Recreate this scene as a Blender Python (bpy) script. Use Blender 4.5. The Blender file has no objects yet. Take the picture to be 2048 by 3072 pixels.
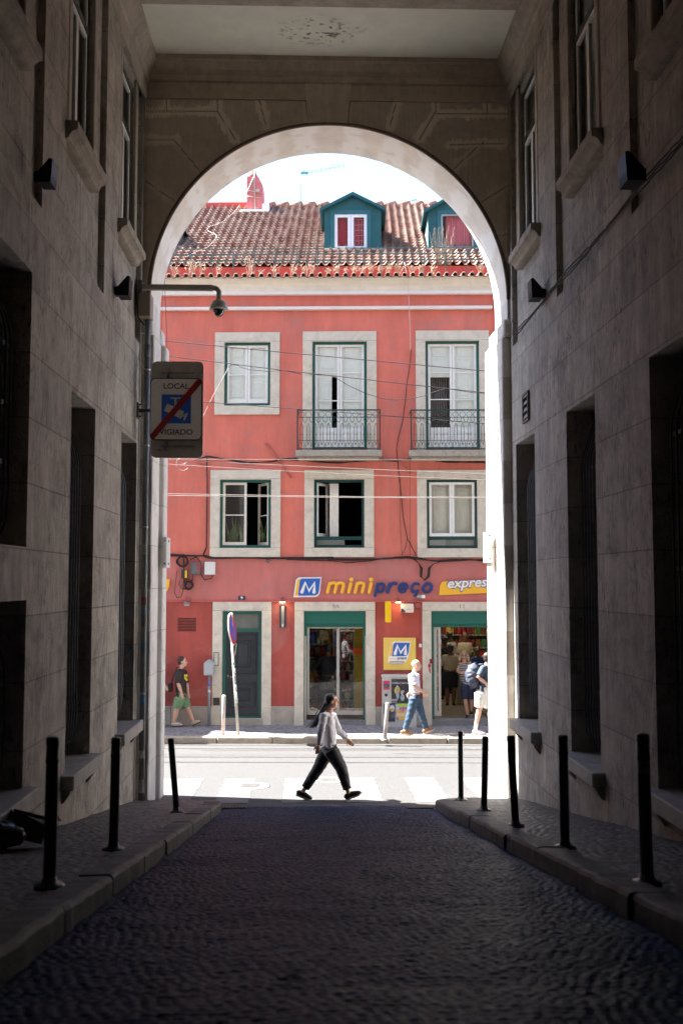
import bpy, bmesh, math, random
import numpy as np
from mathutils import Matrix, Vector
R=math.radians; rnd=random.Random(7)
scene=bpy.context.scene; C=scene.collection
# ---------------------------------------------------------------- camera
CAM=Vector((0,0,3.2)); FPX=2987.0
PITCH=math.atan(209/2987); YAW=math.atan(89/2987)
cd=bpy.data.cameras.new('camera'); cam=bpy.data.objects.new('camera',cd); C.objects.link(cam)
cam.location=CAM; cam.rotation_euler=(math.pi/2+PITCH,0,-YAW)
cd.sensor_fit='VERTICAL'; cd.sensor_height=36; cd.lens=35.0; cd.clip_end=3000; cd.clip_start=.05
cd.dof.use_dof=True; cd.dof.focus_distance=15.5; cd.dof.aperture_fstop=2.0
scene.camera=cam
# ---------------------------------------------------------------- sky, sun, exposure
SUN=Vector((-.60,.130,.78)).normalized()
w=bpy.data.worlds.new('World'); scene.world=w; w.use_nodes=True
nt=w.node_tree; bg=nt.nodes['Background']; sk=nt.nodes.new('ShaderNodeTexSky'); sk.sky_type='NISHITA'
sk.sun_disc=False; sk.sun_elevation=math.asin(SUN.z); sk.sun_rotation=math.atan2(SUN.x,SUN.y)
sk.air_density=1.0; sk.dust_density=.7; sk.ozone_density=1.6
nt.links.new(sk.outputs[0],bg.inputs[0]); bg.inputs[1].default_value=.072
sd=bpy.data.lights.new('sun','SUN'); sd.energy=5.0; sd.angle=R(.53); sd.color=(1,.965,.92)
so=bpy.data.objects.new('sun',sd); C.objects.link(so); so.location=(-20,10,30)
so.rotation_euler=SUN.to_track_quat('Z','Y').to_euler()
scene.view_settings.view_transform='Standard'; scene.view_settings.look='None'
scene.view_settings.exposure=3.1; scene.view_settings.gamma=1
scene.cycles.max_bounces=10; scene.cycles.diffuse_bounces=6; scene.cycles.transparent_max_bounces=16
scene.cycles.sample_clamp_indirect=6; scene.cycles.caustics_reflective=False; scene.cycles.caustics_refractive=False
try:
    scene.cycles.use_denoising=True
except Exception: pass
# ---------------------------------------------------------------- measuring helpers (photo pixel -> ray -> plane)
CR=cam.rotation_euler.to_matrix()
Z={'A':(480,480,.33163),'B':(980,480,.33163),'C':(420,800,.34439),'D':(860,960,.40816),'E':(440,1350,.35714),
   'G':(860,1350,.40816),'H':(460,1750,.28061),'I':(1080,1750,.28061),'J':(860,2040,.16582),'K':(860,1760,.17857),'F':(0,0,1),'P':(0,0,1.30612),
   'L':(0,0,.5102),'N':(1248,0,.5102),'T':(400,150,.76531),'V':(0,900,.38265),'W':(1400,900,.41327),'X':(0,1600,.38265),'Y':(1400,1600,.41327),
   'S':(400,1060,.15306),'U':(1120,1820,.16158)}
def px(k,x,y):
    a,b,s=Z[k]; return a+x*s,b+y*s
def ray(k,x,y):
    fx,fy=px(k,x,y)
    return (CR@Vector((fx-1024,1536-fy,-FPX))).normalized()
def hit(k,x,y,P,N):
    d=ray(k,x,y); t=(Vector(P)-CAM).dot(Vector(N))/d.dot(Vector(N)); return CAM+d*t
FA=R(2.7); FM=Matrix.Translation((0,23.5,0))@Matrix.Rotation(-FA,4,'Z'); FI=FM.inverted()
FN=FM.to_3x3()@Vector((0,-1,0))
def fl(k,x,y,d=0):            # pixel -> facade-frame (u,z) on the plane d metres in front of the facade
    p=FI@hit(k,x,y,FM@Vector((0,-d,0)),FN); return p.x,p.z
def onY(k,x,y,Y):
    p=hit(k,x,y,(0,Y,0),(0,1,0)); return p
def onX(k,x,y,X):
    return hit(k,x,y,(X,0,0),(1,0,0))
def zroad(y): return 2.27-.1573*y if y<14.416 else .406-.028*y
def zpave(y): return 2.39-.1573*y
XL=-2.48
def XR(y): return 2.92+.010*(14.4-y)
YA=14.4; YB=15.18
# ---------------------------------------------------------------- materials
def nd(nt,t,**kw):
    n=nt.nodes.new(t)
    for k,v in kw.items(): setattr(n,k,v)
    return n
MATS={}
def M(name,col,rough=.7,metal=0,var=.12,scale=3,bump=0,bscale=40,spec=.4,streak=0,dirt=0,dirtcol=None,dscale=1.2,emit=0,attr=None,attrcol=None,stripes=None,check=None,sheen=0,coat=0,zones=None,ashlar=None,stretch=None,stint=None,tcon=1,pits=0,wear=0,attr2=None):
    if name in MATS: return MATS[name]
    m=bpy.data.materials.new(name); MATS[name]=m; m.use_nodes=True; t=m.node_tree; L=t.links.new
    b=t.nodes['Principled BSDF']; tc=nd(t,'ShaderNodeTexCoord'); src=tc.outputs['Object']
    c=tuple(col)+(1,)
    def mix(f,a,bb,blend='MIX'):
        n=nd(t,'ShaderNodeMix',data_type='RGBA',blend_type=blend)
        for s,v in ((n.inputs[0],f),(n.inputs[6],a),(n.inputs[7],bb)):
            if hasattr(v,'is_output') or isinstance(v,bpy.types.NodeSocket): L(v,s)
            else: s.default_value=v
        return n.outputs[2]
    def noise(sc,detail=5,rough=.6,vec=None,lo=.3,hi=.7,dist=0):
        n=nd(t,'ShaderNodeTexNoise'); n.inputs['Scale'].default_value=sc; n.inputs['Detail'].default_value=detail; n.inputs['Roughness'].default_value=rough
        n.inputs['Distortion'].default_value=dist
        L(vec or src,n.inputs['Vector']); r=nd(t,'ShaderNodeMapRange'); r.inputs[1].default_value=lo; r.inputs[2].default_value=hi; L(n.outputs[0],r.inputs[0]); return r.outputs[0]
    base=c
    if zones:      # real paint fields one above another: [(z, colour)...]
        sp=nd(t,'ShaderNodeSeparateXYZ'); L(src,sp.inputs[0])
        for z,cc in zones:
            g=nd(t,'ShaderNodeMath',operation='GREATER_THAN'); L(sp.outputs[2],g.inputs[0]); g.inputs[1].default_value=z
            base=mix(g.outputs[0],base,tuple(cc)+(1,))
    if stripes:    # (axis, period, duty, colour, distort)
        ax,per,duty,sc,ds=stripes
        sp=nd(t,'ShaderNodeSeparateXYZ'); 
        if ds:
            nn=nd(t,'ShaderNodeTexNoise'); nn.inputs['Scale'].default_value=5; L(src,nn.inputs['Vector'])
            vm=nd(t,'ShaderNodeVectorMath',operation='SCALE'); vm.inputs[3].default_value=ds; L(nn.outputs[1],vm.inputs[0])
            va=nd(t,'ShaderNodeVectorMath',operation='ADD'); L(src,va.inputs[0]); L(vm.outputs[0],va.inputs[1]); L(va.outputs[0],sp.inputs[0])
        else: L(src,sp.inputs[0])
        def sw(axis):
            a=nd(t,'ShaderNodeMath',operation='DIVIDE'); L(sp.outputs[axis],a.inputs[0]); a.inputs[1].default_value=per
            f=nd(t,'ShaderNodeMath',operation='FRACT'); L(a.outputs[0],f.inputs[0])
            g=nd(t,'ShaderNodeMath',operation='LESS_THAN'); L(f.outputs[0],g.inputs[0]); g.inputs[1].default_value=duty; return g.outputs[0]
        base=mix(sw(ax),base,tuple(sc)+(1,))
        if check: base=mix(sw(check),base,tuple(sc)+(1,))
    f1=noise(scale,6,.65)
    lo=tuple(max(0,1-var) for _ in range(3))+(1,); hi=(1+var,1+var,1+var,1)
    base=mix(1.0,base,mix(f1,lo,hi),'MULTIPLY')
    if streak:
        mp=nd(t,'ShaderNodeMapping'); mp.inputs['Scale'].default_value=stretch or (9,9,.55); L(src,mp.inputs[0])
        f=noise(1.0,6,.7,mp.outputs[0],.35,.75); k=1-streak
        base=mix(1.0,base,mix(f,(1.06,1.06,1.06,1),(k,k,k,1)),'MULTIPLY')
    if dirt:
        f=noise(dscale,8,.7,None,.52,.78,.6); mm=nd(t,'ShaderNodeMath',operation='MULTIPLY'); L(f,mm.inputs[0]); mm.inputs[1].default_value=dirt; mm.use_clamp=True
        base=mix(mm.outputs[0],base,tuple(dirtcol or [x*.45 for x in col])+(1,))
    hgt=None
    if pits:     # pitted, chipped surface: small dark flecks drawn out downwards
        mp=nd(t,'ShaderNodeMapping'); mp.inputs['Scale'].default_value=(26,26,7); L(src,mp.inputs[0])
        f=noise(1.0,4,.75,mp.outputs[0],.53,.63,.5); g=noise(1.7,3,.5,None,.40,.62); mm=nd(t,'ShaderNodeMath',operation='MULTIPLY'); L(f,mm.inputs[0]); L(g,mm.inputs[1]); m2=nd(t,'ShaderNodeMath',operation='MULTIPLY'); L(mm.outputs[0],m2.inputs[0]); m2.inputs[1].default_value=pits
        base=mix(m2.outputs[0],base,tuple(x*.28 for x in col)+(1,))
    if wear:     # paler scraped patches with ragged outline
        mp=nd(t,'ShaderNodeMapping'); mp.inputs['Scale'].default_value=(2.4,2.4,.9); mp.inputs['Location'].default_value=(3,1,7); L(src,mp.inputs[0])
        f=noise(1.0,9,.72,mp.outputs[0],.60,.66,.4); mm=nd(t,'ShaderNodeMath',operation='MULTIPLY'); L(f,mm.inputs[0]); mm.inputs[1].default_value=wear
        base=mix(mm.outputs[0],base,tuple(min(1,x*1.45) for x in col)+(1,))
    if ashlar:     # (axis u, course height, block length, joint width, joint colour)
        au,ch,bl,jw,jc=ashlar
        sp=nd(t,'ShaderNodeSeparateXYZ'); L(src,sp.inputs[0]); cb=nd(t,'ShaderNodeCombineXYZ'); L(sp.outputs[au],cb.inputs[0]); L(sp.outputs[2],cb.inputs[1])
        br=nd(t,'ShaderNodeTexBrick'); L(cb.outputs[0],br.inputs['Vector']); br.inputs['Scale'].default_value=1; br.inputs['Brick Width'].default_value=bl; br.inputs['Row Height'].default_value=ch
        br.inputs['Mortar Size'].default_value=jw; br.inputs['Mortar Smooth'].default_value=.2; br.offset=.5
        br.inputs['Color1'].default_value=(1-.14*tcon,1-.14*tcon,1-.13*tcon,1); br.inputs['Color2'].default_value=(1+.1*tcon,1+.09*tcon,1+.07*tcon,1); br.inputs['Mortar'].default_value=tuple(jc)+(1,)
        base=mix(1.0,base,br.outputs[0],'MULTIPLY'); hgt=br.outputs[1]
    if attr:
        at=nd(t,'ShaderNodeAttribute',attribute_name=attr)
        base=mix(at.outputs[2],base,tuple(attrcol)+(1,))
    if attr2:
        at=nd(t,'ShaderNodeAttribute',attribute_name=attr2[0]); base=mix(at.outputs[2],base,tuple(attr2[1])+(1,))
    if hasattr(base,'is_output'): L(base,b.inputs['Base Color'])
    b.inputs['Roughness'].default_value=rough; b.inputs['Metallic'].default_value=metal
    b.inputs['Specular IOR Level'].default_value=spec; b.inputs['Coat Weight'].default_value=coat
    if stint: b.inputs['Specular Tint'].default_value=tuple(stint)+(1,)
    if bump:
        n=nd(t,'ShaderNodeTexNoise'); n.inputs['Scale'].default_value=bscale; n.inputs['Detail'].default_value=6; n.inputs['Roughness'].default_value=.65; L(src,n.inputs['Vector'])
        bp=nd(t,'ShaderNodeBump'); bp.inputs['Strength'].default_value=min(1,bump); bp.inputs['Distance'].default_value=.02; L(n.outputs[0],bp.inputs['Height'])
        if hgt is not None:
            b2=nd(t,'ShaderNodeBump'); b2.invert=True; b2.inputs['Strength'].default_value=.8; b2.inputs['Distance'].default_value=.012; L(hgt,b2.inputs['Height']); L(bp.outputs[0],b2.inputs['Normal']); L(b2.outputs[0],b.inputs['Normal'])
        else: L(bp.outputs[0],b.inputs['Normal'])
    if emit: b.inputs['Emission Color'].default_value=c; b.inputs['Emission Strength'].default_value=emit
    return m
def GLASS(name,tint=(.95,1,.98),rough=.02,dark=0.0,ior=1.5):
    if name in MATS: return MATS[name]
    m=bpy.data.materials.new(name); MATS[name]=m; m.use_nodes=True; t=m.node_tree; t.nodes.clear(); L=t.links.new
    o=nd(t,'ShaderNodeOutputMaterial'); mx=nd(t,'ShaderNodeMixShader'); lw=nd(t,'ShaderNodeLayerWeight'); pw=nd(t,'ShaderNodeMath',operation='POWER'); pw.inputs[1].default_value=4.0; fr=nd(t,'ShaderNodeMapRange'); fr.inputs[3].default_value=.045 if ior<1.5 else .065; L(lw.outputs['Facing'],pw.inputs[0]); L(pw.outputs[0],fr.inputs[0])
    tr=nd(t,'ShaderNodeBsdfTransparent'); tr.inputs[0].default_value=tuple(x*(1-dark) for x in tint)+(1,)
    gl=nd(t,'ShaderNodeBsdfGlossy'); gl.inputs['Roughness'].default_value=rough
    L(fr.outputs[0],mx.inputs[0]); L(tr.outputs[0],mx.inputs[1]); L(gl.outputs[0],mx.inputs[2]); L(mx.outputs[0],o.inputs[0]); return m
# ---------------------------------------------------------------- mesh builder
class MB:
    def __init__(s,T=None): s.v=[]; s.f=[]; s.mi=[]; s.sm=[]; s.T=T; s.m=0; s.at=None
    def add(s,vs,fs,smooth=False,T=None):
        o=len(s.v); 
        for p in vs:
            p=Vector(p)
            if T is not None: p=T@p
            if s.T is not None: p=s.T@p
            s.v.append(p)
        for f in fs: s.f.append([o+i for i in f]); s.mi.append(s.m); s.sm.append(smooth)
    def box(s,x0,x1,y0,y1,z0,z1,T=None,bev=0):
        if x0>x1: x0,x1=x1,x0
        if y0>y1: y0,y1=y1,y0
        if z0>z1: z0,z1=z1,z0
        if bev:
            bev=min(bev,(x1-x0)*.45,(z1-z0)*.45,(y1-y0)*.45)
            def ring(x,y,z,i): return None
            vs=[];fs=[]
            X=(x0,x1);Y=(y0,y1);ZZ=(z0,z1);idx={}
            for i in (0,1):
                for j in (0,1):
                    for k in (0,1):
                        sx=1-2*i;sy=1-2*j;sz=1-2*k
                        for a in range(3):
                            p=[X[i]+sx*bev,Y[j]+sy*bev,ZZ[k]+sz*bev]; p[a]=(X[i],Y[j],ZZ[k])[a]
                            idx[(i,j,k,a)]=len(vs); vs.append(p)
            g=lambda i,j,k,a: idx[(i,j,k,a)]
            for i in (0,1): fs.append([g(i,0,0,0),g(i,1,0,0),g(i,1,1,0),g(i,0,1,0)])
            for j in (0,1): fs.append([g(0,j,0,1),g(1,j,0,1),g(1,j,1,1),g(0,j,1,1)])
            for k in (0,1): fs.append([g(0,0,k,2),g(1,0,k,2),g(1,1,k,2),g(0,1,k,2)])
            for i in (0,1):
                for j in (0,1): fs.append([g(i,j,0,0),g(i,j,1,0),g(i,j,1,1),g(i,j,0,1)])
                for k in (0,1): fs.append([g(i,0,k,0),g(i,1,k,0),g(i,1,k,2),g(i,0,k,2)])
            for j in (0,1):
                for k in (0,1): fs.append([g(0,j,k,1),g(1,j,k,1),g(1,j,k,2),g(0,j,k,2)])
            for i in (0,1):
                for j in (0,1):
                    for k in (0,1): fs.append([g(i,j,k,0),g(i,j,k,1),g(i,j,k,2)])
            s.add(vs,fs,False,T); return
        s.add([(x0,y0,z0),(x1,y0,z0),(x1,y1,z0),(x0,y1,z0),(x0,y0,z1),(x1,y0,z1),(x1,y1,z1),(x0,y1,z1)],
              [(0,3,2,1),(4,5,6,7),(0,1,5,4),(1,2,6,5),(2,3,7,6),(3,0,4,7)],False,T)
    def prism(s,poly,a,d0,d1,T=None,smooth=False):   # poly in the two axes other than a
        n=len(poly)
        def P(p,d): 
            l=[p[0],p[1]]; l.insert(a,d); return l
        vs=[P(p,d0) for p in poly]+[P(p,d1) for p in poly]
        s.add(vs,[list(range(n))[::-1],[n+i for i in range(n)]]+[(i,(i+1)%n,n+(i+1)%n,n+i) for i in range(n)],False,T)
    def quad(s,a,b,c,d,T=None): s.add([a,b,c,d],[(0,1,2,3)],False,T)
    def rings(s,rs,caps=True,smooth=True,T=None):
        n=len(rs[0]); vs=[p for r in rs for p in r]; fs=[]
        for k in range(len(rs)-1):
            for i in range(n): fs.append((k*n+i,k*n+(i+1)%n,(k+1)*n+(i+1)%n,(k+1)*n+i))
        if caps: fs.append(list(range(n))[::-1]); fs.append([(len(rs)-1)*n+i for i in range(n)])
        s.add(vs,fs,smooth,T)
    def tube(s,pts,r,seg=8,T=None,caps=True,flat=None,up=None):
        pts=[Vector(p) for p in pts]; rs=[]; rr=r if isinstance(r,(list,tuple)) else [r]*len(pts)
        prev=None
        for i,p in enumerate(pts):
            d=(pts[min(i+1,len(pts)-1)]-pts[max(i-1,0)])
            d=d.normalized() if d.length>1e-9 else Vector((0,0,1))
            if prev is None:
                u=Vector(up) if up else (Vector((0,0,1)) if abs(d.z)<.9 else Vector((1,0,0)))
                a=d.cross(u).normalized()
            else: a=(prev-d*prev.dot(d)).normalized()
            prev=a; b=d.cross(a).normalized(); q=rr[i]; qa,qb=(q if isinstance(q,tuple) else (q,q))
            rs.append([p+a*(qa*math.cos(t))+b*(qb*math.sin(t)) for t in [2*math.pi*j/seg for j in range(seg)]])
        s.rings(rs,caps,True,T)
    def lathe(s,prof,seg=20,T=None,c=(0,0,0)):   # prof: (r,z)
        rs=[[(c[0]+r*math.cos(t),c[1]+r*math.sin(t),c[2]+z) for t in [2*math.pi*j/seg for j in range(seg)]] for r,z in prof]
        s.rings(rs,True,True,T)
    def ball(s,c,r,seg=14,T=None,n=8):
        r=r if isinstance(r,(tuple,list)) else (r,r,r); rs=[]
        for k in range(n+1):
            a=-math.pi/2+math.pi*k/n; q=max(math.cos(a),.02)
            rs.append([(c[0]+r[0]*q*math.cos(t),c[1]+r[1]*q*math.sin(t),c[2]+r[2]*math.sin(a)) for t in [2*math.pi*j/seg for j in range(seg)]])
        s.rings(rs,True,True,T)
    def build(s,name,mats,parent=None,label=None,world=True,recalc=True,attrs=None,mods=None):
        me=bpy.data.meshes.new(name); inv=None
        if parent is not None and world: inv=root_m(parent).inverted()
        me.from_pydata([tuple(inv@p) if inv is not None else tuple(p) for p in s.v],[],s.f)
        ms=mats if isinstance(mats,(list,tuple)) else [mats]
        for m in ms: me.materials.append(m)
        me.polygons.foreach_set('material_index',s.mi); me.polygons.foreach_set('use_smooth',s.sm)
        if attrs:
            for k,vals in attrs.items():
                a=me.attributes.new(k,'FLOAT','POINT'); a.data.foreach_set('value',vals)
        if recalc:
            bm=bmesh.new(); bm.from_mesh(me); bmesh.ops.recalc_face_normals(bm,faces=bm.faces); bm.to_mesh(me); bm.free()
        me.update(); o=bpy.data.objects.new(name,me); C.objects.link(o)
        if parent is not None: o.parent=parent
        if label: o['label']=label
        return o
ROOTM={}
def root_m(o):
    while o.parent is not None: o=o.parent
    return ROOTM.get(o.name,Matrix())
def tag(o,label=None,cat=None,group=None,kind=None):
    for k,v in (('label',label),('category',cat),('group',group),('kind',kind)):
        if v: o[k]=v
    return o
def thing(name,label,cat,Mx=None,group=None):
    o=bpy.data.objects.new(name,None); C.objects.link(o); o.empty_display_size=.2
    Mx=Mx if isinstance(Mx,Matrix) else Matrix.Translation(Mx or (0,0,0)); o.matrix_world=Mx; ROOTM[o.name]=Mx.copy()
    return tag(o,label,cat,group)
def single(mb,name,mats,label,cat,Mx=None,group=None,kind=None,**kw):
    """a thing that is one mesh; Mx is its own frame"""
    Mx=Mx if isinstance(Mx,Matrix) else Matrix.Translation(Mx or (0,0,0)); inv=Mx.inverted(); mb.v=[inv@p for p in mb.v]
    o=mb.build(name,mats,None,**kw); o.matrix_world=Mx; return tag(o,label,cat,group,kind)
def copy_tree(o,parent=None,loc=None,rot=None,label=None):
    c=o.copy(); C.objects.link(c); c.parent=parent
    if parent is None:
        if loc is not None: c.location=loc
        if rot is not None: c.rotation_euler=rot
        if label: c['label']=label
    for ch in list(o.children): copy_tree(ch,c)
    return c
# numpy height sheet: x grid, y grid, z array -> structure object
def sheet(name,X,Y,Zz,mat,parent=None,attrs=None,label=None,Tm=None,faces=None,smooth=True):
    ny,nx=Zz.shape; v=np.stack([X,Y,Zz],-1).reshape(-1,3)
    if Tm is not None:
        A=np.array(Tm); v=v@A[:3,:3].T+A[:3,3]
    if parent is not None:
        A=np.array(root_m(parent).inverted()); v=v@A[:3,:3].T+A[:3,3]
    i=np.arange((ny-1)*(nx-1)); r=i//(nx-1); c=i%(nx-1); a=r*nx+c
    f=np.stack([a,a+1,a+nx+1,a+nx],-1)
    if faces is not None: f=f[faces.reshape(-1)]
    me=bpy.data.meshes.new(name); me.vertices.add(len(v)); me.vertices.foreach_set('co',v.astype(np.float32).ravel())
    me.loops.add(f.size); me.loops.foreach_set('vertex_index',f.astype(np.int32).ravel()); me.polygons.add(len(f))
    me.polygons.foreach_set('loop_start',np.arange(0,f.size,4,dtype=np.int32)); me.polygons.foreach_set('use_smooth',np.full(len(f),smooth))
    me.materials.append(mat)
    for k,val in (attrs or {}).items():
        at=me.attributes.new(k,'FLOAT','POINT'); at.data.foreach_set('value',val.astype(np.float32).ravel())
    me.update(calc_edges=True); me.validate()
    o=bpy.data.objects.new(name,me); C.objects.link(o)
    if parent is not None: o.parent=parent
    if label: o['label']=label
    return o
def vnoise(x,y,seed=0):
    def h(i,j): 
        n=np.sin(i*127.1+j*311.7+seed*74.7)*43758.5453; return n-np.floor(n)
    i=np.floor(x);j=np.floor(y);u=x-i;v=y-j;u=u*u*(3-2*u);v=v*v*(3-2*v)
    return (h(i,j)*(1-u)+h(i+1,j)*u)*(1-v)+(h(i,j+1)*(1-u)+h(i+1,j+1)*u)*v
def fbm(x,y,seed=0,o=4):
    r=0;a=.5
    for k in range(o): r=r+a*vnoise(x*2**k,y*2**k,seed+k); a*=.5
    return r
def cobble(X,Y,cw,cl,seed,amp,wav):
    """hand-laid setts in wavering rows: height, tone per stone"""
    yy=Y+.035*np.sin(X*1.7+seed)+.06*(fbm(X*.8,Y*.8,seed)-.5)+.012*np.sin(X*9+Y*3)
    row=np.floor(yy/cl); fy=yy/cl-row
    off=np.sin(row*12.9898+seed)*43758.5453; off=off-np.floor(off)
    xx=X/cw+off+.18*np.sin(row*5.1); xx=xx+.25*(vnoise(X/cw*.9,row*1.0,seed+5)-.5)
    col=np.floor(xx); fx=xx-col
    def h(a,b,c):
        n=np.sin(a*127.1+b*311.7+c*17.3+seed)*43758.5453; return n-np.floor(n)
    t=h(row,col,1); tl=h(row,col,2)-.5; tk=h(row,col,3)-.5
    e=np.minimum(np.minimum(fx,1-fx)*cw,np.minimum(fy,1-fy)*cl)/min(cw,cl)*2
    dome=1-np.clip(1-e*1.35,0,1)**2.2
    z=amp*(dome-1)+amp*.55*(t-.5)+amp*.9*(tl*(fy-.5)+tk*(fx-.5))*dome+.004*(vnoise(X*45,Y*45,seed)-.5)+wav*(fbm(X*1.1,Y*1.4,seed+9)-.5)
    return z,t,dome
# ---------------------------------------------------------------- palette
stone=M('passage limestone',(.485,.445,.395),.78,var=.26,scale=3.2,bump=.6,bscale=40,streak=.30,dirt=1.0,dirtcol=(.16,.13,.11),dscale=1.6,ashlar=(1,.58,1.45,.007,(.62,.58,.54)),pits=1.0,wear=.6)
stone_u=M('upper limestone',(.47,.41,.345),.78,var=.18,scale=2.5,bump=.3,bscale=70,streak=.25,dirt=.5,dirtcol=(.15,.12,.10),dscale=2.2)
stone_a=M('arch limestone',(.60,.51,.41),.8,var=.12,scale=6,bump=.3,bscale=60,streak=.22,stretch=(34,34,1.2),attr='stain',attrcol=(.92,.82,.68),attr2=('joint',(.20,.15,.11)))
stone_j=M('jamb limestone',(.76,.72,.675),.75,var=.12,scale=3,bump=.25,bscale=60,streak=.15,dirt=.55,dirtcol=(.24,.21,.18),dscale=2.4,ashlar=(1,.62,3.0,.006,(.72,.68,.64)),tcon=.25)
stone_s=M('sill limestone',(.36,.315,.26),.75,var=.25,scale=7,bump=.35,bscale=50,dirt=.7,dirtcol=(.14,.12,.10),dscale=4)
bench_m=M('bench sill stone',(.33,.31,.285),.6,var=.2,scale=5,bump=.3,bscale=50,dirt=.6,dirtcol=(.11,.10,.095),dscale=3)
soffit_m=M('soffit stone',(.84,.775,.70),.7,var=.10,scale=3,bump=.12,bscale=50,attr='stain',attrcol=(.97,.95,.92))
plaster=M('ceiling plaster',(.82,.80,.70),.85,var=.06,scale=3,bump=.15,bscale=90,attr='stain',attrcol=(.12,.09,.06))
iron=M('black iron',(.16,.165,.18),.5,metal=.2,var=.2,scale=20)
darkroom=M('dark room',(.010,.010,.011),.9)
white_frame=M('old white window paint',(.80,.78,.74),.5,var=.08,scale=6)
dark_frame=M('dark green frame paint',(.035,.045,.042),.45,var=.1)
glass_u=GLASS('upper window glass',(.55,.62,.62),.03,.2,1.6)
sky_tint_blind=M('window blind',(.55,.60,.62),.8,var=.05)  # blue-grey colour stands in for sky reflected in the panes
# ---------------------------------------------------------------- ground sheets
def grid(x0,x1,y0,y1,s,sy=None):
    nx=int((x1-x0)/s)+1; ny=int((y1-y0)/(sy or s))+1
    return np.meshgrid(np.linspace(x0,x1,nx),np.linspace(y0,y1,ny))
KL,KR=-1.20,1.675     # kerb faces
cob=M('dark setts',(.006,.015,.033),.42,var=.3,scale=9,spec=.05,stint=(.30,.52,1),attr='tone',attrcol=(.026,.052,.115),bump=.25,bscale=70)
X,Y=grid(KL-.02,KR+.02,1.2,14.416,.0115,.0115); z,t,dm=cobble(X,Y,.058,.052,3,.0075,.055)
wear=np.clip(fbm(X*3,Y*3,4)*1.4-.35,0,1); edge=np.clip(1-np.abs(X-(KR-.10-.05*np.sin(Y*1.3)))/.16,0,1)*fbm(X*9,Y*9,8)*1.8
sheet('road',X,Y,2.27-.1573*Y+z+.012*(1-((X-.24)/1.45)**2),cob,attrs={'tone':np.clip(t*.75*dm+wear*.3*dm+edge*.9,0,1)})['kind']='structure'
pav=M('pavement setts',(.040,.038,.038),.5,var=.25,scale=12,spec=.4,attr='tone',attrcol=(.20,.178,.16),bump=.25,bscale=80)
for nm,a,b,sd_ in (('pavement',XL-.6,KL-.21,11),('pavement',KR+.21,XR(1)+.6,17)):
    X,Y=grid(a,b,1.2,14.5,.018,.017); z,t,dm=cobble(X*.9+Y*.25,Y*.95-X*.2,.075,.07,sd_,.010,.03)
    o=sheet(nm,X,Y,2.39-.1573*Y+z-.004+np.clip((Y-14.3)/.2,0,1)**2*-.05,pav,attrs={'tone':np.clip(t*.8*dm+.1,0,1)}); o['kind']='structure'
# kerb stones, each a worn block; one kerb per side is part of the ground
kerb_m=M('kerb limestone',(.10,.096,.092),.6,var=.25,scale=6,bump=.35,bscale=50,dirt=.9,dirtcol=(.07,.062,.055),dscale=2.5,spec=.25)
def kerb(xf,s):
    mb=MB(); y=.9; r=random.Random(5 if s>0 else 9)
    while y<13.55:
        L=r.uniform(.8,1.25); y1=min(y+L,13.62); dz=r.uniform(-.009,.009); dx=r.uniform(-.009,.009)
        n=12; rs=[]
        for i in range(n+1):
            q=y+.006+(y1-y-.012)*i/n; zt=zpave(q)+.012+dz+r.uniform(-.007,.007); zb=zroad(q)-.12; x=xf+dx+r.uniform(-.005,.005)
            rs.append([(x,q,zb),(x,q,zt-.03),(x+s*.012,q,zt-.008),(x+s*.035,q,zt),(x+s*.21,q,zt-.004),(x+s*.215,q,zb)])
        mb.rings(rs,True,False); y=y1
    # rounded corner turning out along the street
    rs=[]; cx=xf+s*.75
    for i in range(9):
        a=math.pi/2*i/8; q=13.62+.75*math.sin(a); 
        for_=[]
        for rr,dz in ((.75,-.2),(.75,-.03),(.738,-.008),(.715,0),(.54,-.004),(.535,-.2)):
            for_.append((cx-s*rr*math.cos(a),13.62+rr*math.sin(a),zpave(13.62+.75*math.sin(a))+.012+dz))
        rs.append(for_)
    mb.rings(rs,True,False)
    o=mb.build('kerb',kerb_m); o['kind']='structure'
kerb(KL,-1); kerb(KR,1)
# street beyond the arch
asph=M('street asphalt',(.065,.0645,.064),.8,var=.38,scale=34,bump=.5,bscale=120,dirt=.35,dirtcol=(.058,.057,.056),dscale=1.1,spec=.3)
mb=MB(); 
def zs(y): return .406-.028*y
def fy(u,d): p=FM@Vector((u,-d,0)); return p.x,p.y
st=[(-60,14.417),(60,14.417),(60,26),(-60,26)]
mb.quad(*[(x,y,zs(y)-.002) for x,y in st]); o=mb.build('street',asph,recalc=False); o['kind']='structure'
mb=MB(); S=400
mb.quad((-S,-S,3.0),(S,-S,3.0),(S,-40,3.0),(-S,-40,3.0)); mb.quad((-S,-40,3.0),(S,-40,3.0),(S,1.3,2.02),(-S,1.3,2.02)); mb.quad((-S,1.3,2.02),(S,1.3,2.02),(S,14.417,-.02),(-S,14.417,-.02)); mb.quad((-S,14.417,-.02),(S,14.417,-.02),(S,S,-11),(-S,S,-11))
o=mb.build('ground',M('ground',(.16,.155,.15),.9),recalc=False); o['kind']='structure'
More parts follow.
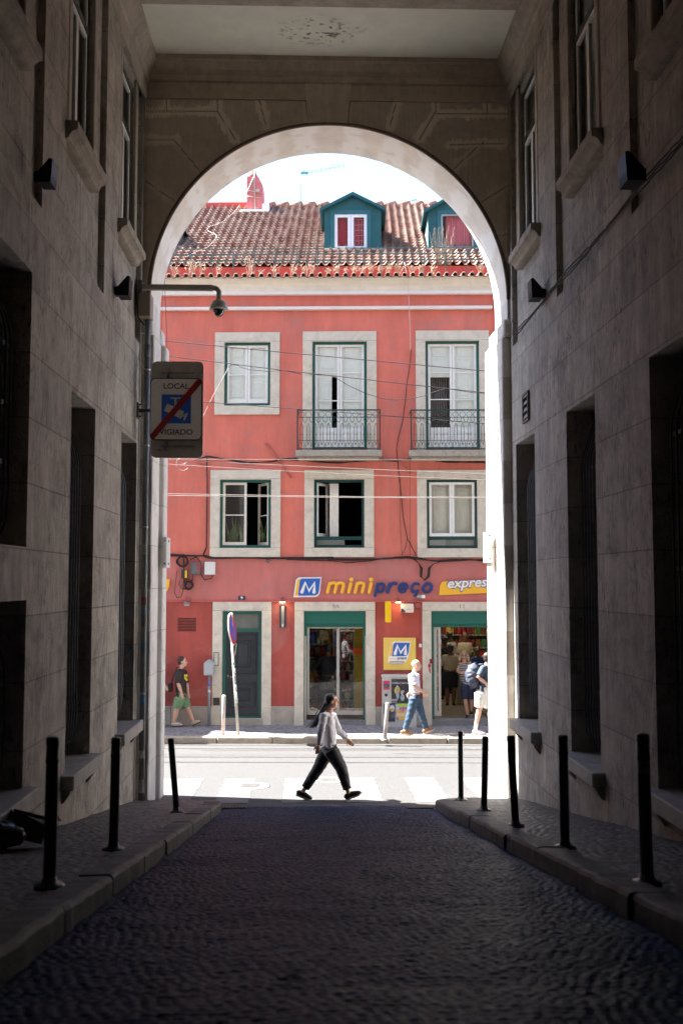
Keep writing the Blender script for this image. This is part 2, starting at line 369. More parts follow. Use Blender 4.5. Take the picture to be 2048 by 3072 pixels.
# fallen cracks/patches as darker repair strip, zebra markings (worn paint)
zeb=M('worn road paint',(.118,.115,.112),.6,var=.15,scale=14,dirt=.9,dirtcol=(.082,.08,.078),dscale=5)
xs=[('P',370,455),('P',509,581),('P',652,712),('P',790,868),('P',940,1012),('P',1076,1140)]
for i,(k,a,b) in enumerate(xs):
    pa=hit(k,a,1810,(0,0,.406),(0,.028,1)).x; pb=hit(k,b,1810,(0,0,.406),(0,.028,1)).x
    if i==0: pa-=.25
    mb=MB(); n=14; rs=random.Random(i); L_=[];Rr=[]
    for j in range(n+1):
        y=14.75+(16.85-14.75)*j/n; L_.append((pa+rs.uniform(-.02,.02),y,zs(y)+.003)); Rr.append((pb+rs.uniform(-.02,.02),y,zs(y)+.003))
    for j in range(n): mb.quad(L_[j],Rr[j],Rr[j+1],L_[j+1])
    o=mb.build('crossing_stripe',zeb,recalc=False); o['kind']='structure'
# tram rails: pairs of steel lips with a groove
steel=M('rail steel',(.33,.32,.31),.35,metal=.8,var=.15)
groove=M('rail groove',(.035,.032,.032),.8)
def rail(k,x,y,w=.05):
    p=hit(k,x,y,(0,0,.406),(0,.028,1)); q=FI@p; d=-q.y
    mb=MB()
    for a,b,h,mi in ((0,.035,.004,0),(.035,.075,.0025,1),(.075,.10,.004,0)):
        P=[]
        for u,dd in ((-40,d+a),(40,d+a),(40,d+b),(-40,d+b)):
            xx,yy=fy(u,dd); P.append((xx,yy,zs(yy)+h))
        mb.m=mi; mb.quad(*P)
    o=mb.build('tram_rail',[steel,groove],recalc=False); o['kind']='structure'
for y in (2234.5,2245,2270,2286): rail('F',1000,y)
# far pavement and kerb, in the facade frame
pf=M('far pavement setts',(.34,.33,.32),.7,var=.22,scale=22,bump=.6,bscale=26,dirt=.5,dirtcol=(.13,.13,.135),dscale=7,attr='tone',attrcol=(.09,.09,.10))
kd=-(FI@hit('F',1000,2231,(0,0,.406),(0,.028,1))).y       # kerb distance in front of the facade
ud=np.linspace(-9,9,800); dd=np.linspace(-.6,kd-.16,150); U,D=np.meshgrid(ud,-dd)
z,t,dm=cobble(U*.75+D*.65,D*.75-U*.65,.07,.07,5,.009,.05)
A=np.array(FM); yw=A[1,0]*U+A[1,1]*D+A[1,3]
sheet('far_pavement',U,D,.406-.028*yw+.125+z,pf,attrs={'tone':(t>.72)*.6*dm+(1-dm)*.8},Tm=FM)['kind']='structure'
mb=MB(FM); u=-30; r=random.Random(3)
while u<30:
    L_=r.uniform(.9,1.3); dz=r.uniform(-.012,.008)
    yy=(FM@Vector((u,-kd,0))).y; z0=zs(yy)
    mb.box(u+.006,u+L_-.006,-kd,-kd+.17,z0-.2,z0+.13+dz,bev=.02); u+=L_
kf=M('far kerb stone',(.42,.36,.29),.7,var=.2,scale=7,bump=.3,dirt=.5,dirtcol=(.2,.16,.12),dscale=4)
o=mb.build('far_kerb',kf); o['kind']='structure'
for s_ in (-1,1):
    mb=MB(FM); 
    a,b=(9*s_,30*s_); P=[]
    for u,d in ((a,-.6),(b,-.6),(b,kd-.16),(a,kd-.16)): 
        w_=FM@Vector((u,-d,0)); P.append((u,-d,zs(w_.y)+.12))
    mb.quad(*P); o=mb.build('far_pavement',pf,recalc=False,attrs={'tone':[.1]*4}); o['kind']='structure'
# manhole covers with broken rims + cracks
def manhole(k,x,y,rx,label):
    p=hit(k,x,y,(0,0,.406),(0,.028,1)); mb=MB(); T=Matrix.Translation(p)@Matrix.Rotation(-.028,4,'X')
    mb.lathe([(rx,.0),(rx,.010),(rx*.9,.012),(rx*.88,.006),(rx*.2,.006),(rx*.01,.006)],28,T)
    for i in range(-3,4): mb.box(-rx*.6,rx*.6,i*rx*.2-.01,i*rx*.2+.01,.005,.011,T)
    mb.m=1; mb.lathe([(rx*1.28,.001),(rx*1.2,.005),(rx*1.01,.005)],28,T)
    single(mb,'manhole_cover',[M('cast iron cover',(.17,.16,.155),.6,metal=.2,var=.2,scale=20),M('cover collar cement',(.40,.38,.35),.8,var=.3,scale=12)],label,'manhole cover',Matrix.Translation(p),'manhole covers in the street')
manhole('F',752,2358,.24,'round manhole cover with a pale cement collar left of the walking woman')
manhole('F',985,2340,.22,'dark round manhole cover in the street behind the legs of the walking woman')
crk=M('crack gap',(.10,.095,.09),.9)  # cracks are flat ragged strips in one even colour
for (fx,y,n,sd_) in ((700,2362,14,1),(840,2376,8,2),(930,2352,12,3),(1160,2372,12,4),(1100,2388,16,5),(1250,2345,9,6),(1330,2360,7,7)):
    p=hit('F',fx,y,(0,0,.406),(0,.028,1)); r=random.Random(sd_); mb=MB(); x,yy=p.x,p.y; a=r.uniform(-.3,.3)
    for i in range(n):
        x2=x+.06; y2=yy+r.uniform(-.05,.05)+a*.03; w_=r.uniform(.004,.016)
        mb.quad((x,yy-w_,zs(yy)+.0015),(x2,y2-w_,zs(y2)+.0015),(x2,y2+w_,zs(y2)+.0015),(x,yy+w_,zs(yy)+.0015)); x,yy=x2,y2
    o=mb.build('road_crack',crk,recalc=False); o['kind']='structure'
# ---------------------------------------------------------------- the arched building over the passage
AB=thing('arch_building','grey limestone building bridging the passage with a big round arch','building',(.24,YA,0))
def winside(X): return X
BAYS=[(12.55,14.25),(9.85,11.73),(7.1,9.0),(4.4,6.3)]
def side(s):
    F=(lambda y: XL) if s<0 else XR
    xs=lambda y,d: F(y)+s*d           # d metres into the wall
    W=MB()
    # lower wall with recessed openings: (y0,y1,z0,z1)
    op=[(12.97,14.11,1.27,5.16),(10.26,11.39,1.27,5.17)]
    op+= [(7.5,8.78,1.42,3.04),(7.5,8.74,3.5,5.94),(4.6,5.8,2.0,5.9)] if s<0 else [(7.4,8.62,1.42,5.18),(4.6,5.8,1.9,5.18)]
    ys=sorted({1.2,14.4,*[a for o in op for a in o[:2]]}); zz=sorted({-.1,6.62,*[a for o in op for a in o[2:]]})
    for i in range(len(ys)-1):
        for j in range(len(zz)-1):
            ym=(ys[i]+ys[i+1])/2; zm=(zz[j]+zz[j+1])/2
            if any(o[0]<ym<o[1] and o[2]<zm<o[3] for o in op): continue
            a,b=ys[i],ys[i+1]; W.quad((xs(a,0),a,zz[j]),(xs(b,0),b,zz[j]),(xs(b,0),b,zz[j+1]),(xs(a,0),a,zz[j+1]))
    for (a,b,c,d) in op:
        q=.42
        W.quad((xs(a,0),a,c),(xs(a,q),a,c),(xs(a,q),a,d),(xs(a,0),a,d)); W.quad((xs(b,0),b,c),(xs(b,q),b,c),(xs(b,q),b,d),(xs(b,0),b,d))
        W.quad((xs(a,0),a,d),(xs(b,0),b,d),(xs(b,q),b,d),(xs(a,q),a,d)); W.quad((xs(a,0),a,c),(xs(b,0),b,c),(xs(b,q),b,c),(xs(a,q),a,c))
    # ledge and upper wall: pilasters flush, bays recessed
    rec=.07; zb,zt=6.62,11.2
    edges=[1.2]+[v for b_ in sorted(BAYS) for v in b_]+[14.4]
    for i in range(0,len(edges)-1):
        a,b=edges[i],edges[i+1]; inb=(i%2==1); d=rec if inb else 0.0
        if inb:
            wy0,wy1=a+.28,b-.56 if i!=7 else 13.84
            wy1=min(wy1,wy0+1.06) if i!=7 else wy1
            wz0,wz1=7.84,10.22
            for (p,q,r_,t_) in ((a,wy0,zb,zt),(wy1,b,zb,zt),(wy0,wy1,zb,wz0),(wy0,wy1,wz1,zt)):
                W.quad((xs(p,d),p,r_),(xs(q,d),q,r_),(xs(q,d),q,t_),(xs(p,d),p,t_))
            for yy in (wy0,wy1): W.quad((xs(yy,d),yy,wz0),(xs(yy,d+.3),yy,wz0),(xs(yy,d+.3),yy,wz1),(xs(yy,d),yy,wz1))
            for z_ in (wz0,wz1): W.quad((xs(wy0,d),wy0,z_),(xs(wy1,d),wy1,z_),(xs(wy1,d+.3),wy1,z_),(xs(wy0,d+.3),wy0,z_))
            for yy in (a,b): W.quad((xs(yy,0),yy,zb),(xs(yy,rec),yy,zb),(xs(yy,rec),yy,zt),(xs(yy,0),yy,zt))
            W.quad((xs(a,0),a,zb),(xs(b,0),b,zb),(xs(b,rec),b,zb),(xs(a,rec),a,zb))
            # window surround: two-step frame standing slightly proud
            tr=MB()
            for (y0,y1,z0,z1) in ((wy0-.13,wy0-.004,wz0-.1,wz1+.13),(wy1+.004,wy1+.13,wz0-.1,wz1+.13),(wy0-.13,wy1+.13,wz1+.135,wz1+.26)):
                ym=(y0+y1)/2; x0=xs(ym,rec-.045); x1=xs(ym,rec+.02); tr.box(min(x0,x1),max(x0,x1),y0,y1,z0,z1,bev=.012)
            win=MB(); ym=(wy0+wy1)/2; X0=xs(ym,rec+.025); X1=xs(ym,rec+.085); xa,xb=min(X0,X1),max(X0,X1)
            win.box(xa,xb,wy0,wy0+.06,wz0,wz1); win.box(xa,xb,wy1-.06,wy1,wz0,wz1); win.box(xa,xb,wy0+.061,wy1-.061,wz1-.07,wz1); win.box(xa,xb,wy0+.061,wy1-.061,wz0,wz0+.06)
            zt_=wz0+1.62; win.box(xa,xb,wy0+.061,wy1-.061,zt_,zt_+.07)
            wo=win.build('window',dark_frame,AB)
            tr.build('surround',stone_u,wo)
            sa=MB(); xs0=xs(ym,rec+.035); xs1=xs(ym,rec+.07); xa,xb=min(xs0,xs1),max(xs0,xs1); mid=(wy0+wy1)/2
            for (p,q) in ((wy0+.062,mid-.002),(mid+.002,wy1-.062)):
                for (a_,b_,c_,d_) in ((p,p+.045,wz0+.062,zt_-.002),(q-.045,q,wz0+.062,zt_-.002),(p+.046,q-.046,wz0+.062,wz0+.12),(p+.046,q-.046,zt_-.06,zt_-.002)): sa.box(xa,xb,a_,b_,c_,d_)
            sa.box(xa,xb,wy0+.062,wy0+.1,zt_+.072,wz1-.072); sa.box(xa,xb,wy1-.1,wy1-.062,zt_+.072,wz1-.072); sa.box(xa,xb,wy0+.101,wy1-.101,wz1-.115,wz1-.072)
            sa.build('sash',white_frame,wo)
            g=MB(); xg=xs(ym,rec+.055); g.quad((xg,wy0+.06,wz0+.06),(xg,wy1-.06,wz0+.06),(xg,wy1-.06,wz1-.06),(xg,wy0+.06,wz1-.06)); g.build('pane',glass_u,wo,recalc=False)
            g=MB(); xg=xs(ym,rec+.14); g.quad((xg,wy0,wz0),(xg,wy1,wz0),(xg,wy1,wz1),(xg,wy0,wz1)); g.build('sky_tint_blind',sky_tint_blind,wo,recalc=False)
            # moulded sill on the ledge
            sl=MB(); y0,y1=wy0-.34,wy1+.04
            prof=[(-.125,7.83),(-.125,7.745),(-.118,7.738),(-.095,7.732),(-.062,7.712),(-.045,7.685),(-.035,7.655),(.0,7.645),(rec+.01,7.645),(rec+.02,7.835)]
            sl.rings([[(xs(yy,p_[0]),yy,p_[1]) for p_ in prof] for yy in (y0,y1)],True,False)
            sl.build('sill',stone_s,wo)
        else: W.quad((xs(a,0),a,zb),(xs(b,0),b,zb),(xs(b,0),b,zt),(xs(a,0),a,zt))
    W.build('side_wall',stone,AB,recalc=False)
    # cornice along the top
    prof=[(.01,10.32),(-.02,10.32),(-.02,10.58),(-.05,10.60),(-.06,10.68),(-.11,10.74),(-.15,10.84),(-.18,10.86),(-.18,10.96),(.02,10.97)]
    m=MB(); m.rings([[(xs(yy,p_[0]),yy,p_[1]) for p_ in prof] for yy in (1.2,14.38)],True,False); m.build('cornice',stone_u,AB)
    # lower openings: bench sill on corbels, grille, dark glazing behind
    for n,(a,b,c,d) in enumerate(op):
        ym=(a+b)/2
        gm=MB(); nb=9; top=d-.1; bot=c+.12
        for i in range(nb):
            yy=a+.09+(b-a-.18)*i/(nb-1); dz=.05*math.sin(i*1.9)
            pts=[(xs(ym,.30),yy,top),(xs(ym,.27),yy,top-.10),(xs(ym,.16),yy,top-.42+dz*.3),(xs(ym,.14),yy,top-.52),(xs(ym,.14),yy,bot+.52),(xs(ym,.13),yy,bot+.42),(xs(ym,.15),yy,bot+.1),(xs(ym,.20),yy,bot)]
            gm.tube(pts,.011,5)
        for z_ in (top-.6,bot+.6,(top+bot)/2):
            x0=xs(ym,.152); x1=xs(ym,.166); gm.box(min(x0,x1),max(x0,x1),a+.03,b-.03,z_-.02,z_+.02)
        gr=gm.build('window_grille',iron,AB)
        fr=MB(); x0,x1=sorted((xs(ym,.34),xs(ym,.40))); mid=ym
        for (p,q,r_,t_) in ((a,a+.07,c,d),(b-.07,b,c,d),(a+.071,b-.071,d-.08,d),(a+.071,b-.071,c,c+.08),(mid-.03,mid+.03,c+.081,d-.081)): fr.box(x0,x1,p,q,r_,t_)
        wo=fr.build('window_frame',dark_frame,AB)
        g=MB(); xg=xs(ym,.37); g.quad((xg,a,c),(xg,b,c),(xg,b,d),(xg,a,d)); g.build('pane',M('black window glass',(.006,.007,.009),.08,spec=.6,var=0),wo,recalc=False)
        if n<2 or (s>0) or n==2:
            bm_=MB(); x0,x1=sorted((xs(ym,-.13),xs(ym,.30))); y0,y1=a-.15,min(b+.08,14.3)
            bm_.box(x0,x1,y0,y1,c-.145,c+.006,bev=.012)
            for yy in (y0+.12,y1-.18):
                pr=[(xs(ym,-.09),c-.147),(xs(ym,.02),c-.147),(xs(ym,.02),c-.28),(xs(ym,-.02),c-.27),(xs(ym,-.075),c-.19)]
                bm_.prism([(p_[0],p_[1]) for p_ in pr],1,yy-.07,yy+.07)
            bm_.build('stone_bench_sill',bench_m,AB)
    if s<0:
        m=MB(); m.box(XL-.05,XL-.0,7.45,8.79,3.36,3.49,bev=.01)
side(-1); side(1)
# arch wall face: polar grid from the arch line out to the rectangle
AC=.255; AR=2.625; ZS=7.365; JL,JR=-2.30,2.79
def archpt(t,r=AR):  # t 0..1 from left springing to right
    a=math.pi*(1-t); return AC+r*math.cos(a),ZS+r*math.sin(a)
NT,NS=620,150
tt=np.linspace(0,1,NT); inn=np.array([archpt(t) for t in tt])
XL0,XR0,ZT=XL-.02,2.94,10.97
out=[]
for t in tt:
    a=math.pi*(1-t); dx,dz=math.cos(a),math.sin(a); c=[]
    if dx<0: c.append((XL0-AC)/dx)
    if dx>0: c.append((XR0-AC)/dx)
    if dz>1e-6: c.append((ZT-ZS)/dz)
    k=min(c); out.append((AC+dx*k,ZS+dz*k))
out=np.array(out); ss=np.linspace(0,1,NS)[:,None]
PX=inn[:,0][None]*(1-ss)+out[:,0][None]*ss; PZ=inn[:,1][None]*(1-ss)+out[:,1][None]*ss
def jt(x,y): p=onY('T',x,y,YA); return p.x,p.z
J=[[(670,130),(685,290),.3],[(855,130),(838,290),.3],[(130,140),(130,235),1],[(50,240),(330,240),1],[(330,140),(330,240),1],[(330,240),(400,350),1],[(480,140),(520,300),.9],
 [(1045,140),(1005,300),.9],[(1185,140),(1185,240),1],[(1185,240),(1120,350),1],[(1185,250),(1470,250),1],[(1385,140),(1385,250),1],[(50,352),(160,352),.8],[(160,352),(265,480),.15],[(50,515),(160,590),.35],
 [(1370,360),(1250,470),.5],[(1240,372),(1450,366),.9],[(1480,520),(1360,600),.3],[(1480,720),(1400,735),.25],[(60,130),(1470,130),.55]]
st_=np.zeros_like(PX); dk=np.zeros_like(PX); nz=fbm(PX*6,PZ*6,3,5)
for (p,q,wt) in J:
    (ax,az),(bx,bz)=jt(*p),jt(*q); dx,dz=bx-ax,bz-az; L2=dx*dx+dz*dz
    k=np.clip(((PX-ax)*dx+(PZ-az)*dz)/L2,0,1); dist=np.hypot(PX-ax-k*dx,PZ-az-k*dz)
    drip=np.where(az>0,np.clip((az*(1-k)+bz*k-PZ),0,1),0)*.35
    wd=.034+.080*nz+.030*(vnoise(PX*45,PZ*2.5,5)>.5)*nz*1.6
    st_=np.maximum(st_,wt*np.clip((wd-dist)/.02,0,1)*(.55+.45*nz))
    dk=np.maximum(dk,np.clip((.008-dist)/.004,0,1))
st_=st_*(1-dk)
o=sheet('arch_wall',PX,np.full_like(PX,YA),PZ,stone_a,AB,{'stain':st_,'joint':np.clip(dk*.9,0,1)})
# recess the joints a touch
# jambs below the springing, impost blocks, arris mould, soffit
for xo,xi in ((XL0,JL-.07),(2.94,JR+.09)):
    m=MB(); m.quad((xo,YA,6.6),(xi,YA,6.6),(xi,YA,ZS),(xo,YA,ZS)); m.build('arch_wall_shoulder',stone_a,AB,recalc=False,attrs={'stain':[.0]*4})
for xo,xi in ((XL-.6,JL),(3.5,JR)):
    m=MB(); a,b=sorted((xo,xi)); m.box(a,b,YA-.002,YB-.12,-.3,6.80,bev=.015)
    s=1 if xi<0 else -1
    a,b=sorted((xo,xi+s*.07)); m.box(a,b,YB-.118,YB+.25,-.3,6.80,bev=.015)
    m.build('jamb',stone_j,AB)
for xo,xi in ((XL-.6,JL-.02),(3.5,JR+.02)):
    m=MB(); a,b=sorted((xo,xi)); m.box(a,b,YA-.05,YB-.1,6.803,7.06,bev=.02)
    s=1 if xi<0 else -1
    a,b=sorted((xo,xi+s*.02)); m.box(a,b,YB-.09,YB+.27,6.803,7.06,bev=.02)
    a,b=sorted((xo,AC-AR-.0 if s>0 else AC+AR)); m.box(a,b,YA+.002,YB+.2,7.062,ZS,bev=0)
    m.build('impost',stone_j,AB)
NTs=160; tS=np.linspace(0,1,NTs); dS=np.linspace(YA,YB+.2,24); TT,DD=np.meshgrid(tS,dS)
ang=math.pi*(1-TT); SX=AC+AR*np.cos(ang); SZ=ZS+AR*np.sin(ang); arc=TT*math.pi*AR
stn=np.zeros_like(SX)
for k,tc in enumerate([.12,.22,.31,.38,.455,.545,.62,.69,.78,.88]):
    wid=.10+.22*fbm(DD*4+k,TT*3+k,k+1); off=(TT-tc)*math.pi*AR
    stn=np.maximum(stn,np.clip((wid-np.abs(off-.1*(fbm(DD*5,TT+k,k)-.5)))/.05,0,1)*.8*(vnoise(DD*9,arc*9,k)>.25))
sheet('soffit',SX,DD,SZ,soffit_m,AB,{'stain':stn})
m=MB(); arr=[]
for i in range(97):
    t=i/96; a=math.pi*(1-t); c_,s_=math.cos(a),math.sin(a)
    arr.append([(AC+r_*c_,y_,ZS+r_*s_) for r_,y_ in ((AR-.012,YA-.001),(AR-.012,YA-.03),(AR+.012,YA-.042),(AR+.035,YA-.03),(AR+.05,YA-.001))])
for seg in (arr,): m.rings(seg,True,True)
m.build('archivolt',M('archivolt stone',(.15,.105,.08),.75,var=.2,scale=12),AB)
m=MB(); kp=[jt(672,131),(855,131)]; k1=jt(855,131); k2=jt(838,292); k3=jt(685,292); k0=jt(672,131)
m.prism([k0,k1,k2,k3],1,YA-.035,YA+.05); m.build('keystone',M('keystone limestone',(.61,.52,.42),.8,var=.14,scale=6,bump=.3,bscale=60,streak=.2,stretch=(34,34,1.2)),AB)
m=MB(); prof=[(YA+.01,10.36),(YA-.02,10.36),(YA-.02,10.60),(YA-.055,10.62),(YA-.065,10.70),(YA-.12,10.76),(YA-.16,10.86),(YA-.19,10.88),(YA-.19,10.958),(YA+.01,10.965)]
m.rings([[(x,p[0],p[1]) for p in prof] for x in (XL+.002,2.918)],True,False); m.build('cornice',M('cornice stone',(.52,.43,.34),.8,var=.2,scale=5,bump=.25,streak=.15),AB)
X,Y=grid(XL-.1,3.1,12.85,YA,.012); cs=np.clip((fbm(X*16,Y*22,21,4)-.56)*9,0,1)*np.clip(1-np.hypot((X-.1)/.75,(Y-13.55)/.45),0,1)*1.4
sheet('ceiling',X,Y,np.full_like(X,10.95),plaster,AB,{'stain':np.clip(cs,0,1)})
m=MB(); m.quad((XL-.1,1.2,10.95),(3.1,1.2,10.95),(3.1,12.85,10.95),(XL-.1,12.85,10.95)); m.build('ceiling',plaster,AB,recalc=False,attrs={'stain':[0]*4})
for ya,yb in ((11.75,12.9),(9.05,9.83),(6.3,7.05),(3.6,4.3)):
    m=MB(); m.box(XL-.02,XR(ya)+.02,ya,yb,10.915,10.949,bev=.008); m.build('ceiling_beam',stone_u,AB)
# the building's mass, outer faces, storeys above, and light blockers behind
m=MB(); ext=M('building exterior render',(.30,.27,.24),.85,var=.1,scale=2,bump=.2)
m.box(-16,XL-.62,1.2,YB+.2,-2,17); m.box(3.62,18,1.2,YB+.2,-2,17); m.box(XL-.61,3.61,1.3,YB-.01,11.25,17)
m.box(XL-.6,3.6,-14,1.29,9.5,17); m.box(XL-.6,3.6,-15,-14.01,-1,17)  # unseen cover and end wall added to keep daylight out of the lane
m.build('storeys_and_light_blocks',ext,AB)
m=MB()      # outer spandrel facing the street
oo=[(AC+2.6*math.cos(math.pi*(1-i/40))*1.01,ZS+AR*math.sin(math.pi*(1-i/40))) for i in range(41)]
for i in range(40):
    a,b=oo[i],oo[i+1]; m.quad((a[0],YB+.2,a[1]),(b[0],YB+.2,b[1]),(b[0],YB+.2,11.3),(a[0],YB+.2,11.3))
m.quad((XL-.62,YB+.2,7.0),(AC-AR,YB+.2,7.0),(AC-AR,YB+.2,11.3),(XL-.62,YB+.2,11.3)); m.quad((3.62,YB+.2,7.0),(AC+AR,YB+.2,7.0),(AC+AR,YB+.2,11.3),(3.62,YB+.2,11.3))
m.build('outer_spandrel',ext,AB,recalc=False)
# flanking street buildings behind the viewpoint keep the lane shaded
for s_,xa,xb in ((-1,-16,XL-.02),(1,3.06,18)):
    m=MB(); m.box(xa,xb,-14,1.15,-1,15); single(m,'rear_building',ext,'plain building walling the lane behind the viewpoint on the %s side'%('left' if s_<0 else 'right'),'building',Matrix.Translation(((xa+xb)/2,-6,2)))
# ---------------------------------------------------------------- the red building
RB=thing('red_building','old red house with a tiled roof and ground floor shop, seen across the street','building',FM)
def rect(k,x0,y0,x1,y1,d=0):
    a=fl(k,x0,y0,d); b=fl(k,x1,y1,d); return min(a[0],b[0]),max(a[0],b[0]),min(a[1],b[1]),max(a[1],b[1])
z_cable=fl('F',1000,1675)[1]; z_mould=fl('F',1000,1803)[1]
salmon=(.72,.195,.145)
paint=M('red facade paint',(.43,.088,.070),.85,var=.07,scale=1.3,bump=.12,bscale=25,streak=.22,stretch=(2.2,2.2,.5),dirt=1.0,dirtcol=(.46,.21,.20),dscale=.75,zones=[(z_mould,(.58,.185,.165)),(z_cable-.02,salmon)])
lime=M('window limestone',(.68,.62,.52),.75,var=.10,scale=5,bump=.2,bscale=50,dirt=.55,dirtcol=(.33,.26,.19),dscale=3.2)
plinthm=M('plinth limestone',(.42,.37,.32),.75,var=.15,scale=4,bump=.2,bscale=50,dirt=.7,dirtcol=(.24,.19,.15),dscale=2.5)
green=M('green woodwork paint',(.012,.10,.085),.4,var=.12,scale=8)
green2=M('green shutter paint',(.012,.125,.095),.45,var=.06,scale=8)
whitep=M('white window paint',(.86,.86,.83),.45,var=.05,scale=8)
shutp=M('white inner shutter paint',(.86,.87,.83),.55,var=.06,scale=4)
cream=M('cream cornice render',(.86,.77,.64),.8,var=.08,scale=3,streak=.12,stretch=(.5,9,9),dirt=.3,dscale=2)
whites=M('white string course paint',(.85,.80,.74),.7,var=.05)
redpar=M('parapet red paint',(.52,.085,.065),.8,var=.12,scale=2,dirt=.5,dirtcol=(.25,.06,.06),dscale=2)
pane_g=GLASS('house window glass',(.97,1,.99),.02,.01,1.45)
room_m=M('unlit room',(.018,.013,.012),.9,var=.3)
W1=rect('C',733,655,1138,1210); W1s=rect('C',655,575,1215,1290)
W2=rect('D',185,155,592,952); W2s=rect('D',118,86,660,955)
W3=rect('D',1013,150,1422,952); W3s=rect('D',945,80,1492,955)
V1=rect('E',613,245,1047,822); V1s=rect('E',538,170,1123,900)
V2=rect('G',197,213,573,718); V2s=rect('G',130,147,641,787)
V3=rect('G',1022,213,1405,722); V3s=rect('G',955,147,1472,790)
D1=rect('H',735,290,1160,1480); D1s=rect('H',637,197,1257,1490)
S1=rect('K',280,400,1337,2262); S1s=rect('K',133,253,1487,2280)
a=fl('I',752,290); S2=(a[0],a[0]+(S1[1]-S1[0]),-.12,S1[3])
D1=D1[:2]+(-.02,D1[3]); b=fl('I',660,197); S2s=(b[0],S2[1]+(S2[0]-b[0]),-.14,S1s[3])
for q in ():pass
D1=(D1[0],D1[1],-.02,D1[3]); S1=(S1[0],S1[1],-.12,S1[3])
UL,UR=-9.0,4.42
zt_w=fl('A',300,1330)[1]; zp=fl('H',300,1312)[1]
WT=10.06
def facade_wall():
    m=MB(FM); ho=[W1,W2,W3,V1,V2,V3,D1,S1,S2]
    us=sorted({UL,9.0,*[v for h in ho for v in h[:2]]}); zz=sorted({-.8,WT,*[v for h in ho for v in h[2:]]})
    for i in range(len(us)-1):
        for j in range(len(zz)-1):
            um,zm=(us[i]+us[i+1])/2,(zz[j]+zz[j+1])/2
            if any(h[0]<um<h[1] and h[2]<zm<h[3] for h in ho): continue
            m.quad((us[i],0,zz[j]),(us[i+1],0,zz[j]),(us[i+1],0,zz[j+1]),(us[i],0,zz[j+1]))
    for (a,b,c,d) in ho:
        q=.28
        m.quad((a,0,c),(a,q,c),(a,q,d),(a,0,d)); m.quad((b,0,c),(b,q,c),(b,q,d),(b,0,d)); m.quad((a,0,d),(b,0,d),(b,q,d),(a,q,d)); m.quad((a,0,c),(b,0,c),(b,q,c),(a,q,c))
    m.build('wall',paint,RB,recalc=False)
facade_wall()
def surround(S,O,par,base=True,mat=lime,d=.035):
    bz_=-.5 if S[2]<.5 else S[2]; m=MB(FM); g=.003
    top=S[3]-O[3]
    m.box(S[0],S[1],-d,.0-.001,O[3]+g,S[3],bev=.008)
    m.box(S[0],O[0]-.0,-d,-.001,O[2] if base else bz_,O[3],bev=.006); m.box(O[1],S[1],-d,-.001,O[2] if base else bz_,O[3],bev=.006)
    if not base and bz_<0:
        m.box(S[0]-.004,O[0]+.001,-d-.015,-d,-.5,zp,bev=.004); m.box(O[1]-.001,S[1]+.004,-d-.015,-d,-.5,zp,bev=.004)
    if base: m.box(S[0],S[1],-d-.01,-.001,S[2],O[2]-g,bev=.008)
    m.box(O[0]+.0,O[0]+.012,-d,.10,O[2],O[3]); m.box(O[1]-.012,O[1],-d,.10,O[2],O[3]); m.box(O[0]+.013,O[1]-.013,-d,.10,O[3]-.012,O[3])
    m.build('surround',mat,par)
def frame(m,O,w,y0,y1,inset=.012):
    a,b,c,d=O[0]+inset,O[1]-inset,O[2]+.004,O[3]-inset-.001
    m.box(a,a+w,y0,y1,c,d); m.box(b-w,b,y0,y1,c,d); m.box(a+w,b-w,y0,y1,d-w,d); m.box(a+w,b-w,y0,y1,c,c+w); return (a+w,b-w,c+w,d-w)
def leaf(m,a,b,c,d,y,w=.055,bars=(),T=None,bot=None):
    m.box(a,a+w,y,y+.04,c,d,T); m.box(b-w,b,y,y+.04,c,d,T); m.box(a+w,b-w,y,y+.04,d-w,d,T); m.box(a+w,b-w,y,y+.04,c,c+(bot or w*1.3),T)
    for z in bars: m.box(a+w,b-w,y+.008,y+.032,z-.012,z+.012,T)
def shut(m,a,b,zs_,y):       # panelled inner shutter: raised fields
    m.box(a,b,y,y+.02,zs_[0],zs_[-1])
    for i in range(len(zs_)-1):
        c,d=zs_[i],zs_[i+1]; w=(b-a)
        if d-c>.12: 
            m.box(a+w*.16,b-w*.16,y-.012,y,c+.06,d-.06,bev=.01); m.box(a+w*.30,b-w*.30,y-.022,y-.012,c+.13,d-.13,bev=.008) if d-c>.4 else None
            m.box(a+.01,b-.01,y-.006,y-.0005,c-.006,c+.006)
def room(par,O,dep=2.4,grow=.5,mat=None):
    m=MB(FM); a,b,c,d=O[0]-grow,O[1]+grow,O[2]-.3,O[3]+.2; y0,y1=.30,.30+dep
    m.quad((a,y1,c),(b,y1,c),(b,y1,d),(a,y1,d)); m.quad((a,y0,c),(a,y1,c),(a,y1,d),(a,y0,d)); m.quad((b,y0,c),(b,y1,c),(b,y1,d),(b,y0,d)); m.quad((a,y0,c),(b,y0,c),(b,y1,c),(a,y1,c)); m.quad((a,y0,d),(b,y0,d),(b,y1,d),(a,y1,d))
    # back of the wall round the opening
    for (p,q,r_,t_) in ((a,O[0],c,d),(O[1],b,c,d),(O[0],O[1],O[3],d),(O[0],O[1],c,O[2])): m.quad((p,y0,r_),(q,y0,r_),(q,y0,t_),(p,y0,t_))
    return m.build('room',mat or room_m,par,recalc=False)
